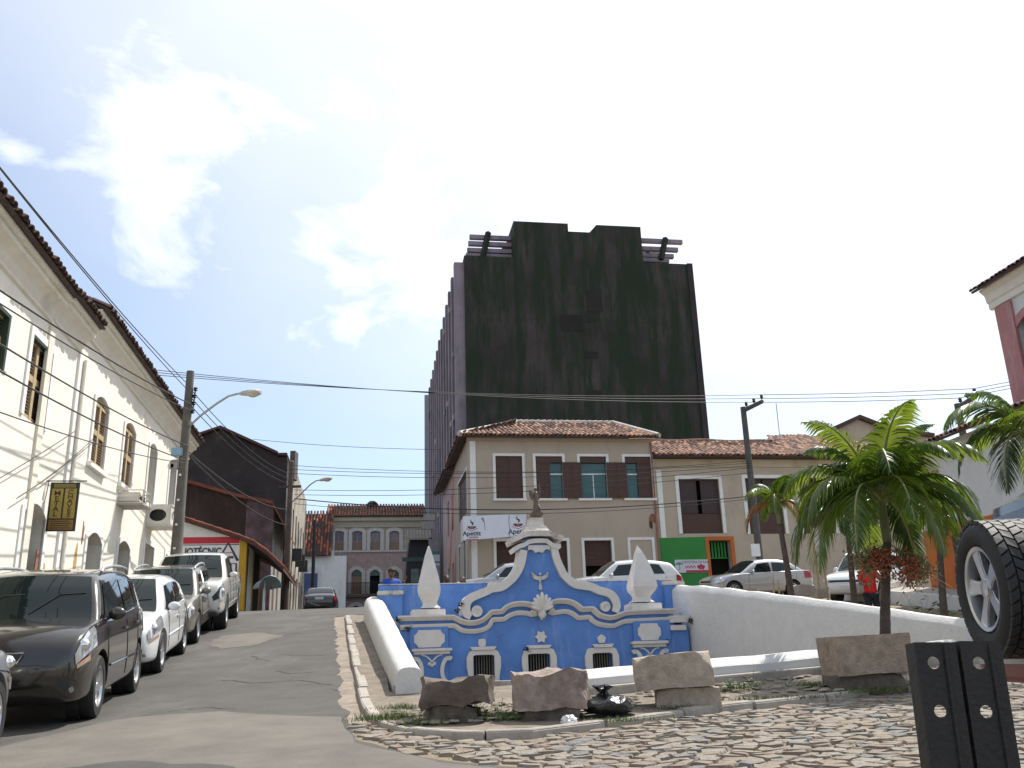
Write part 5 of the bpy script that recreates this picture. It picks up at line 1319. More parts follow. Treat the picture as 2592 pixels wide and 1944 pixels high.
    for x0, y0, x1, y1 in ((475, 225, 440, 385), (1620, 262, 1590, 400)):
        mb = MB(); p = [TP.P(*TP.sz(*z8(x0, y0), -1.3), -1.3), TP.P(*TP.sz(*z8(x1, y1), -1.3), -1.3)]; mb.tube(p, .28, 4); part('pergola_post', mb, M['tower'], root)
    (s0, z1), (s1, z0) = TP.sz(*z8(1484, 330), -2.2), TP.sz(*z8(1585, 418), -2.2); mb = MB(); TP.rect(mb, s0, z0, s1, z1, -2.2, -5); o = part('lift_house', mb, M['band'], root)
    (s0, z1), (s1, z0) = TP.sz(*z8(1492, 345), -2.2), TP.sz(*z8(1518, 372), -2.2); mb = MB(); TP.rect(mb, s0, z0, s1, z1, -2.25, -2.15); part('vent', mb, M['plastic'], o)
    mb = MB(); TP.prism(mb, [TP.sz(*z8(570, 300), -2.2), TP.sz(*z8(632, 280), -2.2), TP.sz(*z8(632, 390), -2.2), TP.sz(*z8(560, 390), -2.2)], -2.2, -5); part('plant_room', mb, M['tower_fin'], root)
tower()

# ---------------------------------------------------------------- tiled house at the end of the street
def z5(x, y): return 700 + x / 5.53, 1250 + y / 5.53
def azulejo():
    c = at(830, 1400, 80); AP = Plane((c.x, c.y), E1); root = thing('tiled_house', 'three-storey house clad in pinkish glazed tiles closing the end of the street', 'house', (c.x + 4, c.y, 5.4))
    sR = AP.sz(1085, 1400)[0]; zt = AP.sz(*z5(1400, 330))[1]; zm = AP.sz(*z5(1400, 806))[1]; zb = AP.sz(*z5(1400, 1415))[1]; base = 3.5
    m1 = mat('azulejo_grey', (.47, .385, .27), .45, var=.3, scale=3.2); m2 = mat('azulejo_pink', (.50, .315, .27), .45, var=.3, scale=3.2, stain=(.34, .28, .22), stain_amt=.6, stain_scale=(.6, .6, .6))
    def tiles(m):   # fine grid of glazed tiles in the material
        N = m.node_tree.nodes; L = m.node_tree.links; b = N['Principled BSDF']; br = N.new('ShaderNodeTexBrick'); br.offset = 0; br.inputs['Scale'].default_value = 3.; br.inputs['Row Height'].default_value = .5; br.inputs['Mortar Size'].default_value = .05
        mp = N.new('ShaderNodeMapping'); mp.inputs['Rotation'].default_value = (R(90), 0, 0); tc = N.new('ShaderNodeTexCoord'); L.new(tc.outputs['Object'], mp.inputs[0]); L.new(mp.outputs[0], br.inputs['Vector'])
        src = b.inputs['Base Color'].links[0].from_socket; mx = N.new('ShaderNodeMix'); mx.data_type = 'RGBA'; L.new(br.outputs['Fac'], mx.inputs[0]); L.new(src, mx.inputs[6]); mx.inputs[7].default_value = (.24, .19, .17, 1); L.new(mx.outputs[2], b.inputs['Base Color'])
    tiles(m1); tiles(m2)
    cols = [(775, 965), (1035, 1225), (1290, 1475), (1555, 1740)]
    up = []; mid = []; low = []
    for a, b in cols:
        s0, s1 = AP.sz(*z5(a + 24, 650))[0], AP.sz(*z5(b - 24, 650))[0]
        up.append((s0, zm + .12, s1, AP.sz(*z5((a + b) / 2, 520))[1])); mid.append((s0, zb + .1, s1, AP.sz(*z5((a + b) / 2, 1062))[1])); low.append((s0, base, s1, AP.sz(*z5((a + b) / 2, 1566))[1]))
    mb = MB(); AP.wall(mb, 0, zm, sR, zt, up, 0, -.4)
    for h in up: arch_fill(mb, AP, h[0] - .01, h[2] + .01, h[3] + .001, .12, -.002, -.38)
    part('upper_wall', mb, m1, root)
    mb = MB(); AP.wall(mb, 0, base, sR, zm - .002, mid + low, 0, -.4)
    for h in mid + low: arch_fill(mb, AP, h[0] - .01, h[2] + .01, h[3] + .001, .3, -.002, -.38)
    part('lower_wall', mb, m2, root)
    mb = MB(); AP.rect(mb, .1, base, sR - .1, zt - .5, -.6, -.7); part('dark_interior', mb, M['dark'], root)
    mt = mat('stone_trim', (.56, .52, .48), .85, var=.12)
    mb = MB(); AP.rect(mb, -.02, base, .55, zt - .1, -.02, .08); part('pilaster', mb, M['band'], root)
    mb = MB(); AP.prism(mb, [(-.1, zt - .9), (sR, zt - .9), (sR, zt), (-.1, zt)], -.02, .15); AP.rect(mb, -.1, zt - .35, sR, zt, .152, .4); part('cornice', mb, mat('cornice_beige', (.43, .38, .30), .9, var=.1), root)
    mb = MB(); AP.rect(mb, .5, zm - .06, sR, zm + .1, -.02, .14); part('string_course', mb, mt, root)
    mb = MB(); AP.rect(mb, .3, zb - .2, sR, zb - .02, -.02, .7); part('balcony_slab', mb, mat('green_stone', (.10, .10, .07), .9), root)
    mp = mat('window_pink', (.36, .20, .17), .7, var=.15); mbr = mat('door_tan', (.26, .17, .115), .7, var=.2)
    for k, (s0, z0, s1, z1) in enumerate(up):
        w = surround(AP, s0, z0, s1, z1, .32, .08, root, mt, arch=.12, name='window')
        mb = MB(); AP.rect(mb, s0, z0, s1, z1 - .002, -.2, -.14); part('sash', mb, mp, w)
        zq = z0 + (z1 - z0) * .50; h = (z1 - .22 - zq) / 2
        for i in (0, 1):
            for j in (0, 1):
                a = s0 + (s1 - s0) * (.10 + .46 * i); mb = MB(); AP.rect(mb, a, zq + j * (h + .06), a + (s1 - s0) * .34, zq + j * (h + .06) + h, -.14, -.125); part('pane', mb, mat('pane_blue', (.04, .06, .12), .1) if k < 2 else mat('pane_grey', (.13, .15, .17), .1), w)
        mb = MB(); AP.rect(mb, s0 + .02, z0, s1 - .02, z0 + (z1 - z0) * .42, -.14, -.09); part('apron', mb, mbr, w)
    for k, (s0, z0, s1, z1) in enumerate(mid):
        w = surround(AP, s0, z0, s1, z1, .3, .08, root, mt, arch=.3, name='door')
        if k != 2:
            mb = MB(); AP.rect(mb, s0, z0, s1, z0 + (z1 - z0) * .74, -.2, -.12); part('door_leaf', mb, mbr, w)
        mb = MB(); AP.rect(mb, s0, z0 + (z1 - z0) * .76, s1, z1 - .002, -.2, -.15); part('fanlight', mb, mat('fan_green', (.06, .075, .055), .3), w)
        for i in range(13):
            mb2 = MB(); u = s0 - .3 + (s1 - s0 + .6) * i / 12; mb2.tube([AP.P(u, zb, .6), AP.P(u, zb + 1., .6)], .02, 4); part('baluster', mb2, M['black_metal'], w)
        mb2 = MB(); mb2.tube([AP.P(s0 - .4, zb + 1., .6), AP.P(s1 + .4, zb + 1., .6)], .03, 4); part('rail', mb2, M['black_metal'], w)
    for s0, z0, s1, z1 in low: surround(AP, s0, z0, s1, z1, .3, .08, root, mt, arch=.3, name='archway')
    up_ = Vector((-AP.n.x, -AP.n.y, .45)); tile_roof(root, 'roof', AP.P(-.25, zt + .05, .55), AP.P(sR - .2, zt + .05, .55), up_, 3.6, [M['tile2'], M['tile'], M['tile2'], M['tile_red']], seed=31, nobj=0, spacing=.26, tl=.45)
    p = AP.P(AP.sz(*z5(1342, 190))[0], at(942, 1292, 81).z, -2.5); mb = MB(); mb.tube([p - Vector((0, 0, .8)), p + Vector((0, 0, .5))], .12, 6); mb.sphere(p + Vector((0, 0, .9)), .5, 10, (1, 1, .7)); part('dish', mb, M['black_metal'], root)
    # low neighbour to the left
    NP = Plane(AP.P(-2.2, 0, 3.5)[:2], E1); q = [NP.sz(*z5(*p)) for p in ((545, 560), (715, 555), (715, 870), (545, 870))]
    root2 = thing('side_house', 'low white house with steep red tile roof beside the tiled house', 'house', NP.P(0, 5.3))
    mb = MB(); NP.rect(mb, q[0][0] - 3, 3.6, q[1][0] + 1.6, q[2][1], 0, -3.3); part('wall', mb, M['band'], root2)
    s0, s1 = q[0][0] - 3, q[1][0] + .3
    tile_roof(root2, 'roof', NP.P(s0, q[2][1], .4), NP.P(s1, q[2][1], .4), Vector((-NP.n.x, -NP.n.y, 1.3)), 5.0, [M['tile_red'], M['tile_dark']], seed=33, nobj=0, spacing=.26, tl=.45)
    for i in range(2):
        s = q[1][0] - 1.2 - i * 2.2; z = NP.sz(*z5(590, 1060))[1]; surround(NP, s - .6, 3.6, s + .5, z, .25, .06, root2, M['trim'], arch=.3, name='door'); mb = MB(); NP.rect(mb, s - .6, 3.6, s + .5, z - .3, 0.0, .03); part('door_leaf', mb, mat('door_blue', (.06, .09, .2), .6), root2)
azulejo()

# ---------------------------------------------------------------- shop, ruin and black gable on the left
def zF(x, y): return 380 + x / 2.633, 920 + y / 2.633
def z2(x, y): return x / 3.016, 950 + y / 3.016
def left_row():
    # --- hearing-aid shop
    c = at(603, 1450, 36); DP = Plane((c.x, c.y), E1); DS = Plane((c.x, c.y), E2)
    root = thing('corner_shop', 'small white shop with yellow pillar, red stripe and tiled lean-to roof', 'shop', (c.x, c.y, 3.9)); B0 = 3.2
    top = [DP.sz(*zF(*p)) for p in ((150, 1010), (230, 1043), (600, 1163))]
    mb = MB(); DP.prism(mb, [(top[0][0] - 2, B0), (0, B0), (0, top[2][1]), top[1], (top[0][0] - 2, top[0][1] + .5)], 0, -7); part('wall', mb, M['band'], root)
    m_r = mat('stripe_red', (.50, .03, .045), .7); m_n = mat('print_navy', (.03, .04, .075), .6)
    s0 = DP.sz(455, 1400)[0]
    for (y0, y1, m, o) in ((1359.5, 1376, m_r, .008), (1378, 1380, m_n, .006)):
        (z1, z0) = DP.sz(530, y0)[1], DP.sz(530, y1)[1]; mb = MB(); DP.rect(mb, s0 - 2, z0, -.02, z1, -.01, o); part('painted_stripe', mb, m, root)
    lt = [DP.sz(*z2(1585, 1345))[0], DP.sz(*z2(1585, 1345))[1]]
    (sa, za) = DP.sz(*z2(1405, 1345)); (sb, zb_) = DP.sz(*z2(1700, 1345)); cap = DP.sz(*z2(1585, 1320))[1] - DP.sz(*z2(1585, 1368))[1]
    sA = DP.sz(*z2(1400, 1345))[0]; sB = DP.sz(*z2(1700, 1345))[0]
    sign = thing('wall_sign', 'shop sign painted on white wall in navy capitals above red script', 'sign', DP.P(sb, lt[1] - .3, 0))
    size = cap / .70
    lettering('IOTÉCNIC', size, DP, (sA + sB) / 2, lt[1], .01, sign, m_n, depth=.003, bold=.012, sx=(sB - sA) / (size * .62 * 8))
    s, z = DP.sz(*z2(1735, 1350)); mb = MB(); DP.band(mb, [(s - .33, z - .32), (s + .02, z + .36), (s + .42, z - .34)], .10, .002, .012); DP.band(mb, [(s - .2, z - .2), (s + .25, z - .2)], .08, .002, .0135); part('letter_a', mb, m_n, sign)
    lettering('Aparelhos Auditivos', size * .62, DP, DP.sz(*z2(1600, 1392))[0], DP.sz(*z2(1600, 1394))[1], .011, sign, m_r, depth=.003, shear=.35, sx=.86)
    mb = MB(); DP.band(mb, [DP.sz(*z2(1400, 1372)), DP.sz(*z2(1780, 1352))], .025, .002, .0145); part('red_line', mb, m_r, sign)
    b = [DP.sz(*z2(*p)) for p in ((1762, 1437), (1803, 1437), (1803, 1540), (1762, 1540))]
    mb = MB(); DP.band(mb, b, .07, .002, .012, closed=True); part('navy_frame', mb, m_n, sign)
    my = mat('yellow_paint', (.48, .28, .02), .75, var=.15, scale=3)
    w = DP.sz(621, 1450)[0]
    mb = MB(); DP.rect(mb, .004, B0, w, top[2][1] - .05, -.35, .02); part('pillar', mb, my, root)
    # street side: panels seen end on
    for k, (a, b_, m) in enumerate(((.36, 1.1, mat('board_dark', (.07, .065, .03), .6)), (1.12, 2.6, M['band']), (2.62, 3.1, my), (3.12, 5.2, M['dark']), (5.22, 5.7, my))):
        mb = MB(); DS.rect(mb, a, B0, b_, top[2][1] - .1 + (.0 if k else -.2), -.3, w - .04 + .0 * k); part('shop_front', mb, m, root)
    # lean-to tiled roof, kicked at the eaves
    e = [DP.sz(*zF(*p), .2) for p in ((150, 995), (232, 1033), (600, 1153), (690, 1190), (780, 1255), (890, 1362))]
    mb = MB(); secs = [[DP.P(s, z, .25), DP.P(s, z - .12, .25), DP.P(s, z - .12, -7.2), DP.P(s, z, -7.2)] for s, z in [(e[0][0] - 2, e[0][1] + .6)] + e]; mb.loft(secs); rf = part('roof', mb, M['tile_dark'], root)
    mb = MB(); pts = [(e[0][0] - 2, e[0][1] + .6)] + e
    for j in range(34):
        o = .2 - j * .215; P_ = [DP.P(s, z + .02, o) for s, z in pts]
        Q_ = []; R_ = []
        for u, v in zip(P_, P_[1:]):
            k = max(1, int((v - u).length / .36))
            for t in range(k): Q_ += [u.lerp(v, t / k), u.lerp(v, (t + .96) / k)]; R_ += [.062, .085]
        mb.tube(Q_, R_, 6)
    stuff(part('tile_field', mb, mat('tile_old_red', (.20, .06, .035), .9, var=.5, scale=3), rf, smooth=True, ang=60))
    # --- ruined brown house
    c = at(690, 1330, 45); CPn = Plane((c.x, c.y), E1); CS = Plane((c.x, c.y), E2)
    root = thing('ruined_house', 'brown unplastered side wall with peeling pink corner and red tile coping', 'house', (c.x, c.y, 4.1))
    q = [CPn.sz(*zF(*p)) for p in ((200, 780), (240, 795), (580, 893), (815, 940))]
    mbw = mat('brown_mud', (.045, .026, .02), .95, var=.4, scale=1.2, bump=.5, stain=(.10, .06, .045), stain_amt=.5); mpk = mat('peeling_pink', (.17, .105, .115), .95, col2=(.05, .035, .03), scale=1.8, bump=.5)
    mb = MB(); s2 = CPn.sz(*zF(640, 1000))[0]; zz = lambda s: float(np.interp(s, [x[0] for x in q], [x[1] for x in q]))
    CPn.prism(mb, [(q[0][0] - 3, B0), (s2, B0), (s2, zz(s2)), q[2] if q[2][0] < s2 else (s2 - .01, zz(s2)), q[1], (q[0][0] - 3, q[0][1] + .6)], 0, -6); part('wall', mb, mbw, root)
    mb = MB(); CPn.prism(mb, [(s2 + .002, B0), (0, B0), (0, zz(0)), (s2 + .002, zz(s2))], .02, -6); part('corner_wall', mb, mpk, root)
    mb = MB(); CS.wall(mb, .1, B0, 6, zz(0) - .1, [(1, B0, 2, 7.2), (3.2, B0, 4.2, 7.2)], .02, -.3); part('street_wall', mb, mat('street_grey', (.34, .33, .30), .9, var=.25, scale=1, stain=(.13, .12, .11), stain_amt=.7, stain_scale=(1, 1, .3)), root)
    mb = MB(); secs = [[CPn.P(s, z + .16, .2), CPn.P(s, z, .2), CPn.P(s, z, -6.2), CPn.P(s, z + .16, -6.2)] for s, z in [(q[0][0] - 3, q[0][1] + .6)] + q + [CPn.sz(*zF(905, 1110))]]; mb.loft(secs); part('roof', mb, mat('tile_old_red', (.20, .06, .035), .9, var=.5, scale=3), root)
    # --- black gable
    c = at(727, 1250, 52); BPn = Plane((c.x, c.y), E1); BS = Plane((c.x, c.y), E2)
    root = thing('black_gable_house', 'tall house with soot-black gable wall and pale stained street facade', 'house', (c.x, c.y, 4.3))
    g = [BPn.sz(*zF(*p)) for p in ((200, 535), (265, 510), (470, 440), (850, 612), (852, 622), (915, 622))]
    mb = MB(); BPn.prism(mb, [(g[0][0] - 2, B0), (0, B0)] + [g[5], g[4], g[3], g[2], g[1], (g[0][0] - 2, g[0][1] - .5)], 0, -14); part('gable_wall', mb, mat('soot_wall', (.035, .03, .029), .95, var=.5, scale=.6, bump=.4, bscale=6, stain=(.085, .075, .072), stain_amt=.6, stain_scale=(.9, .9, .9), stain_lo=.54, stain_hi=.75), root)
    mb = MB(); BPn.band(mb, [(s, z + .12) for s, z in g], .14, .25, -14); part('roof_edge', mb, M['tile_dark'], root)
    zt = g[5][1]; hs = [(1.5 + i * 2.4, 8.6, 2.5 + i * 2.4, 11.) for i in range(5)] + [(1.5 + i * 2.4, B0, 2.6 + i * 2.4, 7.4) for i in range(5)]
    mb = MB(); BS.wall(mb, .02, B0, 13.8, zt - .2, hs, .25, -.1); part('street_wall', mb, mat('stained_cream', (.44, .40, .33), .9, var=.15, scale=1., stain=(.10, .09, .08), stain_amt=.85, stain_scale=(.5, .5, .35), stain_lo=.45, stain_hi=.62), root)
    for i in range(3):
        mb = MB(); BS.rect(mb, 2 + i * 3, 8., 2.6 + i * 3, 8.7, .26, .8); part('aircon_box', mb, M['plastic'], root)
    p = BPn.P(BPn.sz(*zF(950, 650))[0], 0, -1); z1 = at(740, 1145, p.y).z; z0 = at(740, 1215, p.y).z
    mb = MB(); mb.box((p.x, p.y, (z0 + z1) / 2), (.3, .8, z1 - z0)); part('parapet_pier', mb, mat('pier_brown', (.12, .10, .09), .9, var=.3), root)
left_row()
def phone_shell():
    p = at(672, 1490, 33); r = thing('phone_booth', 'teal dome phone booth on a post outside the yellow pillared shop', 'phone booth', (p.x, p.y, gz(p.x, p.y)))
    h = p.z - gz(p.x, p.y); m = mat('booth_teal', (.10, .17, .18), .4, var=.15)
    mb = MB(); mb.tube([(0, .1, 0), (0, .1, h + .3)], .05, 8); mb.build('post', M['steel_grey'], r)
    mb = MB(); secs = []
    for i in range(9):
        a = i / 8 * math.pi * .95; secs.append([Vector((math.cos(t) * (.42 - .1 * math.sin(a)) * (1 if i < 8 else .6), -.5 + i * .11, h + math.sin(t) * .42 * (1 - .04 * i))) for t in (math.pi * k / 10 for k in range(11))])
    mb.loft(secs, False, False); o = mb.build('hood', m, r, smooth=True); md = o.modifiers.new('t', 'SOLIDIFY'); md.thickness = .03
    r.rotation_euler = (R(-12), R(14), .5)
    r.rotation_euler = (0, 0, .6)
phone_shell()

# ---------------------------------------------------------------- right side houses
def right_houses():
    KP_ = Plane((13.0, 28.0), E2, flip=True)          # wall along the right street, faces left
    ra = KP_.sz(2348, 1400)[0]; root = thing('white_house', 'white single-storey house with orange base and tiled eaves behind the big palm', 'house', KP_.P(ra - 2, 3.2))
    B0 = 1.0; zt = KP_.sz(2500, 1062, .4)[1]
    mb = MB(); KP_.wall(mb, -14, B0, ra, zt, [], 0, -.4); part('wall', mb, M['white_wall'], root)
    KE = Plane(KP_.P(ra, 0)[:2], E1); mb = MB(); KE.rect(mb, 0, B0, 8, zt, 0, -.4) if False else KE.rect(mb, .41, B0, 8, zt, -.4, 0); part('end_wall', mb, M['white_wall'], root)
    zo = KP_.sz(2400, 1330)[1]
    z_l = KP_.sz(2345, 1345)[1]
    mb = MB(); KP_.rect(mb, ra - 3.6, B0, ra + .01, z_l, -.02, .05); part('dado', mb, M['orange'], root)
    mb = MB(); KP_.prism(mb, [(ra - 14, B0), (ra - 3.61, B0), (ra - 3.61, z_l - .2), (ra - 14, z_l - .3)], -.02, .04); part('dado', mb, M['orange'], root)
    a, b = KP_.sz(2385, 1250)[0], KP_.sz(2358, 1250)[0]
    mb = MB(); KP_.rect(mb, min(a, b), z_l + .01, max(a, b), KP_.sz(2370, 1190)[1], -.02, .05); part('orange_pier', mb, M['orange'], root)
    mb = MB(); KP_.rect(mb, ra - 2.6, B0, ra - 1.4, z_l - .3, .051, .055); part('door', mb, M['wood_dark'], root)
    up = Vector((-KP_.n.x, -KP_.n.y, .36))
    tile_roof(root, 'roof', KP_.P(ra + .4, zt, .5), KP_.P(-14, zt, .5), up, 4.2, [M['tile_dark'], M['tile']], seed=41, nobj=120, objs_rows=1)
    mb = MB(); p0, p1 = KP_.P(ra + .2, zt + .72, -1.2), KP_.P(-6, zt + .72, -1.2); u = up.normalized()
    mb.add([p0, p1, p1 + u * 2.9, p0 + u * 2.9], [(0, 1, 2, 3)]); part('fibre_sheet', mb, mat('fibre_cement', (.20, .195, .19), .9, var=.2, scale=2), root)
    # tall house behind with pink trim
    J = at(2538, 850, 29); JP = Plane((J.x, J.y), E2, flip=True); root = thing('tall_house', 'tall white house corner with pink stone pilaster and tiled eaves', 'house', (J.x, J.y, 3.1))
    zt = JP.sz(2540, 692, .5)[1]
    wn = [(-5.2, 8.5, JP.sz(2592, 880)[0], JP.sz(2592, 790)[1])]
    wz0, wz1 = JP.sz(2592, 965)[1], JP.sz(2592, 800)[1]; ws1 = JP.sz(2584, 880)[0]; ws0 = ws1 - 1.3
    mb = MB(); JP.wall(mb, -12, 1, 0, zt, [(ws0, wz0, ws1, wz1)], 0, -.4); part('wall', mb, M['white_wall'], root)
    mb = MB(); JP.rect(mb, -11.8, 2, -.5, zt - .5, -.6, -.7); part('dark_interior', mb, M['dark'], root)
    surround(JP, ws0, wz0, ws1, wz1, .26, .05, root, M['pink'], arch=.3, name='window')
    mb = MB(); JP.rect(mb, -.75, 1, .02, zt - .75, -.02, .1); part('pilaster', mb, M['pink'], root)
    mb = MB(); secs = []
    for s in (-12, .25): secs.append([JP.P(s, zt + dz, o) for o, dz in ((-.02, -.72), (.1, -.7), (.1, -.5), (.16, -.45), (.2, -.2), (.36, -.05), (.36, .0), (-.02, 0))])
    mb.loft(secs); part('cornice', mb, M['cornice'], root)
    up = Vector((-JP.n.x, -JP.n.y, .5)); tile_roof(root, 'roof', JP.P(.42, zt + .02, .55), JP.P(-12, zt + .02, .55), up, 4, [M['tile_dark']], seed=43, nobj=70, objs_rows=1)
right_houses()
def raised_kerb():
    # whitewashed kerb of the raised pavement below the orange wall
    a, b, c = hitz(2262, 1500), hitz(2450, 1520), hitz(2262, 1488)
    KP_ = Plane((13.0, 28.0), E2, flip=True)
    mb = MB(); secs = []
    for s in np.linspace(-8, 4.2, 14):
        secs.append([KP_.P(s, gz(*KP_.P(s, 0, o)[:2]) + dz, o) for o, dz in ((1.25, -.2), (1.25, .34), (.0, .36))])
    mb.loft(secs, False, False); struct(mb.build('raised_pavement', M['kerb']))
    mb = MB(); secs = []
    for s in np.linspace(-8, 4.2, 14): secs.append([KP_.P(s, gz(*KP_.P(s, 0, 1.3)[:2]) + dz, o) for o, dz in ((1.254, -.1), (1.45, -.1), (1.45, .35), (1.254, .35))])
    mb.loft(secs); tag(mb.build('kerb_wall', M['white_wall'], bevel=.02), 'whitewashed kerb of the raised pavement below the orange wall', 'kerb')
raised_kerb()
# ================================================================ vehicles
def paint(name, col, metal=.0, rough=.35, coat=1., var=.0):
    return mat(name, col, rough, metal=metal, coat=coat, var=var, scale=2)
def cr(P, u):
    """Catmull-Rom value of a list of tuples at parameter u"""
    n = len(P); i = min(max(int(u), 0), n - 2); t = u - i
    a, b, c, d = P[max(i - 1, 0)], P[i], P[i + 1], P[min(i + 2, n - 1)]
    return [.5 * (2 * q + (r - p) * t + (2 * p - 5 * q + 4 * r - s) * t * t + (3 * q - p - 3 * r + s) * t ** 3) for p, q, r, s in zip(a, b, c, d)]
class Body:
    def __init__(s, sp):
        s.sp = sp; s.L, s.W = sp['L'], sp['W']; s.st = sp['st']
    def sec(s, u):
        x, zb, zs, zc, wf = cr(s.st, u); w = s.W / 2 * wf; h = zs - zb
        return s.L / 2 - x, [(0, zb), (.6 * w, zb), (.86 * w, zb + .015), (.965 * w, zb + .10 * h), (.995 * w, zb + .32 * h), (w, zb + .55 * h), (.985 * w, zb + .80 * h), (.945 * w, zs), (.84 * w, zs + (zc - zs) * .5), (.5 * w, zs + (zc - zs) * .9), (0, zc)]
    def S(s, u, v):
        x, q = s.sec(u); y, z = cr(q, v); return Vector((x, max(y, 0), z))
    def u_of(s, x):          # station parameter for a distance from the front
        xs = [a[0] for a in s.st]; return float(np.interp(x, xs, range(len(xs))))
    def side_y(s, x, z):
        u = s.u_of(x); best = None
        for k in range(4, 29):
            p = s.S(u, k * .25)
            if best is None or abs(p.z - z) < abs(best.z - z): best = p
        return best.y
    def shell(s):
        ns = (len(s.st) - 1) * 4 + 1; nv = 10 * 3 + 1; mb = MB(); secs = []
        for i in range(ns):
            half = [s.S(i / 4, k / 3) for k in range(nv)]
            loop = half + [Vector((p.x, -p.y, p.z)) for p in half[-2:0:-1]]; secs.append(loop)
        mb.loft(secs); return mb
    def patch(s, u0, u1, v0, v1, off, side=1, nu=8, nv=6, shape=None):
        mb = MB(); rows = []
        for i in range(nu + 1):
            row = []
            for j in range(nv + 1):
                fu, fv = i / nu, j / nv
                if shape: fu, fv = shape(fu, fv)
                u, v = u0 + (u1 - u0) * fu, v0 + (v1 - v0) * fv; p = s.S(u, v); du = s.S(u + .02, v) - p; dv = s.S(u, v + .02) - p; n = du.cross(dv)
                n = n.normalized() if n.length > 1e-9 else Vector((1, 0, 0))
                if n.dot(Vector((0, p.y, p.z - .6)) + Vector((1.2 if p.x > s.L / 4 else (-1.2 if p.x < -s.L / 4 else 0), 0, 0))) < 0: n = -n
                p = p + n * off; row.append(Vector((p.x, p.y * side, p.z)))
            rows.append(row)
        mb.loft(rows, False, False); return mb
def wheel(root, x, y, r, w, side, style, mt=None):
    """tyre and rim; the wheel is the part, tyre tread and spokes its pieces"""
    MX = Matrix.Translation((x, y, r)) @ Matrix.Rotation(R(-90) * side, 4, 'X')   # local z -> outward
    mb = MB(); ri = r * .66
    mb.lathe([(ri, -w / 2), (r * .93, -w / 2), (r * .985, -w * .40), (r, -w * .2), (r, w * .2), (r * .985, w * .40), (r * .93, w / 2), (ri * 1.02, w / 2), (ri, w * .44), (ri, -w / 2)], 36, MX)
    wh = mb.build('wheel', M['rubber'], root, smooth=True, ang=40)
    mb = MB(); mb.lathe([(.001, -w * .1), (ri, -w * .1), (ri, w * .40), (ri * 1.0, w * .47), (ri * .93, w * .47), (ri * .90, w * .36), (ri * .88, -.0 * w), (.001, .0)], 32, MX); mb.build('rim', M['alloy'] if style != 'steel' else M['steel_grey'], wh, smooth=True, ang=40)
    mb = MB(); mb.lathe([(ri * .88, w * .02), (ri * .1, w * .03), (.001, w * .03)], 24, MX); mb.build('brake_shadow', M['plastic'], wh)
    n = {'five': 5, 'multi': 8, 'six': 6, 'steel': 10}[style]; mb = MB()
    for k in range(n):
        a = 2 * math.pi * k / n + .3; c, s_ = math.cos(a), math.sin(a); wd = ri * (.17 if n <= 6 else .10)
        pts = []
        for rr, ww, zz in ((ri * .12, wd * .9, w * .36), (ri * .55, wd * .8, w * .40), (ri * .92, wd * 1.15, w * .36)):
            pts.append([MX @ Vector((c * rr - s_ * t * ww, s_ * rr + c * t * ww, zz - q)) for t, q in ((-1, .0), (1, .0), (1, .035), (-1, .035))])
        mb.loft(pts)
    mb.lathe([(ri * .2, w * .3), (ri * .2, w * .40), (ri * .1, w * .43), (.001, w * .43)], 16, MX)
    mb.build('spokes', M['alloy'] if style != 'steel' else M['steel_grey'], wh, smooth=True, ang=30)
def boolean_cut(o, cutter):
    md = o.modifiers.new('cut', 'BOOLEAN'); md.object = cutter; md.operation = 'DIFFERENCE'; md.solver = 'EXACT'
    dg = bpy.context.evaluated_depsgraph_get(); me = bpy.data.meshes.new_from_object(o.evaluated_get(dg)); o.modifiers.clear(); o.data = me; bpy.data.objects.remove(cutter)

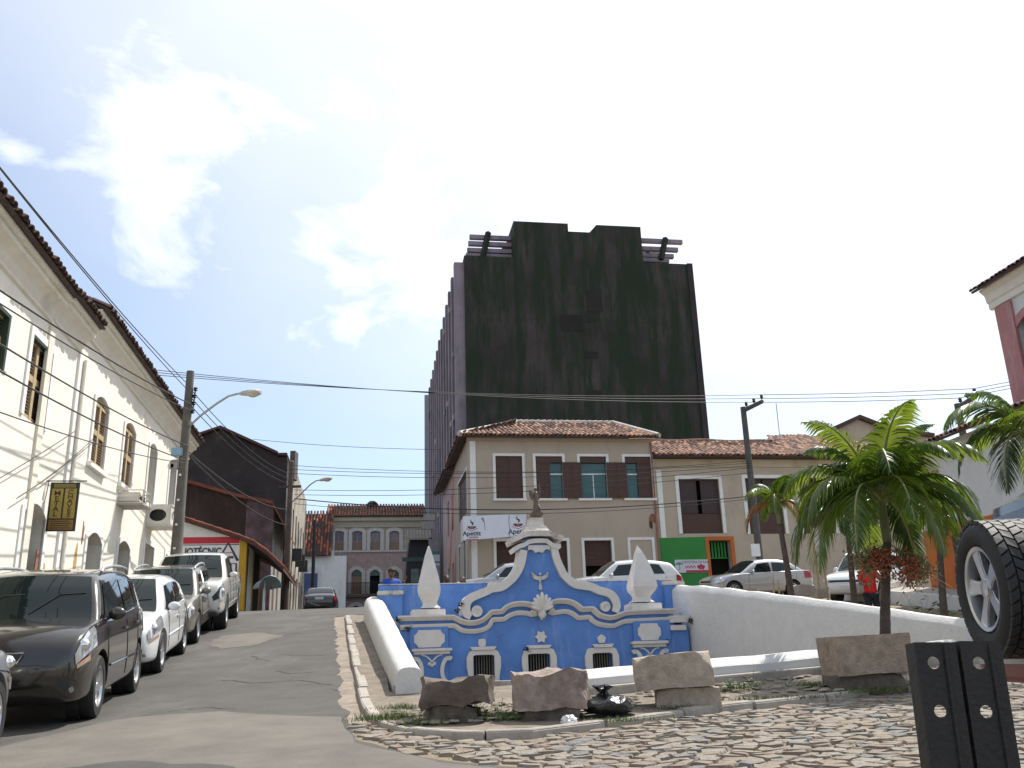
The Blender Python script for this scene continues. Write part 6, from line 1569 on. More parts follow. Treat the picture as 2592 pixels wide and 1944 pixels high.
ST = {   # stations: distance from front, bottom, shoulder, centre height, width factor
 'soul': [(0, .42, .62, .64, .70), (.05, .30, .74, .77, .83), (.15, .24, .86, .90, .91), (.33, .22, .94, .99, .96), (.6, .21, .985, 1.05, .985), (1.05, .21, 1.03, 1.09, 1.0), (1.6, .21, 1.06, 1.08, 1.), (2.6, .21, 1.10, 1.10, 1.), (3.4, .22, 1.14, 1.14, .99), (3.85, .28, 1.12, 1.13, .955), (4.02, .36, 1.0, 1.02, .89), (4.1, .46, .84, .86, .76)],
 'hatch': [(0, .40, .58, .60, .62), (.06, .28, .66, .70, .78), (.18, .22, .75, .80, .88), (.4, .20, .83, .89, .95), (.75, .19, .88, .95, .985), (1.15, .19, .93, .99, 1.0), (1.7, .19, .96, .98, 1.), (2.6, .19, .99, .99, 1.), (3.4, .21, 1.01, 1.01, .98), (3.8, .28, .99, 1.0, .94), (3.95, .36, .90, .92, .88), (4.02, .46, .76, .78, .74)],
 'wagon': [(0, .42, .62, .64, .68), (.06, .32, .70, .74, .82), (.18, .26, .80, .85, .90), (.4, .24, .87, .93, .95), (.75, .23, .91, .98, .985), (1.15, .23, .95, 1.01, 1.0), (1.7, .23, .98, 1.0, 1.), (2.6, .23, 1.0, 1.0, 1.), (3.5, .25, 1.02, 1.02, .99), (4.0, .30, 1.0, 1.01, .95), (4.12, .38, .92, .94, .90), (4.18, .46, .78, .8, .78)],
 'sedan': [(0, .38, .56, .58, .60), (.06, .26, .64, .67, .77), (.18, .21, .72, .77, .88), (.45, .19, .80, .86, .95), (.85, .18, .86, .92, .985), (1.25, .18, .90, .95, 1.0), (1.8, .18, .92, .94, 1.), (2.7, .18, .95, .95, 1.), (3.4, .20, .98, 1.0, .985), (3.9, .24, .98, 1.02, .95), (4.15, .32, .93, .97, .90), (4.26, .45, .78, .80, .76)],
 'pickup': [(0, .50, .78, .80, .74), (.05, .42, .90, .93, .86), (.16, .38, 1.02, 1.07, .93), (.4, .36, 1.08, 1.13, .97), (.8, .35, 1.11, 1.17, .99), (1.3, .35, 1.13, 1.18, 1.0), (2.0, .35, 1.14, 1.15, 1.), (3.2, .35, 1.15, 1.15, 1.), (4.2, .37, 1.17, 1.17, 1.0), (5.0, .40, 1.17, 1.17, .985), (5.18, .46, 1.12, 1.12, .95), (5.22, .5, 1.0, 1.0, .9)],
}
for _k, _f in (('soul', 1.), ('hatch', .97), ('wagon', .97)):
    ST[_k] = [(x, zb * (.5 + .5 * _f), zs * _f, zc * _f, w) for x, zb, zs, zc, w in ST[_k]]
SPEC = {
 'soul': dict(L=4.1, W=1.79, wb=2.55, fo=.83, wr=.335, ww=.215, H=1.61, roof=[(.90, 1.0), (1.32, 1.47), (1.55, 1.575), (2.2, 1.625), (3.0, 1.635), (3.6, 1.61), (3.82, 1.50), (4.0, 1.10)], wsb=.90, wst=1.38, rgt=3.76, rgb=3.98, yb=.945, yr=.755, sides=[(1.20, 2.35, .24, .02), (2.42, 3.18, .02, .02), (3.25, 3.70, .02, .10)], rails=True),
 'hatch': dict(L=4.02, W=1.75, wb=2.59, fo=.80, wr=.31, ww=.19, H=1.52, roof=[(.95, .92), (1.58, 1.40), (1.82, 1.475), (2.4, 1.51), (3.0, 1.49), (3.5, 1.42), (3.65, 1.35), (3.93, .98)], wsb=.95, wst=1.66, rgt=3.52, rgb=3.9, yb=.945, yr=.73, sides=[(1.34, 2.42, .38, .02), (2.49, 3.35, .02, .18)], rails=False),
 'wagon': dict(L=4.18, W=1.70, wb=2.45, fo=.82, wr=.31, ww=.19, H=1.55, roof=[(1.0, .95), (1.62, 1.44), (1.85, 1.50), (2.4, 1.53), (3.2, 1.53), (3.85, 1.48), (3.97, 1.40), (4.1, 1.0)], wsb=1.0, wst=1.68, rgt=3.92, rgb=4.1, yb=.945, yr=.76, sides=[(1.38, 2.3, .36, .02), (2.37, 3.1, .02, .02), (3.17, 3.8, .02, .08)], rails=True),
 'sedan': dict(L=4.26, W=1.70, wb=2.47, fo=.82, wr=.305, ww=.19, H=1.44, roof=[(1.08, .90), (1.78, 1.32), (2.0, 1.39), (2.4, 1.425), (2.9, 1.41), (3.25, 1.34), (3.45, 1.24), (3.85, 1.0)], wsb=1.08, wst=1.86, rgt=3.2, rgb=3.78, yb=.94, yr=.72, sides=[(1.5, 2.42, .40, .02), (2.49, 3.42, .02, .36)], rails=False),
 'pickup': dict(L=5.22, W=1.85, wb=3.2, fo=.90, wr=.375, ww=.245, H=1.74, roof=[(1.28, 1.12), (1.85, 1.60), (2.05, 1.69), (2.5, 1.73), (3.0, 1.72), (3.28, 1.66), (3.38, 1.58), (3.5, 1.12)], wsb=1.28, wst=1.92, rgt=3.33, rgb=3.48, yb=.94, yr=.76, sides=[(1.66, 2.5, .30, .02), (2.57, 3.25, .02, .06)], rails=False),
}
def car(kind, name, label, col, style='five', group=None, front='plain', cut=True, detail=True):
    sp = dict(SPEC[kind]); sp['st'] = ST[kind]; _f = {'soul': 1., 'hatch': .97, 'wagon': .97}.get(kind, 1.); sp['H'] *= _f; sp['roof'] = [(x, z * _f) for x, z in sp['roof']]; B = Body(sp); L, W_ = sp['L'], sp['W']
    root = thing(name, label, 'car' if kind != 'pickup' else 'pickup', group=group)
    pm = col
    body = B.shell().build('body', pm, root, smooth=True, ang=32)
    fa = L / 2 - sp['fo']; ra = fa - sp['wb']; wr, ww = sp['wr'], sp['ww']
    if cut:
        mb = MB()
        for ax in (fa, ra):
            for sd_ in (-1, 1):
                mb.lathe([(.001, -.17), (wr + .055, -.17), (wr + .055, .3), (.001, .3)], 28, Matrix.Translation((ax, sd_ * (W_ / 2 - .12), wr + .01)) @ Matrix.Rotation(R(-90) * sd_, 4, 'X'))
        c = mb.build('cutter', M['plastic']); boolean_cut(body, c); body.data.shade_smooth(); body.data.set_sharp_from_angle(angle=R(32))
        for ax in (fa, ra):
            for sd_ in (-1, 1):
                mb = MB(); mb.lathe([(.001, 0), (wr + .05, 0), (wr + .05, .13), (wr + .04, .13), (wr + .04, .004), (.001, .004)], 28, Matrix.Translation((ax, sd_ * (W_ / 2 - .285), wr + .01)) @ Matrix.Rotation(R(-90) * sd_, 4, 'X')); mb.build('wheel_well', M['plastic'], root)
    for ax in (fa, ra):
        for sd_ in (-1, 1): wheel(root, ax, sd_ * (W_ / 2 - ww / 2 - .015), wr, ww, sd_, style)
    # greenhouse
    rx = [p[0] for p in sp['roof']]; rz = [p[1] for p in sp['roof']]; zr = lambda x: float(cr(sp['roof'], float(np.interp(x, rx, range(len(rx)))))[1])
    yb, yr = sp['yb'] * W_ / 2, sp['yr'] * W_ / 2
    belt = lambda x: B.S(B.u_of(x), 7)[2] - .03
    def ys(x, z): t = (z - belt(x)) / (sp['H'] - belt(x)); t = max(0, min(1, t)); return (yb + (yr - yb) * t ** 1.15) * min(1, .93 + .07 * math.sin(math.pi * min(max((x - rx[0]) / (rx[-1] - rx[0]), 0), 1)) ** .5)
    mb = MB(); secs = []
    for i in range(41):
        x = rx[0] + (rx[-1] - rx[0]) * i / 40; z = max(zr(x), belt(x) + .01); b0 = belt(x) - .05; e = min(.09, (z - b0) * .3); y1 = ys(x, z - e); y2 = ys(x, z)
        half = [(ys(x, b0), b0), (ys(x, b0 + (z - e - b0) * .5), b0 + (z - e - b0) * .5), (y1, z - e), (y2 - .012, z - e * .45), (y2 - .05, z - e * .12), (y2 * .7, z + .012), (y2 * .3, z + .026), (0, z + .03)]
        X = L / 2 - x; secs.append([Vector((X, y, q)) for y, q in half] + [Vector((X, -y, q)) for y, q in half[-2::-1]])
    mb.loft(secs); cab = mb.build('cabin', pm, root, smooth=True, ang=40)
    def top_patch(x0, x1, name, inset):
        mb = MB(); rows = []
        for i in range(11):
            x = x0 + (x1 - x0) * i / 10; z = zr(x); y2 = ys(x, z) - inset; row = []
            sl = (zr(x + .02) - zr(x - .02)) / .04; nrm = Vector((sl, 0, 1)).normalized()
            for j in range(13):
                t = -1 + 2 * j / 12; y = y2 * t; zz = z + .03 * (1 - (abs(y) / max(ys(x, z), .1)) ** 1.6) + .004; row.append(Vector((L / 2 - x, y, zz)) + nrm * .006)
            rows.append(row)
        mb.loft(rows, False, False); return mb.build(name, M['carglass'], root, smooth=True)
    ws = top_patch(sp['wsb'] + .06, sp['wst'], 'windscreen', .075); top_patch(sp['rgt'], sp['rgb'] - .08, 'rear_window', .09)
    for sd_ in (-1, 1):
        for x0, x1, sl0, sl1 in sp['sides']:
            mb = MB(); rows = []
            for i in range(9):
                f = i / 8; zb_ = belt(x0 + (x1 - x0) * f) + .055; row = []
                for j in range(6):
                    g = j / 5; xa = x0 + sl0 * g; xb = x1 - sl1 * g; x = xa + (xb - xa) * f; zt_ = zr(x) - .115; z = zb_ + (max(zt_, zb_ + .02) - zb_) * g
                    row.append(Vector((L / 2 - x, sd_ * (ys(x, z) + .007), z)))
                rows.append(row)
            mb.loft(rows, False, False); mb.build('side_window', M['carglass'], root, smooth=True)
        # door seams and handles
        if detail:
            for k, (x0, x1, _, _) in enumerate(sp['sides'][:2]):
                for xs in ((x0 - .06) if k == 0 else None, x1 + .035):
                    if xs is None: continue
                    mb = MB(); pts = [Vector((L / 2 - xs, sd_ * (B.side_y(xs, z) + .0015), z)) for z in np.linspace(.34 if kind != 'pickup' else .48, belt(xs) + .02, 9)]; mb.tube(pts, .0055, 4); mb.build('door_seam', M['plastic'], root)
                xh = x1 - .16; z = belt(xh) - .14; y = B.side_y(xh, z); mb = MB(); mb.box((L / 2 - xh, sd_ * (y + .018), z), (.18, .03, .028)); h = mb.build('door_handle', pm, root, bevel=.008)
            xm = sp['sides'][0][0] + .10; z = belt(xm) + .09; mb = MB(); mb.sphere((L / 2 - xm, sd_ * (ys(xm, z) + .13), z), .10, 12, (.55, 1., .75)); mir = mb.build('mirror', pm, root, smooth=True)
            mb = MB(); mb.tube([(L / 2 - xm, sd_ * ys(xm, z - .06), z - .06), (L / 2 - xm, sd_ * (ys(xm, z) + .08), z - .03)], .02, 6); mb.build('mirror_arm', M['plastic'], mir)
            # rubbing strip and sill
            mb = MB(); pts = [Vector((L / 2 - x, sd_ * (B.side_y(x, .52) + .002), .52 + .03 * (x / L))) for x in np.linspace(sp['fo'] + wr + .12, sp['fo'] + sp['wb'] - wr - .1, 12)]; mb.tube(pts, .016, 6); mb.build('rubbing_strip', pm, root, smooth=True)
    # lights
    sh = {'soul': (1.35, 3.9, 5.55, 7.1), 'hatch': (1.6, 4.1, 5.6, 7.3), 'wagon': (1.2, 2.6, 5.3, 7.0), 'sedan': (1.5, 3.9, 5.7, 7.3), 'pickup': (1.1, 2.9, 4.9, 6.9)}[kind]
    def swept(fu, fv): return fu, fv * (.55 + .45 * (1 - (1 - fu) ** 2)) + .25 * fu * (1 - fv) * .6
    for sd_ in (-1, 1):
        o = B.patch(sh[0], sh[1], sh[2], sh[3], .010, sd_, shape=swept).build('headlight', M['lamp'], root, smooth=True)
        B.patch(sh[0] + .1, sh[1] - .9, sh[2] - .35, sh[2] - .05, .009, sd_, 6, 2).build('indicator', M['amber'], o, smooth=True)
        p = B.S(sh[0] + .9, (sh[2] + sh[3]) / 2 + .1); mb = MB(); mb.sphere((p.x - .03, p.y * sd_, p.z), .075, 12, (.8, 1, .9)); mb.build('reflector', M['chrome'], o, smooth=True)
        n = len(sp['st']) - 1; B.patch(n - 2.2, n - .45, 5.3, 6.9, .010, sd_, shape=None).build('tail_light', M['redlens'], root, smooth=True)
        B.patch(.9, 1.4, 3.25, 3.8, .010, sd_, 8, 8, lambda a, b: (.5 + (a - .5) * math.cos(math.pi * (b - .5) * .9), b)).build('fog_lamp', mat('fog_glass', (.22, .23, .2), .15, metal=.3, coat=.6), root, smooth=True)
    xf = L / 2; z0, z1 = sp['st'][0][1], sp['st'][0][2]
    # grille and intake wrap round the nose
    for sd_ in (-1, 1):
        if kind == 'pickup':
            B.patch(.0, 1.9, 5.4, 6.9, .008, sd_, 6, 4).build('grille', M['plastic'], root, smooth=True)
        else:
            B.patch(.0, .9, 3.1, 4.6, .006, sd_, 6, 4).build('air_intake', M['plastic'], root, smooth=True)
    zc = z0 + (z1 - z0) * .62
    gw = {'soul': .32, 'hatch': .5, 'wagon': .7, 'sedan': .5, 'pickup': .5}[kind] * W_ / 2
    mb = MB(); gz_ = sp['st'][1][2] - .02 if kind != 'pickup' else .86
    mb.box((xf - .035, 0, gz_), (.05, gw * 2, .11 if kind != 'pickup' else .24)); g = mb.build('grille_bar', M['plastic'], root, bevel=.02)
    if kind == 'pickup':
        for yy in (-.26, .26):
            mb = MB(); mb.box((xf - .0, yy, .90), (.05, .14, .34), 0); mb.build('grille_post', pm, g, bevel=.02)
    mb = MB(); mb.tube([(xf - .005, -gw, gz_ + .05), (xf - .005, -gw * .8, gz_ - .05), (xf - .005, gw * .8, gz_ - .05), (xf - .005, gw, gz_ + .05), (xf - .005, -gw, gz_ + .05)], .008, 6); mb.build('grille_trim', M['chrome'], g)
    mb = MB(); mb.box((xf + .012, 0, z0 + (z1 - z0) * .32), (.012, .40, .12)); mb.build('number_plate', M['plate'], root)
    mb = MB(); mb.box((-L / 2 - .012, 0, (.82 if kind != 'pickup' else .62)), (.012, .40, .12)); mb.build('number_plate', M['plate'], root)
    # wipers
    for y0 in (-.55, .05):
        x = sp['wsb'] + .10; mb = MB(); mb.tube([(L / 2 - x, y0, zr(x) + .05), (L / 2 - x - .16, y0 + .28, zr(x + .16) + .045), (L / 2 - x - .18, y0 + .55, zr(x + .18) + .03)], .008, 5); mb.build('wiper', M['plastic'], root)
    if sp['rails']:
        for sd_ in (-1, 1):
            mb = MB(); pts = [Vector((L / 2 - x, sd_ * (yr - .03), zr(x) + dz)) for x, dz in ((1.75, .0), (1.85, .04), (2.4, .05), (3.0, .05), (3.42, .04), (3.52, .0))]; mb.tube(pts, [.02, .022, .022, .022, .022, .02], 8); mb.build('roof_rail', M['steel_grey'], root, smooth=True)
    if kind == 'pickup':   # load bed
        mb = MB(); mb.box((L / 2 - 4.33, 0, 1.172), (1.45, W_ * .80, .03)); mb.build('load_bed', M['plastic'], root)
        mb = MB(); mb.box((L / 2 - .16, 0, .40), (.5, W_ * .86, .10)); mb.build('skid_plate', M['plastic'], root, bevel=.03)
    return root, sp
def place_car(root, x, y, head, dz=0.):
    """put a car's ground centre at (x,y), heading angle from +X, tilted to lie on the ground"""
    c, s = math.cos(head), math.sin(head); f = Vector((c, s, 0)); l = Vector((-s, c, 0))
    h = lambda v: gz(x + v.x, y + v.y)
    fx = Vector((c * 2.6, s * 2.6, h(f * 1.3) - h(f * -1.3))).normalized(); ly = Vector((-s * 1.6, c * 1.6, h(l * .8) - h(l * -.8))).normalized(); up = fx.cross(ly).normalized(); ly = up.cross(fx)
    z = (h(f * 1.3) + h(f * -1.3)) / 2 + dz
    root.matrix_basis = Matrix(((fx.x, ly.x, up.x, x), (fx.y, ly.y, up.y, y), (fx.z, ly.z, up.z, z), (0, 0, 0, 1)))
def park(kind_root, contact, wheel_id='front', head=None, side=1):
    root, sp = kind_root; head = math.atan2(-math.cos(R(12.6)), math.sin(R(12.6))) if head is None else head
    f = Vector((math.cos(head), math.sin(head))); l = Vector((-f.y, f.x)); ax = sp['L'] / 2 - sp['fo'] - (sp['wb'] if wheel_id == 'rear' else 0)
    c = Vector(contact[:2]) - f * ax - l * side * (sp['W'] / 2 - .03); place_car(root, c.x, c.y, head)
white_p = paint('paint_white', (.66, .67, .67), .0, .3); silver_p = paint('paint_silver', (.40, .40, .41), .5, .32); pearl = paint('paint_pearl', (.60, .58, .54), .25, .35)
black_p = paint('paint_black_brown', (.018, .015, .012), .2, .25); bronze = paint('paint_bronze', (.20, .18, .155), .5, .35); dark_p = paint('paint_dark', (.02, .022, .028), .3, .25)
G1 = 'cars parked along the left pavement'
park(car('soul', 'parked_car', 'boxy black-brown car with roof rails parked nose downhill', black_p, 'five', G1), hitz(243, 1817), 'front', math.atan2(-math.cos(R(13.6)), math.sin(R(13.6))))
park(car('hatch', 'parked_car', 'white hatchback parked directly behind the boxy black car', white_p, 'multi', G1), hitz(408, 1701))
park(car('wagon', 'parked_car', 'bronze estate car squeezed between the white hatchback and the white pickup', bronze, 'steel', G1), hitz(500, 1627))
park(car('pickup', 'parked_pickup', 'white double-cab pickup truck parked by the utility pole', pearl, 'six', G1), hitz(572, 1591))
park(car('hatch', 'parked_car', 'silver car cut by the picture edge in front of the black car', silver_p, 'five', G1), hitz(-22, 1905), 'front', math.atan2(math.cos(R(12.6)), -math.sin(R(12.6))), -1)
r_ = car('sedan', 'passing_car', 'dark saloon seen from behind driving over the crest of the street', dark_p, 'five', detail=False)[0]; p = at(812, 1560, 47); place_car(r_, p.x, p.y, math.atan2(E2.y, E2.x))
G2 = 'cars parked on the upper square'
r_ = car('sedan', 'parked_car', 'silver saloon parked in front of the green ice-cream shop', silver_p, 'multi', G2)[0]; p = at(1913, 1500, 36.2); place_car(r_, p.x, p.y, R(180 + 14))
r_ = car('sedan', 'parked_car', 'silver car roof showing behind the left scroll of the fountain', silver_p, 'five', G2)[0]; p = at(1292, 1480, 33); place_car(r_, p.x, p.y, R(180 + 6))
r_ = car('hatch', 'parked_car', 'white car roof showing left of the right obelisk', white_p, 'five', G2)[0]; p = at(1575, 1480, 33); place_car(r_, p.x, p.y, R(180 + 6))
r_ = car('wagon', 'parked_car', 'white estate car half hidden behind the big palm and the man in red', white_p, 'five', G2)[0]; p = at(2205, 1480, 31); place_car(r_, p.x, p.y, R(180 + 48))

def jeep():
    root = thing('off_road_vehicle', 'dark off-road vehicle rear with a spare wheel on its tailgate', 'car')
    pm = paint('paint_graphite', (.02, .022, .024), .3, .3)
    # local: x = forward, rear face at x=0
    W_ = 1.75
    mb = MB(); secs = []
    for x, z0, z1, w in ((0, .72, .98, .70), (.04, .66, 1.04, .76), (.25, .60, 1.06, .80), (1.2, .5, 1.05, .82), (2.6, .5, 1.02, .82), (3.3, .5, .98, .8), (3.7, .5, .86, .74)):
        secs.append([Vector((x, y, z)) for y, z in ((-w * .9, z0), (w * .9, z0), (w, z0 + .12), (w, z1 - .08), (w * .95, z1), (-w * .95, z1), (-w, z1 - .08), (-w, z0 + .12))])
    mb.loft(secs); mb.build('body', pm, root, smooth=True, ang=30)
    mb = MB(); secs = []
    for x, z1, w in ((.02, 1.06, .72), (.10, 1.62, .64), (.3, 1.72, .62), (1.6, 1.74, .60), (2.0, 1.68, .59), (2.55, 1.06, .72)): secs.append([Vector((x, y, z)) for y, z in ((-.74, 1.03), (.74, 1.03), (w, z1 - .06), (w * .92, z1), (-w * .92, z1), (-w, z1 - .06))])
    mb.loft(secs); mb.build('cabin', pm, root, smooth=True, ang=30)
    mb = MB(); mb.add([(.028, -.62, 1.14), (.028, .62, 1.14), (.088, .56, 1.56), (.088, -.56, 1.56)], [(0, 1, 2, 3)]); mb.add([(.018, -.62, 1.14), (.018, .62, 1.14), (.078, .56, 1.56), (.078, -.56, 1.56)], [(3, 2, 1, 0)]); mb.build('rear_window', M['carglass'], root)
    for sd_ in (-1, 1):
        for x0, x1 in ((.35, 1.1), (1.2, 2.1)):
            mb = MB(); mb.add([(x0, sd_ * .735, 1.12), (x1, sd_ * .735, 1.12), (x1 - .06, sd_ * .635, 1.62), (x0 + .08, sd_ * .635, 1.62)], [(0, 1, 2, 3)]); o = mb.build('side_window', M['carglass'], root); md = o.modifiers.new('s', 'SOLIDIFY'); md.thickness = .02
        mb = MB(); mb.box((.02, sd_ * .68, .88), (.06, .1, .2)); mb.build('tail_light', M['redlens'], root, bevel=.02)
        mb = MB(); mb.tube([(2.1, sd_ * .82, 1.1), (2.1, sd_ * .98, 1.15)], .02, 6); mb.sphere((2.1, sd_ * 1.0, 1.17), .1, 10, (.5, 1, .8)); mb.build('mirror', pm, root, smooth=True)
        for ax in (.75, 3.1): wheel(root, ax, sd_ * .76, .36, .23, sd_, 'five')
    mb = MB(); mb.box((-.03, 0, .70), (.14, 1.40, .13)); bmp = mb.build('rear_bumper', mat('bumper_red', (.16, .02, .018), .4, coat=.5), root, bevel=.03)
    mb = MB(); mb.box((-.105, 0, .745), (.012, 1.3, .025)); mb.build('bumper_strip', M['steel_grey'], bmp)
    # spare wheel: thick tyre with block tread, alloy facing out
    wr, ww, zc = .36, .26, 1.12
    MX = Matrix.Translation((-.15, 0, zc)) @ Matrix.Rotation(R(-90), 4, 'Y')      # local z -> -x (outwards)
    mb = MB(); mb.lathe([(wr * .60, -ww / 2), (wr * .9, -ww / 2), (wr * .965, -ww * .42), (wr * .965, ww * .42), (wr * .90, ww / 2), (wr * .80, ww * .55), (wr * .68, ww * .5), (wr * .62, ww * .42), (wr * .60, -ww / 2)], 48, MX); sw = mb.build('spare_wheel', M['rubber'], root, smooth=True, ang=45)
    mb = MB(); n = 36
    for k in range(n):
        for j, (zo, wdt, sh) in enumerate(((-.41, .16, .0), (-.23, .17, .5), (-.03, .2, .0), (.19, .17, .5), (.39, .16, 0.))):
            a = 2 * math.pi * (k + sh) / n; da = 2 * math.pi / n * .40; z0, z1 = zo * ww - wdt * ww / 2, zo * ww + wdt * ww / 2; skew = .04 * (1 if j % 2 else -1)
            pts = []
            for rr in (wr * .95, wr * 1.0):
                for zz, q in ((z0, -skew), (z1, skew)):
                    for t in (-1, 1): pts.append(MX @ Vector((rr * math.cos(a + t * da + q), rr * math.sin(a + t * da + q), zz)))
            mb.add(pts, [(4, 5, 7, 6), (0, 1, 5, 4), (2, 3, 7, 6), (0, 2, 6, 4), (1, 3, 7, 5)])
    stuff(mb.build('tread_blocks', mat('tread_rubber', (.022, .022, .022), .65), sw))
    ri = wr * .62; mb = MB(); mb.lathe([(.001, ww * .05), (ri * .9, ww * .05), (ri * .97, ww * .38), (ri, ww * .42), (ri * .99, ww * .47), (ri * .90, ww * .45), (ri * .86, ww * .2), (.001, ww * .16)], 36, MX); mb.build('rim', M['alloy'], sw, smooth=True, ang=35)
    mb = MB(); mb.lathe([(ri * .86, ww * .20), (.001, ww * .2)], 24, MX); mb.build('brake_shadow', mat('rim_shadow', (.06, .06, .06), .5, metal=.5), sw)
    for k in range(5):
        a = 2 * math.pi * k / 5 + .2; c, s_ = math.cos(a), math.sin(a); mb = MB(); pts = []
        for rr, w2, zz in ((ri * .10, ri * .16, ww * .36), (ri * .5, ri * .15, ww * .40), (ri * .92, ri * .22, ww * .42)): pts.append([MX @ Vector((c * rr - s_ * t * w2, s_ * rr + c * t * w2, zz - q)) for t, q in ((-1, 0), (1, 0), (1, .04), (-1, .04))])
        mb.loft(pts); mb.build('spoke', M['alloy'], sw, bevel=.006)
    mb = MB(); mb.lathe([(ri * .22, ww * .3), (ri * .22, ww * .42), (.001, ww * .44)], 16, MX); mb.build('hub_cap', M['alloy'], sw)
    mb = MB(); mb.tube([(.05, 0, zc), (-.12, 0, zc)], .07, 10); mb.build('wheel_carrier', M['black_metal'], root)
    # put the spare where the picture shows it
    tgt = at(2545, 1488, 4.95); hd = math.atan2(-.10, .995); f = Vector((math.cos(hd), math.sin(hd)))
    org = Vector((tgt.x, tgt.y)) + f * .15
    root.matrix_basis = Matrix.Translation((org.x, org.y, tgt.z - zc)) @ Matrix.Rotation(hd, 4, 'Z')
    print('jeep ground gap', tgt.z - zc - gz(org.x + 1, org.y))
jeep()
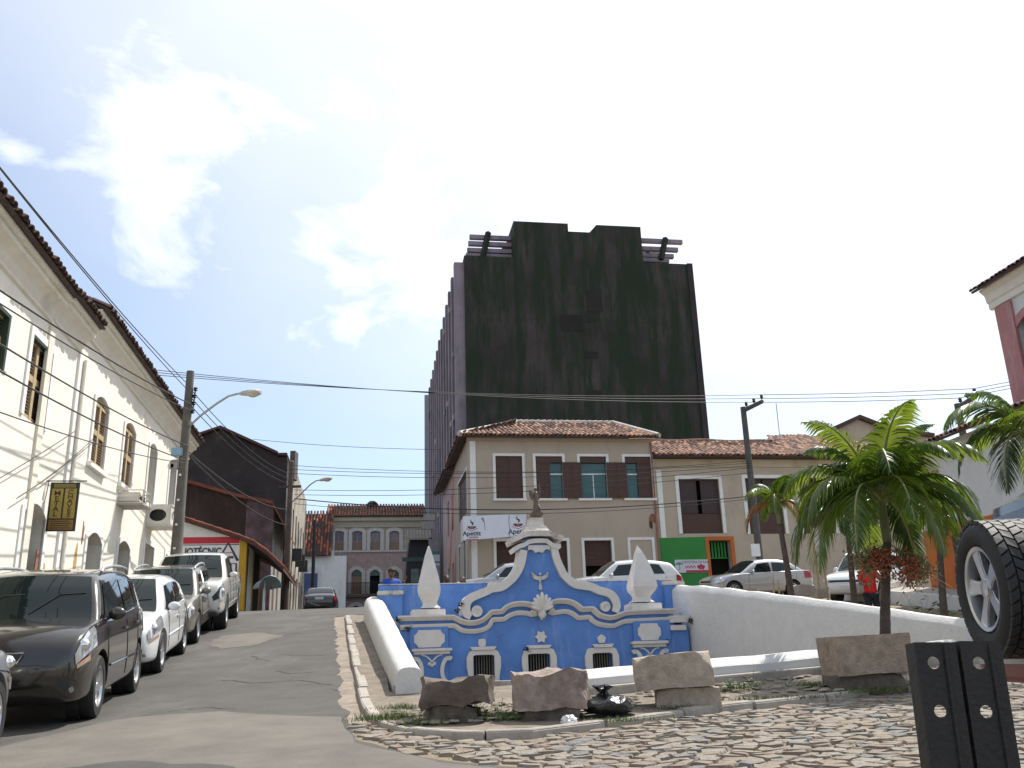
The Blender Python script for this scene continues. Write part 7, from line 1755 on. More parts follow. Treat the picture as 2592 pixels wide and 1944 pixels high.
# ================================================================ palms, blocks, people, small things
def leafmat(name, col, tcol):
    if name in MATS: return MATS[name]
    m = mat(name, col, .34, var=.35, scale=4, spec=.55); N = m.node_tree.nodes; L = m.node_tree.links
    t = N.new('ShaderNodeBsdfTranslucent'); t.inputs[0].default_value = (*tcol, 1); mx = N.new('ShaderNodeMixShader'); mx.inputs[0].default_value = .42
    L.new(N['Principled BSDF'].outputs[0], mx.inputs[1]); L.new(t.outputs[0], mx.inputs[2]); L.new(mx.outputs[0], N['Material Output'].inputs[0]); return m
def palm(name, label, base, height, crown, fronds, seed, lean=(0, 0), trunk_r=.10, fl=1.6, fruit=False, group='palm trees round the courtyard', dead=0, droop=1.):
    r = random.Random(seed); base = Vector(base); root = thing(name, label, 'palm tree', base, group=group)
    top = Vector((lean[0], lean[1], height)); mb = MB(); pts = []; rs = []
    n = 26
    for i in range(n + 1):
        t = i / n; p = Vector((lean[0] * t ** 1.4, lean[1] * t ** 1.4, -.15 + (height + .15) * t)); pts.append(p); rs.append(trunk_r * (1.28 - .42 * t + .28 * max(0, .12 - t) / .12) * (1.03 if i % 2 else .97))
    mb.tube(pts, rs, 12); mb.build('trunk', mat('palm_trunk', (.085, .065, .055), .9, var=.35, scale=9, bump=.6, bscale=30, stain=(.05, .04, .035), stain_amt=.7, stain_scale=(1, 1, 9)), root, smooth=True, ang=60)
    mb = MB(); mb.tube([top, top + Vector((0, 0, .25)), top + Vector((0, 0, .48)), top + Vector((0, 0, .62))], [trunk_r * .95, trunk_r * 1.02, trunk_r * .75, trunk_r * .45], 12); mb.build('crownshaft', mat('crownshaft', (.13, .15, .06), .5, var=.25, scale=6), root, smooth=True)
    ml = [leafmat('palm_leaf', (.035, .08, .013), (.12, .20, .016)), leafmat('palm_leaf_light', (.07, .12, .017), (.22, .29, .025)), leafmat('palm_leaf_dark', (.018, .045, .010), (.06, .11, .012))]
    mdry = mat('palm_leaf_dry', (.25, .11, .03), .7, var=.4, scale=5)
    hub = top + Vector((0, 0, .52))
    for k in range(fronds):
        az = k * 2.399 + r.uniform(-.25, .25); lift = 1.38 - 1.02 * (k / fronds) ** .95 + r.uniform(-.1, .1); L = fl * r.uniform(.85, 1.08) * (1 if lift < 1.1 else .85)
        d0 = Vector((math.cos(az), math.sin(az), 0)); P = [hub]; dirv = Vector((d0.x * math.cos(lift), d0.y * math.cos(lift), math.sin(lift))); m = 16
        for i in range(m):
            g = (i / m) ** 1.3 * .20 * droop + .055 * droop; dirv = (dirv - Vector((0, 0, g * max(.25, math.cos(lift) + .35)))).normalized(); P.append(P[-1] + dirv * L / m)
        isdead = k >= fronds - dead
        mb = MB(); mb.tube(P, [.022 * (1 - i / m * .85) + .003 for i in range(m + 1)], 5); fr = mb.build('frond', mdry if isdead else mat('palm_rachis', (.20, .20, .07), .5), root, smooth=True)
        mb = MB(); nl = 54
        side = dirv.cross(Vector((0, 0, 1))); 
        for i in range(nl):
            t = .12 + .88 * i / (nl - 1); f = t * m; a = int(min(f, m - 1)); p = P[a].lerp(P[a + 1], f - a); tg = (P[a + 1] - P[a]).normalized(); sd_ = tg.cross(Vector((0, 0, 1)))
            if sd_.length < .05: sd_ = Vector((-d0.y, d0.x, 0))
            sd_.normalize(); upv = sd_.cross(tg).normalized(); ll = L * (.30 * math.sin(math.pi * min(1, .18 + t * .86)) ** .7 + .05) * r.uniform(.85, 1.1)
            for sg in (-1, 1):
                dv = (sd_ * sg * .80 + tg * (.55 + .3 * t) + upv * r.uniform(.0, .22)).normalized(); q = [p]; vv = dv
                for s in range(3): vv = (vv - Vector((0, 0, .22 + .14 * s + r.uniform(0, .08)))).normalized(); q.append(q[-1] + vv * ll / 3)
                wv = tg * (.030 + .010 * r.random()); wd = (.55, 1., .7, .04)
                vs = []
                for a_, w_ in zip(q, wd): vs += [a_ - wv * w_ * .5, a_ + wv * w_ * .5 + upv * .004]
                mb.add(vs, [(0, 1, 3, 2), (2, 3, 5, 4), (4, 5, 7, 6)])
        stuff(mb.build('leaflets', mdry if isdead else r.choice(ml[:2] if k < fronds * .6 else (ml[0], ml[2], ml[1])), fr, smooth=True))
    if fruit:
        for k, (az, col) in enumerate(((-.5, 0), (-2.2, 1), (-1.4, 1), (-3.0, 0), (.3, 2), (2.0, 0))):
            mb = MB(); c = top + Vector((math.cos(az) * .34, math.sin(az) * .30, -.30 + .1 * (k % 2)))
            ms = mat('fruit_stalk', (.20, .17, .08), .8, var=.3); mf = [mat('fruit_straw', (.30, .22, .10), .7, var=.4, scale=20), mat('fruit_red', (.32, .07, .03), .5, var=.5, scale=20), mat('fruit_brown', (.16, .10, .05), .7, var=.4, scale=20)][col]
            for _ in range(26):
                e = c + Vector((r.gauss(0, .13), r.gauss(0, .12), r.gauss(-.05, .14))); mb.tube([top + Vector((0, 0, -.02)), (top + c) / 2 + Vector((0, 0, .05)), c.lerp(e, .6), e], .004, 3)
            st = mb.build('fruit_cluster', ms, root)
            mb = MB()
            for _ in range(210): mb.sphere(c + Vector((r.gauss(0, .085), r.gauss(0, .08), r.gauss(-.05, .085))), r.uniform(.011, .018), 6)
            stuff(mb.build('fruits', mf, st, smooth=True))
    return root
b = hitz(2243, 1702, .08); ph = at(2246, 1372, b.y).z - b.z
palm('palm_tree', 'large palm with fruit clusters rising behind the square stone block', b, ph, None, 26, 4, lean=(at(2250, 1372, b.y).x - b.x - .02, 0), trunk_r=.058, fl=1.66, fruit=True, droop=1.42)
def far_palm(label, px, row_base, row_top, Y, lean_px, seed, fl, fronds, dead=0, r_=.075):
    p0 = at(px, row_base, Y); z0 = gz(p0.x, p0.y); p1 = at(px + lean_px, row_top + 60 * 14 / Y, Y); return palm('palm_tree', label, (p0.x, p0.y, z0), p1.z - z0, None, fronds, seed, lean=(p1.x - p0.x, 0), trunk_r=r_, fl=fl, dead=dead, droop=1.5)
far_palm('small palm with one dead orange frond before the silver saloon', 2006, 1515, 1290, 23.5, -32, 9, 1.25, 11, 2)
far_palm('slim palm trunk standing beside the man in the red shirt', 2160, 1510, 1330, 24.5, -12, 12, 1.3, 9, 0)
far_palm('slim palm in front of the orange wall base', 2384, 1530, 1330, 22.0, -6, 15, 1.3, 9, 0)
far_palm('tall palm with drooping fronds cut by the right picture edge', 2640, 1560, 1130, 14., -10, 18, 1.75, 13, 0, .09)

# ---------------------------------------------------------------- stone blocks on the kerb
def rough_block(dims, seed, rough=.03, sub=6, chips=4):
    """a quarried block: subdivided box with noise, broken corners"""
    bm = bmesh.new(); bmesh.ops.create_cube(bm, size=1.)
    bmesh.ops.subdivide_edges(bm, edges=bm.edges, cuts=sub, use_grid_fill=True)
    from mathutils import noise
    r = random.Random(seed); off = Vector((seed * 3.7, seed * 1.3, seed * 2.1)); d = Vector(dims)
    planes = []
    for _ in range(chips):
        nv = Vector((r.choice((-1, 1)) * r.uniform(.5, 1), r.choice((-1, 1)) * r.uniform(.3, 1), r.uniform(-.2, 1))).normalized(); planes.append((nv, r.uniform(.78, .92)))
    for v in bm.verts:
        c = v.co.copy(); q = Vector((c.x * d.x, c.y * d.y, c.z * d.z))
        for nv, k in planes:
            lim = (abs(nv.x) * d.x + abs(nv.y) * d.y + abs(nv.z) * d.z) * .5 * k; e = nv.dot(q) - lim
            if e > 0: q -= nv * e * .92
        nn = noise.noise_vector(q * 3.2 + off) * rough + noise.noise_vector(q * 9 + off) * rough * .45; v.co = q + nn
    return bm
def block(name, label, x0, x1, yt, yb, Y, depth, seed, m, rz=0., rough=.03, tilt=0., foot=None, sub=9, chips=4):
    if foot: Y = hitz((x0 + x1) / 2, foot[3], .07).y
    a, b_ = at(x0, (yt + yb) / 2, Y), at(x1, (yt + yb) / 2, Y); zt, zb = at((x0 + x1) / 2, yt, Y).z, at((x0 + x1) / 2, yb, Y).z
    cx = (a.x + b_.x) / 2; w = b_.x - a.x; gzc = gz(cx, Y) + .05
    root = thing(name, label, 'stone block', (cx, Y + depth / 2, gzc), rz, 'stone blocks set along the kerb')
    bm = rough_block((w, depth, zt - zb), seed, rough, sub, chips); me = bpy.data.meshes.new('block'); bm.to_mesh(me); bm.free(); me.materials.append(m); me.shade_smooth(); me.set_sharp_from_angle(angle=R(32))
    o = obj('block', me, root, (0, 0, (zt + zb) / 2 - gzc)); o.rotation_euler = (0, tilt, 0)
    if foot:
        f0, f1, ft, fb, mf = foot; a, b_ = at(f0, ft, Y), at(f1, ft, Y); w2 = b_.x - a.x; c2 = (a.x + b_.x) / 2; zt2 = at((f0 + f1) / 2, ft, Y).z; zb2 = gzc - .06
        bm = rough_block((w2, depth * .85, zt2 - zb2), seed + 40, rough * 1.1, sub, 3); me = bpy.data.meshes.new('foot_block'); bm.to_mesh(me); bm.free(); me.materials.append(mf); me.shade_smooth(); me.set_sharp_from_angle(angle=R(32))
        obj('foot_block', me, root, (c2 - cx, .02, (zt2 + zb2) / 2 - gzc))
    return root
block('stone_block', 'dark mossy granite block at the foot of the white street wall', 1060, 1250, 1718, 1785, 9.35, .46, 1, mat('granite_mossy', (.15, .115, .10), .95, var=.45, scale=7, bump=1., bscale=24, stain=(.05, .055, .025), stain_amt=.75, stain_scale=(1.6, 1.6, 1.6), stain_lo=.48, stain_hi=.66), 0, .06, foot=(1068, 1215, 1783, 1825, M['rock_dark']))
block('stone_block', 'rough reddish granite block with a broken right side beside the black bag', 1297, 1492, 1702, 1797, 9.35, .50, 2, M['rock'], .06, .07, foot=(1306, 1470, 1797, 1822, M['rock_dark']), chips=6)
block('stone_block', 'smooth sandstone block tipped on a flat stone in front of the low white wall', 1614, 1812, 1655, 1742, 9.55, .55, 5, M['rock2'], -.10, .012, R(-3.6), foot=(1668, 1830, 1742, 1790, M['rock2']), chips=2)
block('stone_block', 'square sandstone block with a pigeon at its left side under the palm', 2118, 2310, 1607, 1706, 10.1, .62, 7, mat('sandstone_brown', (.34, .265, .20), .95, var=.35, scale=10, bump=.9, bscale=45, stain=(.12, .09, .07), stain_amt=.5, stain_scale=(3, 3, 3)), .03, .014, R(-1.5), foot=(2125, 2300, 1708, 1745, M['rock_dark']), chips=1)
# small blocks on the upper square
for k, (x0, x1, yt, yb, lab) in enumerate(((2008, 2066, 1480, 1506, 'pale low stone block near the rear wheel of the silver saloon'), (2068, 2104, 1490, 1512, 'low flat stone beside the pale block on the upper square'), (2176, 2222, 1474, 1498, 'grey stone block behind the man in red'), (1878, 1924, 1490, 1500, 'flat stone slab below the silver saloon door'))):
    block('stone_block', lab, x0, x1, yt, yb, 25.5 + k * .5, .5, 20 + k, M['kerb'], 0, .02, sub=4)

# ---------------------------------------------------------------- litter
def bin_bag():
    p = hitz(1545, 1808, .07); root = thing('bin_bag', 'shiny knotted black bin bag lying between two stone blocks', 'bin bag', p)
    from mathutils import noise
    w = at(1620, 1780, p.y).x - at(1480, 1780, p.y).x
    mb = MB(); n = 40; secs = []
    for i in range(27):
        a = math.pi * i / 26; rr = abs(math.sin(a)) ** .62; z = .092 * (1 - math.cos(a)); sec = []
        for j in range(n):
            t = 2 * math.pi * j / n; q = Vector((math.cos(t) * rr * w * .5, math.sin(t) * rr * .24, z))
            if i > 17: q *= 1.; 
            nn = abs(noise.noise(q * 7 + Vector((3, 1, 2)))) * .075 + abs(noise.noise(q * 18)) * .03
            fold = .014 * math.sin(t * 11 + z * 30) * (z / .27)
            k = 1 - nn - fold * 2; sec.append(Vector((q.x * k, q.y * k, max(0.002, q.z * (1 - .5 * abs(noise.noise(q * 5 + Vector((9, 4, 1)))) - .22 * max(0, abs(q.x) / (w * .5)) ** 2)))))
        secs.append(sec)
    mb.loft(secs); mb.build('sack', M['bag'], root, smooth=True, ang=35)
    mb = MB(); r = random.Random(3); secs = []
    for i, (rr, z) in enumerate(((.09, .13), (.045, .175), (.03, .20), (.055, .22), (.085, .245), (.065, .255))): secs.append([Vector((-.06 + rr * math.cos(t) * (1 + .35 * math.sin(5 * t + i)), rr * .8 * math.sin(t) * (1 + .3 * math.cos(7 * t)), z + .015 * math.sin(3 * t + i))) for t in (2 * math.pi * j / 24 for j in range(24))])
    mb.loft(secs); mb.build('knot', M['bag'], root, smooth=True, ang=35)
bin_bag()
def white_bag():
    from mathutils import noise
    p = hitz(1441, 1838, .03); mb = MB(); secs = []
    for i in range(13):
        a = math.pi * i / 12; rr = abs(math.sin(a)) ** .6; sec = []
        for j in range(22):
            t = 2 * math.pi * j / 22; q = Vector((math.cos(t) * rr * .085, math.sin(t) * rr * .07, .05 * (1 - math.cos(a)))); k = 1 - abs(noise.noise(q * 30)) * .9; sec.append(Vector((q.x * k, q.y * k, max(.002, q.z * (1 - .5 * abs(noise.noise(q * 22)))))))
        secs.append(sec)
    mb.loft(secs); o = mb.build('plastic_bag', M['bagw'], smooth=True, ang=30, loc=p); tag(o, 'crumpled white plastic bag on the kerb edge below the rough block', 'plastic bag')
white_bag()
def weeds():
    r = random.Random(8); mg = MB(); ml = MB()
    def blade(x, y, h, sp):
        z = gz(x, y) + .05; a = r.uniform(0, 6.28); t = Vector((math.cos(a), math.sin(a), 0)) * .005; b_ = Vector((x, y, z)); l = Vector((r.uniform(-sp, sp), r.uniform(-sp, sp), h)); mg.add([b_ - t, b_ + t, b_ + l * .6 + t * .6, b_ + l], [(0, 1, 2, 3)])
    spots = [(985, 1815, .35, .12, 500, .07), (1080, 1828, .25, .08, 260, .06), (1010, 1790, .25, .1, 240, .06), (1230, 1815, .25, .12, 260, .07), (1290, 1815, .15, .1, 200, .08), (1350, 1815, .3, .08, 150, .05), (1700, 1790, .3, .08, 180, .05), (1845, 1745, .3, .08, 220, .06), (2050, 1735, .25, .1, 260, .07), (2220, 1745, .5, .12, 420, .06), (1960, 1765, .6, .04, 260, .05), (1560, 1820, .4, .05, 160, .05), (2130, 1710, .1, .3, 200, .14)]
    for px, py, sx, sy, n, h in spots:
        c = hitz(px, py, .07)
        for _ in range(n): blade(c.x + r.gauss(0, sx * .5), c.y + r.gauss(0, sy * .6), r.uniform(.3, 1.2) * h, .04)
    o = stuff(mg.build('kerb_grass', M['grass'])); tag(o, 'green grass tufts growing along the kerb and blocks', 'grass')
    # leafy weeds: each its own plant
    for px, py, n, h, lab in ((1195, 1800, 26, .22, 'leafy green weed in front of the mossy block'), (1265, 1812, 22, .12, 'low leafy weed between the mossy block and the rough block'), (1225, 1815, 16, .10, 'creeping weed at the right foot of the mossy block'), (1860, 1742, 30, .10, 'leafy weed patch beside the tipped sandstone block'), (1905, 1740, 26, .10, 'leafy weed patch along the low white wall'), (1330, 1820, 14, .08, 'small weed under the rough granite block'), (2330, 1540, 60, .5, 'dark weeds growing along the whitewashed kerb')):
        c = hitz(px, py, .07) if py > 1600 else at(2330, 1530, 24.5); root = thing('weed', lab, 'weed', c); mb = MB(); st = MB()
        if py < 1600: root.location = (c.x, c.y, gz(c.x, c.y))
        sp = .16 if py > 1600 else 1.3
        for _ in range(n):
            x, y, z = r.gauss(0, sp * .6), r.gauss(0, sp * .35), abs(r.gauss(0, h * .5)) + .01; a = r.uniform(0, 6.28); ln = r.uniform(.035, .065) * (1 if py > 1600 else 3.5); d = Vector((math.cos(a), math.sin(a), r.uniform(-.3, .7))).normalized(); s_ = d.cross(Vector((0, 0, 1))).normalized() * ln * .33; p = Vector((x, y, z))
            st.tube([(x * .3, y * .3, 0), (x * .7, y * .7, z * .7), p], .003, 3)
            mb.add([p, p + d * ln * .35 + s_, p + d * ln * .75 + s_ * .7, p + d * ln, p + d * ln * .75 - s_ * .7, p + d * ln * .35 - s_], [(0, 1, 2, 3), (0, 3, 4, 5)])
        st.build('stems', M['leaf'], root); stuff(mb.build('leaves', M['leaf'] if py > 1600 else mat('weed_dark', (.03, .045, .018), .7), root))
weeds()
def rubble():
    r = random.Random(12); mb = MB()
    for _ in range(420):
        px = r.uniform(1000, 2500); t = (px - 1000) / 1500; c = hitz(px, r.uniform(1795, 1838) - t * 95 - (20 if px > 1500 else 0), .07)
        q = to_pq(c); w = r.uniform(.02, .09); k = r.randrange(5, 8); z = gz(c.x, c.y) + .066
        ring = [(c.x + w * r.uniform(.7, 1.1) * math.cos(6.283 * i / k), c.y + w * .7 * r.uniform(.7, 1.1) * math.sin(6.283 * i / k)) for i in range(k)]; hh = r.uniform(.006, .022)
        mb.add([(x, y, z) for x, y in ring] + [(c.x + (x - c.x) * .75, c.y + (y - c.y) * .75, z + hh) for x, y in ring], [tuple(range(k, 2 * k))] + [(i, (i + 1) % k, k + (i + 1) % k, k + i) for i in range(k)])
    o = stuff(mb.build('rubble', mat('rubble_stone', (.30, .26, .21), .95, var=.35, scale=5, bump=.6), smooth=True, ang=20)); tag(o, 'small flat stones bedded in the earth behind the kerb', 'rubble')
rubble()

# ---------------------------------------------------------------- steel post in the foreground
def steel_post():
    Y = 3.05; c0, c1 = at(2398, 1625, Y), at(2440, 2150, Y); W2 = (at(2490, 1640, Y).x - at(2278, 1640, Y).x)
    g = gz(c1.x, Y); top = c0.z; H = top - g + .1; root = thing('steel_post', 'black steel post of two drilled channels standing in the cobbles', 'post', (c0.x, Y, g - .1))
    m = mat('post_black', (.013, .010, .009), .6, metal=.0, var=.4, scale=7, bump=.3, bscale=50, stain=(.09, .035, .02), stain_amt=.5, stain_scale=(2, 2, 2), stain_lo=.6, stain_hi=.72)
    def plate(x0, x1, holes, th, zt_):
        """flat plate with round holes, built from ring cells stacked up"""
        mb = MB(); cx = (x0 + x1) / 2; zs = [0.]; hs = sorted(holes); n = 24; hr = .0195; hh = (x1 - x0) / 2 * .9
        def cell(z0, z1, hz=None):
            if hz is None:
                mb.box((cx, 0, (z0 + z1) / 2), (x1 - x0, th, z1 - z0)); return
            out = []; inn = []
            for i in range(n):
                a = 2 * math.pi * i / n; a = [a, math.atan2(z1 - z0, x1 - x0), math.pi - math.atan2(z1 - z0, x1 - x0), math.pi + math.atan2(z1 - z0, x1 - x0), -math.atan2(z1 - z0, x1 - x0)][{3: 1, 9: 2, 15: 3, 21: 4}.get(i, 0)]; c, s = math.cos(a), math.sin(a); k = min((x1 - x0) / 2 / abs(c) if abs(c) > 1e-6 else 9, (z1 - z0) / 2 / abs(s) if abs(s) > 1e-6 else 9); out.append((cx + c * k, (z0 + z1) / 2 + s * k)); inn.append((cx + hole_dx + c * hr, (z0 + z1) / 2 + s * hr))
            secs = [[Vector((o[0], -th / 2, o[1])), Vector((i_[0], -th / 2, i_[1])), Vector((i_[0], th / 2, i_[1])), Vector((o[0], th / 2, o[1]))] for o, i_ in zip(out, inn)]; secs.append(secs[0]); mb.loft(secs, True, False)
        z = 0.
        for h in hs: cell(z, h - hh); cell(h - hh, h + hh, h); z = h + hh
        cell(z, zt_); return mb
    hz = [at(2400, 1678, Y).z - (g - .1), at(2400, 1803, Y).z - (g - .1)]
    hz = [h for h in hz if h > .1]
    gap = .012; w = (W2 - gap) / 2; th = .008; hole_dx = 0.
    for sg, dz in ((-1, 0), (1, .004)):
        x0, x1 = (-W2 / 2, -gap / 2) if sg < 0 else (gap / 2, W2 / 2); hole_dx = -.012 if sg < 0 else -.012
        ch = plate(x0, x1, hz, th, H + dz).build('channel', m, root)
        for xx in (x0 + th / 2, x1 - th / 2):
            mb = MB(); mb.box((xx, .055, (H + dz) / 2), (th, .10, H + dz)); mb.build('flange', m, ch, bevel=.002)
        mb = MB(); mb.box((x0 + w * .72, -.007, H / 2), (w * .12, .008, H * .995)); mb.build('rib', m, ch, bevel=.003)
    root.rotation_euler = (R(-2), R(2.0), R(-6))
steel_post()

# ---------------------------------------------------------------- pigeon
def pigeon():
    p = at(2108, 1662, 11.0); m = mat('pigeon_dark', (.02, .02, .024), .5, var=.3, scale=30); zb = p.z
    root = thing('pigeon', 'dark pigeon standing on the low white wall by the square block', 'pigeon', p, R(80))
    s = (at(2108, 1615, 11.0).z - zb) / .30
    mb = MB(); pts = [(-.17, 0, .09), (-.10, 0, .11), (-.03, 0, .135), (.04, 0, .165), (.075, 0, .21), (.085, 0, .25), (.09, 0, .275), (.10, 0, .285)]
    mb.tube([Vector(q) * s for q in pts], [.012 * s, .035 * s, .058 * s, .06 * s, .04 * s, .028 * s, .03 * s, .018 * s], 10); mb.build('body', m, root, smooth=True, ang=60)
    mb = MB(); mb.tube([Vector((.115, 0, .275)) * s, Vector((.145, 0, .265)) * s], [.009 * s, .002 * s], 6); mb.build('beak', M['plastic'], root)
    for sg in (-1, 1):
        mb = MB(); mb.sphere(Vector((-.04, sg * .05, .135)) * s, .075 * s, 8, (1.3, .25, .55)); mb.build('wing', m, root, smooth=True)
        mb = MB(); mb.tube([Vector((.0, sg * .02, .09)) * s, Vector((.005, sg * .02, 0)) * s, Vector((.04, sg * .02, .004)) * s], .006 * s, 5); mb.build('leg', mat('pigeon_leg', (.25, .08, .07)), root)
    mb = MB(); mb.tube([Vector((-.15, 0, .095)) * s, Vector((-.24, 0, .06)) * s], [.03 * s, .022 * s], 6); mb.build('tail', m, root)
pigeon()

# ---------------------------------------------------------------- people
def person(label, x, y, z, face, h=1.7, shirt=(.5, .02, .015), trousers=(.012, .013, .02), armL='down', armR='down', cap=None, hair_long=False, skin=None, bag=False):
    """one skinned body mesh posed at the joints; clothes, hair and hands as parts"""
    root = thing('person', label, 'person', (x, y, z), face - R(90)); k = h / 1.75     # local: looks along +y
    sk = mat('skin_%s' % (skin or 'brown'), {'brown': (.17, .085, .055), 'dark': (.06, .033, .024)}[skin or 'brown'], .55)
    J = {}
    def V(*a): return Vector(a) * k
    arms = {}
    for sd_, pose in ((-1, armL), (1, armR)):
        sh = V(sd_ * .185, 0, 1.42)
        if pose == 'down': el, wr = V(sd_ * .25, -.01, 1.13), V(sd_ * .25, .06, .88)
        elif pose == 'face': el, wr = V(sd_ * .25, .14, 1.17), V(sd_ * .07, .22, 1.43)
        elif pose == 'raise': el, wr = V(sd_ * .34, .06, 1.22), V(sd_ * .33, .16, 1.44)
        else: el, wr = V(sd_ * .24, .02, 1.14), V(sd_ * .12, .20, 1.10)
        arms[sd_] = (sh, el, wr)
    def skin_mesh(name, verts, edges, radii, m, root_i=0, sub=2):
        me = bpy.data.meshes.new(name); me.from_pydata([tuple(v) for v in verts], edges, []); o = bpy.data.objects.new(name, me); COL.objects.link(o)
        md = o.modifiers.new('skin', 'SKIN'); md.use_smooth_shade = True
        for i, r_ in enumerate(radii): me.skin_vertices[0].data[i].radius = (r_[0] * k, r_[1] * k) if isinstance(r_, tuple) else (r_ * k, r_ * k)
        me.skin_vertices[0].data[root_i].use_root = True
        s2 = o.modifiers.new('sub', 'SUBSURF'); s2.levels = sub; s2.render_levels = sub
        me2 = bpy.data.meshes.new_from_object(o.evaluated_get(bpy.context.evaluated_depsgraph_get())); bpy.data.objects.remove(o); me2.materials.clear(); me2.materials.append(m); me2.shade_smooth()
        o = obj(name, me2, root); return o
    # body (skin): head, neck, torso, arms, legs
    vs = [V(0, 0, .95), V(0, 0, 1.15), V(0, -.01, 1.36), V(0, 0, 1.48), V(0, .015, 1.56)]; es = [(0, 1), (1, 2), (2, 3), (3, 4)]; rs = [(.14, .10), (.125, .09), (.15, .095), .055, .052]
    for sd_ in (-1, 1):
        i = len(vs); vs += [V(sd_ * .095, 0, .88), V(sd_ * .10, .015, .50), V(sd_ * .105, -.01, .09)]; es += [(0, i), (i, i + 1), (i + 1, i + 2)]; rs += [.085, .058, .042]
        i = len(vs); sh, el, wr = arms[sd_]; vs += [sh, el, wr]; es += [(2, i), (i, i + 1), (i + 1, i + 2)]; rs += [.055, .042, .030]
    skin_mesh('body', vs, es, rs, sk)
    # head with face
    hc = V(0, .03, 1.645); mb = MB(); mb.sphere(hc, .105 * k, 16, (.80, .95, 1.12)); mb.sphere(hc + V(0, .105, -.01), .018 * k, 8, (.8, 1.2, 1.2)); mb.sphere(hc + V(0, .06, -.075), .045 * k, 8, (1, .9, .7))
    for sd_ in (-1, 1): mb.sphere(hc + V(sd_ * .085, -.005, -.005), .025 * k, 8, (.45, .9, 1.3))
    hd = mb.build('head', sk, root, smooth=True, ang=80)
    mb = MB(); [mb.sphere(hc + V(sd_ * .033, .088, .012), .011 * k, 8) for sd_ in (-1, 1)]; mb.build('eyes', M['hair'], hd, smooth=True)
    mb = MB(); mb.box(hc + V(0, .097, -.055), (.04 * k, .01 * k, .008 * k)); mb.build('mouth', mat('lips', (.14, .05, .04)), hd)
    mb = MB(); mb.sphere(hc + V(0, -.018, .022), .112 * k, 14, (.86, .93, 1.02)); mb.v = [(a, b_, max(c, hc.z + (.02 * k if b_ > .02 * k else -.05 * k))) for a, b_, c in mb.v]; mb.build('hair', M['hair'], hd, smooth=True)
    if hair_long: mb = MB(); mb.tube([hc + V(0, -.05, .02), hc + V(0, -.07, -.1), hc + V(0, -.06, -.22)], [.09 * k, .1 * k, .07 * k], 10); mb.build('long_hair', M['hair'], hd, smooth=True)
    if cap: mb = MB(); mb.sphere(hc + V(0, -.008, .04), .115 * k, 14, (.88, .98, .85)); mb.v = [(a, b_, max(c, hc.z + .03 * k)) for a, b_, c in mb.v]; mb.box(hc + V(0, .13, .045), (.13 * k, .09 * k, .012 * k)); mb.build('cap', mat('cap_dark', cap, .8), hd, smooth=True, ang=40)
    # shirt and trousers
    ms = mat('shirt_%d' % int(sum(shirt) * 997), shirt, .8, var=.12, scale=10, bump=.2); mt = mat('trousers_%d' % int(sum(trousers) * 9970), trousers, .85, var=.1)
    vs = [V(0, 0, .86), V(0, 0, .98), V(0, .005, 1.15), V(0, -.005, 1.34), V(0, 0, 1.45)]; es = [(0, 1), (1, 2), (2, 3), (3, 4)]; rs = [(.185, .135), (.175, .13), (.165, .12), (.175, .115), (.085, .075)]
    for sd_ in (-1, 1):
        sh, el, wr = arms[sd_]; i = len(vs); vs += [sh, sh.lerp(el, .75)]; es += [(3, i), (i, i + 1)]; rs += [.078, .068]
    skin_mesh('shirt', vs, es, rs, ms)
    vs = [V(0, 0, .93)]; es = []; rs = [(.155, .115)]
    for sd_ in (-1, 1): i = len(vs); vs += [V(sd_ * .095, 0, .84), V(sd_ * .10, .015, .48), V(sd_ * .105, -.01, .09)]; es += [(0, i), (i, i + 1), (i + 1, i + 2)]; rs += [.105, .08, .065]
    skin_mesh('trousers', vs, es, rs, mt)
    for sd_ in (-1, 1):
        mb = MB(); mb.sphere(V(sd_ * .105, .05, .045), .06 * k, 10, (.8, 2., .75)); mb.build('shoe', M['plastic'], root, smooth=True)
        sh, el, wr = arms[sd_]; d = (wr - el).normalized(); sdv = d.cross(Vector((0, 1, 0))); sdv = sdv.normalized() if sdv.length > .1 else Vector((1, 0, 0)); nv = d.cross(sdv)
        mb = MB(); mb.sphere(wr + d * .05 * k, .038 * k, 8, (1., .7, 1.))
        for f in range(4):
            b0 = wr + d * .08 * k + sdv * (f - 1.5) * .018 * k; L = (.07, .08, .076, .06)[f] * k; mb.tube([b0, b0 + d * L * .5 + nv * .006, b0 + d * L * .85 + nv * .024], [.0095 * k, .009 * k, .007 * k], 6)
        b0 = wr + d * .03 * k + sdv * .03 * k; mb.tube([b0, b0 + sdv * .03 * k + d * .03 * k, b0 + sdv * .035 * k + d * .06 * k], [.011 * k, .010 * k, .008 * k], 6); mb.build('hand', sk, root, smooth=True)
    if bag:
        pass
    return root
p = at(2192, 1415, 23.0); person('man in a bright red t-shirt and dark trousers raising a hand to his face', p.x, p.y, p.z - 1.72, R(-95), 1.72, (.55, .012, .010), (.012, .014, .022), 'face', 'bent', skin='brown')
p = at(990, 1440, 24.2); person('person in a blue t-shirt and cap behind the left end of the blue parapet', p.x, p.y, p.z - 1.68, R(-60), 1.68, (.015, .08, .42), (.03, .035, .06), 'raise', 'bent', cap=(.03, .025, .02), skin='brown')
p = at(1130, 1458, 25.5); person('person with short dark hair just showing above the parapet by the obelisk', p.x, p.y, p.z - 1.66, R(-80), 1.66, (.32, .36, .42), (.03, .03, .05), skin='dark')
p = at(1171, 1462, 25.5); person('long-haired person just showing above the parapet by the silver car', p.x, p.y, p.z - 1.60, R(-110), 1.60, (.12, .25, .36), (.03, .03, .05), hair_long=True, skin='brown')
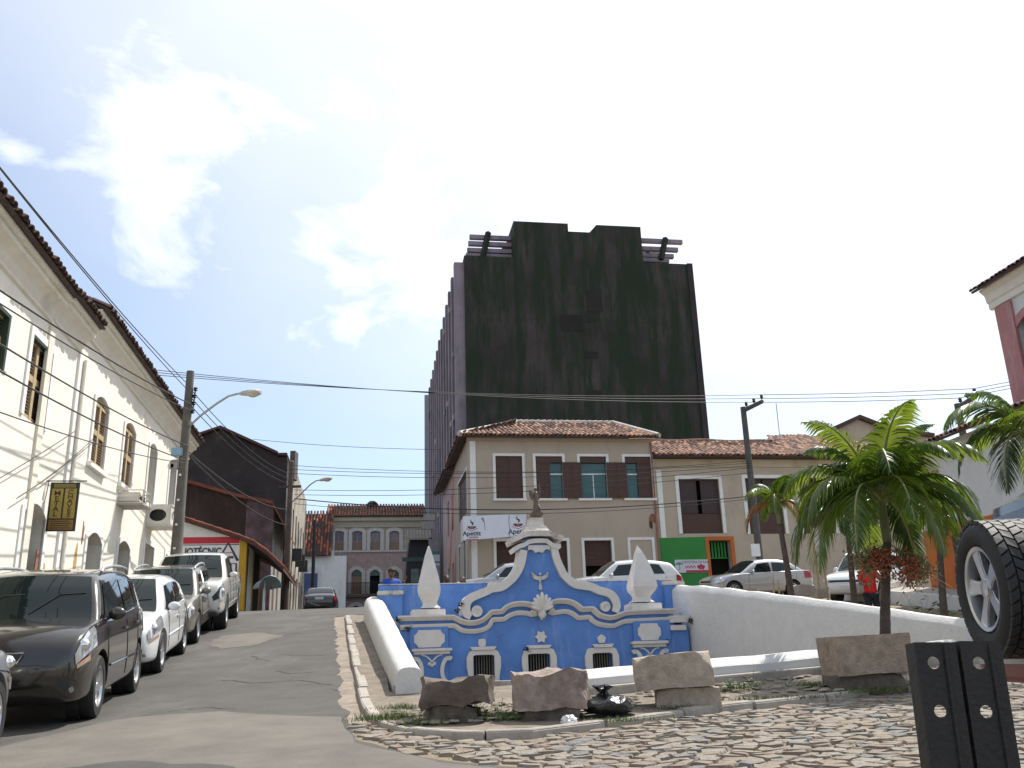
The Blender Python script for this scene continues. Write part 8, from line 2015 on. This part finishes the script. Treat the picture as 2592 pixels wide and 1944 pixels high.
p = at(476, 1406, 24.5); person('dark-haired person standing behind the white pickup', p.x, p.y, p.z - 1.72, R(100), 1.72, (.03, .03, .035), (.02, .02, .03), skin='dark')
# ================================================================ poles and wires
def pole(label, px, row_ref, Y, row_top, r0, r1, m=None, arm=None, box=False, group='utility poles'):
    p = at(px, row_ref, Y); zt = at(px, row_top, Y).z; g = gz(p.x, Y); root = thing('utility_pole', label, 'utility pole', (p.x, Y, g), group=group)
    mb = MB(); mb.tube([(0, 0, -.3), (0, 0, (zt - g) * .5), (0, 0, zt - g)], [r0, (r0 + r1) / 2, r1], 12); mb.build('post', m or M['conc_pole'], root, smooth=True)
    return root, p, g, zt
def lamp_arm(root, base, pts, r_=.028):
    """bent tube arm with a lamp head, points in the pole's own space"""
    mb = MB(); P = smooth_path([tuple(q) for q in pts], 4) if False else pts; mb.tube(P, r_, 8); a = mb.build('lamp_arm', M['steel_grey'], root, smooth=True)
    d = (Vector(pts[-1]) - Vector(pts[-2])).normalized(); c = Vector(pts[-1]) + d * .28; ang = math.atan2(d.y, d.x)
    mb = MB(); secs = []
    for t, w, h in ((-.32, .05, .05), (-.2, .10, .07), (0, .15, .09), (.2, .14, .08), (.30, .07, .04)):
        q = c + d * t; sd_ = Vector((-math.sin(ang), math.cos(ang), 0)); secs.append([q + sd_ * w * math.cos(x) + Vector((0, 0, h * math.sin(x))) for x in (2 * math.pi * k / 12 for k in range(12))])
    mb.loft(secs); h = mb.build('lamp_head', mat('lamp_shell', (.50, .50, .47), .5, var=.1), root, smooth=True)
    mb = MB(); mb.sphere(c - Vector((0, 0, .05)) + d * .06, .12, 12, (1.3, 1, .6)); mb.build('lamp_glass', mat('lamp_bowl', (.55, .50, .34), .25), h, smooth=True)
# near left pole with lamp
Y1 = 23.2; r1_, p1, g1, zt1 = pole('tall dark pole with a curved street lamp beside the white pickup', 462, 1200, Y1, 941, .165, .10)
def l1(px, py, dy=0.): v = at(px, py, Y1 + dy); return Vector((v.x - p1.x, dy, v.z - g1))
lamp_arm(r1_, None, [l1(478, 1080), l1(508, 1052, -.3), l1(548, 1022, -.6), l1(578, 1003, -.8), l1(600, 997, -.9), l1(612, 996, -.95)])
mb = MB(); a, b_ = l1(495, 985), l1(487, 1045); mb.tube([a, b_], .02, 6); mb.tube([l1(478, 1000), a.lerp(b_, .3)], .015, 5); mb.tube([l1(474, 1040), a.lerp(b_, .95)], .015, 5); rk = mb.build('insulator_rack', M['black_metal'], r1_)
for t in (.0, .3, .6, .95): mb = MB(); q = a.lerp(b_, t); mb.lathe([(.03, -.05), (.06, -.03), (.04, 0), (.06, .03), (.03, .05)], 10, Matrix.Translation(q)); mb.build('insulator', M['black_metal'], rk, smooth=True)
for px, py, w, h, m in ((458, 1178, .22, .26, M['conc']), (464, 1146, .30, .22, mat('meter_blue', (.25, .42, .55), .6)), (450, 1182, .18, .14, M['bagw'])):
    q = l1(px, py); mb = MB(); mb.box(q + Vector((-.12, -.1, 0)), (w, .14, h)); mb.build('junction_box', m, r1_, bevel=.02)
for py in (1205, 1268, 1330, 1390): mb = MB(); q = l1(462 - (py - 1200) * .095, py); mb.box(Vector((.0, -.165, q.z)), (.05, .02, .05)); mb.build('number_tag', M['band'], r1_)
# second and third poles down the street
Y2 = 41.; r2_, p2, g2, zt2 = pole('brown utility pole by the stained facades further up the street', 728, 1400, Y2, 1170, .15, .11, mat('pole_brown', (.10, .075, .06), .9, var=.3, scale=3))
def l2(px, py, dy=0.): v = at(px, py, Y2 + dy); return Vector((v.x - p2.x, dy, v.z - g2))
lamp_arm(r2_, None, [l2(735, 1275), l2(762, 1250, -.3), l2(785, 1227, -.6), l2(800, 1217, -.8), l2(812, 1215, -.9)])
mb = MB(); mb.box(l2(734, 1232), (1.0, .1, .1)); mb.build('crossarm', M['wood_dark'], r2_)
pole('slim black pole in front of the tiled house', 794, 1400, 58., 1316, .13, .10, M['black_metal'])
# right poles with slanting concrete crossarms
def arm_pole(label, px, row_ref, Y, row_top, end, nins, brace=False):
    r_, p, g, zt = pole(label, px, row_ref, Y, row_top, .16, .12, mat('pole_grey', (.095, .088, .082), .9, var=.2, scale=3))
    e = at(*end, Y - 1.0); s = Vector((0, 0, zt - g - .15)); t = Vector((e.x - p.x, -1.0, e.z - g)); mb = MB(); mb.tube([s, t], [.10, .085], 6); a = mb.build('crossarm', mat('pole_grey', (.095, .088, .082)), r_)
    tips = []
    for k in range(nins):
        q = s.lerp(t, .18 + .8 * k / max(1, nins - 1)); mb = MB(); mb.tube([q, q + Vector((0, 0, .16))], .02, 6); mb.lathe([(.05, .14), (.075, .18), (.05, .22), (.07, .26), (.03, .32)], 10, Matrix.Translation(q)); mb.build('insulator', M['black_metal'], a, smooth=True); tips.append(Vector((p.x, Y, g)) + q + Vector((0, 0, .3)))
    if brace: mb = MB(); mb.tube([Vector((0, 0, zt - g - 1.1)), s.lerp(t, .9)], .02, 6); mb.tube([Vector((0, 0, zt - g - .9)), Vector((1.2, -.6, zt - g - 1.0))], .09, 6); mb.build('brace', M['steel_grey'], r_)
    return r_, tips
PR, tipsR = arm_pole('grey concrete pole with three insulators in front of the row house', 1905, 1250, 37.6, 1030, (1930, 1016), 3)
PK, tipsK = arm_pole('grey concrete pole with braced arm behind the white house roof', 2433, 1075, 33., 1022, (2470, 1003), 3, True)
def pbox():
    mb = MB(); v = at(1914, 1392, 37.3); mb.box((v.x - PR.location.x, -.2, v.z - PR.location.z), (.35, .1, .5)); mb.build('notice', M['band'], PR)
pbox()
def sag(a, b, s, n=18):
    return [a.lerp(b, i / n) - Vector((0, 0, s * 4 * (i / n) * (1 - i / n))) for i in range(n + 1)]
def wire(pts, r_, label, group, name='power_line'):
    mb = MB(); mb.tube(pts, r_, 5); return tag(mb.build(name, M['wire'], smooth=True), label, 'wire', group)
# high wires over the square: from far left, past the first pole, to the right pole and beyond
lefts = [at(330, 930, 30), at(330, 937, 30.3), at(330, 944, 30.6)]
mids = [at(1100, 978, 34), at(1100, 1000, 34), at(1100, 1006, 34)]
for l, t, t2 in zip(lefts, tipsR, tipsK):
    wire(sag(l, t, .35), .013, 'thin high overhead wire crossing the dark tower', 'high wires over the square')
    wire(sag(t, t2, .05), .013, 'thin wire between the two concrete poles with crossarms', 'wires between the right poles')
    wire(sag(t2, t2 + Vector((14, -6, 1.2)), .05), .013, 'thin wire leaving the braced pole towards the tall house', 'wires to the tall house')
# lower bundle from the second pole to the right pole
A2 = [(745, 1262), (745, 1240), (745, 1252), (745, 1275), (735, 1178), (735, 1188), (735, 1198)]; B2 = [(1905, 1255), (1905, 1183), (1905, 1196), (1905, 1262), (1905, 1172), (1905, 1166), (1905, 1178)]
for k, (a, b_) in enumerate(zip(A2, B2)):
    wire(sag(at(*a, 41 - .1), at(*b_, 37.4), .55 if k in (0, 3) else .35), .024 if k == 0 else .012, 'thick black cable strung in front of the corner house' if k == 0 else 'thin cable strung low across the corner house facade', None if k == 0 else 'cables across the corner house')
wire(sag(at(640, 1112, 40), at(1120, 1138, 38), .1), .011, 'single thin wire between the black gable and the corner house', None)
# street-side wires running towards the viewer on the left
near = [((-260, 560), (486, 1025), 9., .016), ((-200, 640), (484, 1040), 9.3, .012), ((-160, 770), (478, 1130), 9.5, .014), ((-140, 860), (470, 1165), 9.6, .014), ((-120, 1000), (470, 1172), 9.7, .010), ((-100, 300), (488, 985), 8.5, .010), ((-140, 250), (488, 1000), 8.7, .010)]
for k, (a, b_, Yn, r_) in enumerate(near):
    o = wire(sag(at(*a, Yn), at(*b_, Y1 - .05), .12), r_, ('heavy' if r_ > .0139 else 'thin') + ' cable running along the cream house to the lamp pole', 'heavy cables along the cream house' if r_ > .0139 else 'thin cables along the cream house')
# and on from the first pole up the street
for k, (a, b_) in enumerate((((487, 990), (735, 1200)), ((487, 1010), (735, 1212)), ((486, 1030), (735, 1225)), ((478, 1145), (730, 1290)), ((476, 1150), (728, 1330)))):
    wire(sag(at(*a, Y1 + .05), at(*b_, Y2 - .05), .35), .012 if k < 3 else .02, 'thin wire running uphill between the lamp pole and the brown pole' if k < 3 else 'drooping cable between the lamp pole and the brown pole', 'wires up the street' if k < 3 else 'drooping cables up the street')
# service drops to the cream house
for k, (a, b_, s) in enumerate((((0, 1212), (186, 1092), .02), ((45, 1262), (235, 1118), .05), ((50, 1258), (232, 1112), .07))):
    (s0, z0), (s1, z1) = LP.sz(*a, .12), LP.sz(*b_, .12); wire(sag(LP.P(s0, z0, .1), LP.P(s1, z1, .14), s, 10), .009, 'loose service wire pinned to the cream facade', 'service wires on the cream facade')

def notice_post():
    a, b = at(2053, 1330, 27), at(2053, 1500, 27); g = gz(a.x, 27); root = thing('notice_post', 'slim wooden notice post with a narrow white board near the small palm', 'sign', (a.x, 27, g))
    for dx in (0, .22):
        mb = MB(); mb.box((dx, 0, (a.z - g) / 2), (.06, .06, a.z - g)); mb.build('post', M['wood_ochre'], root)
    mb = MB(); mb.box((.11, 0, (a.z - g) * .72), (.16, .03, (a.z - g) * .5)); mb.build('board', M['band'], root)
notice_post()
def stakes():
    for k, px in enumerate((1958, 1972)):
        p = at(px, 1500, 24.6); g = gz(p.x, p.y); mb = MB(); mb.tube([(0, 0, -.1), (.01, 0, at(px, 1470, 24.6).z - g)], [.028, .022], 7)
        tag(mb.build('wooden_stake', M['wood_ochre'], loc=(p.x, p.y, g)), 'short wooden stake standing by the small palm trunk', 'stake', 'stakes by the small palm')
stakes()
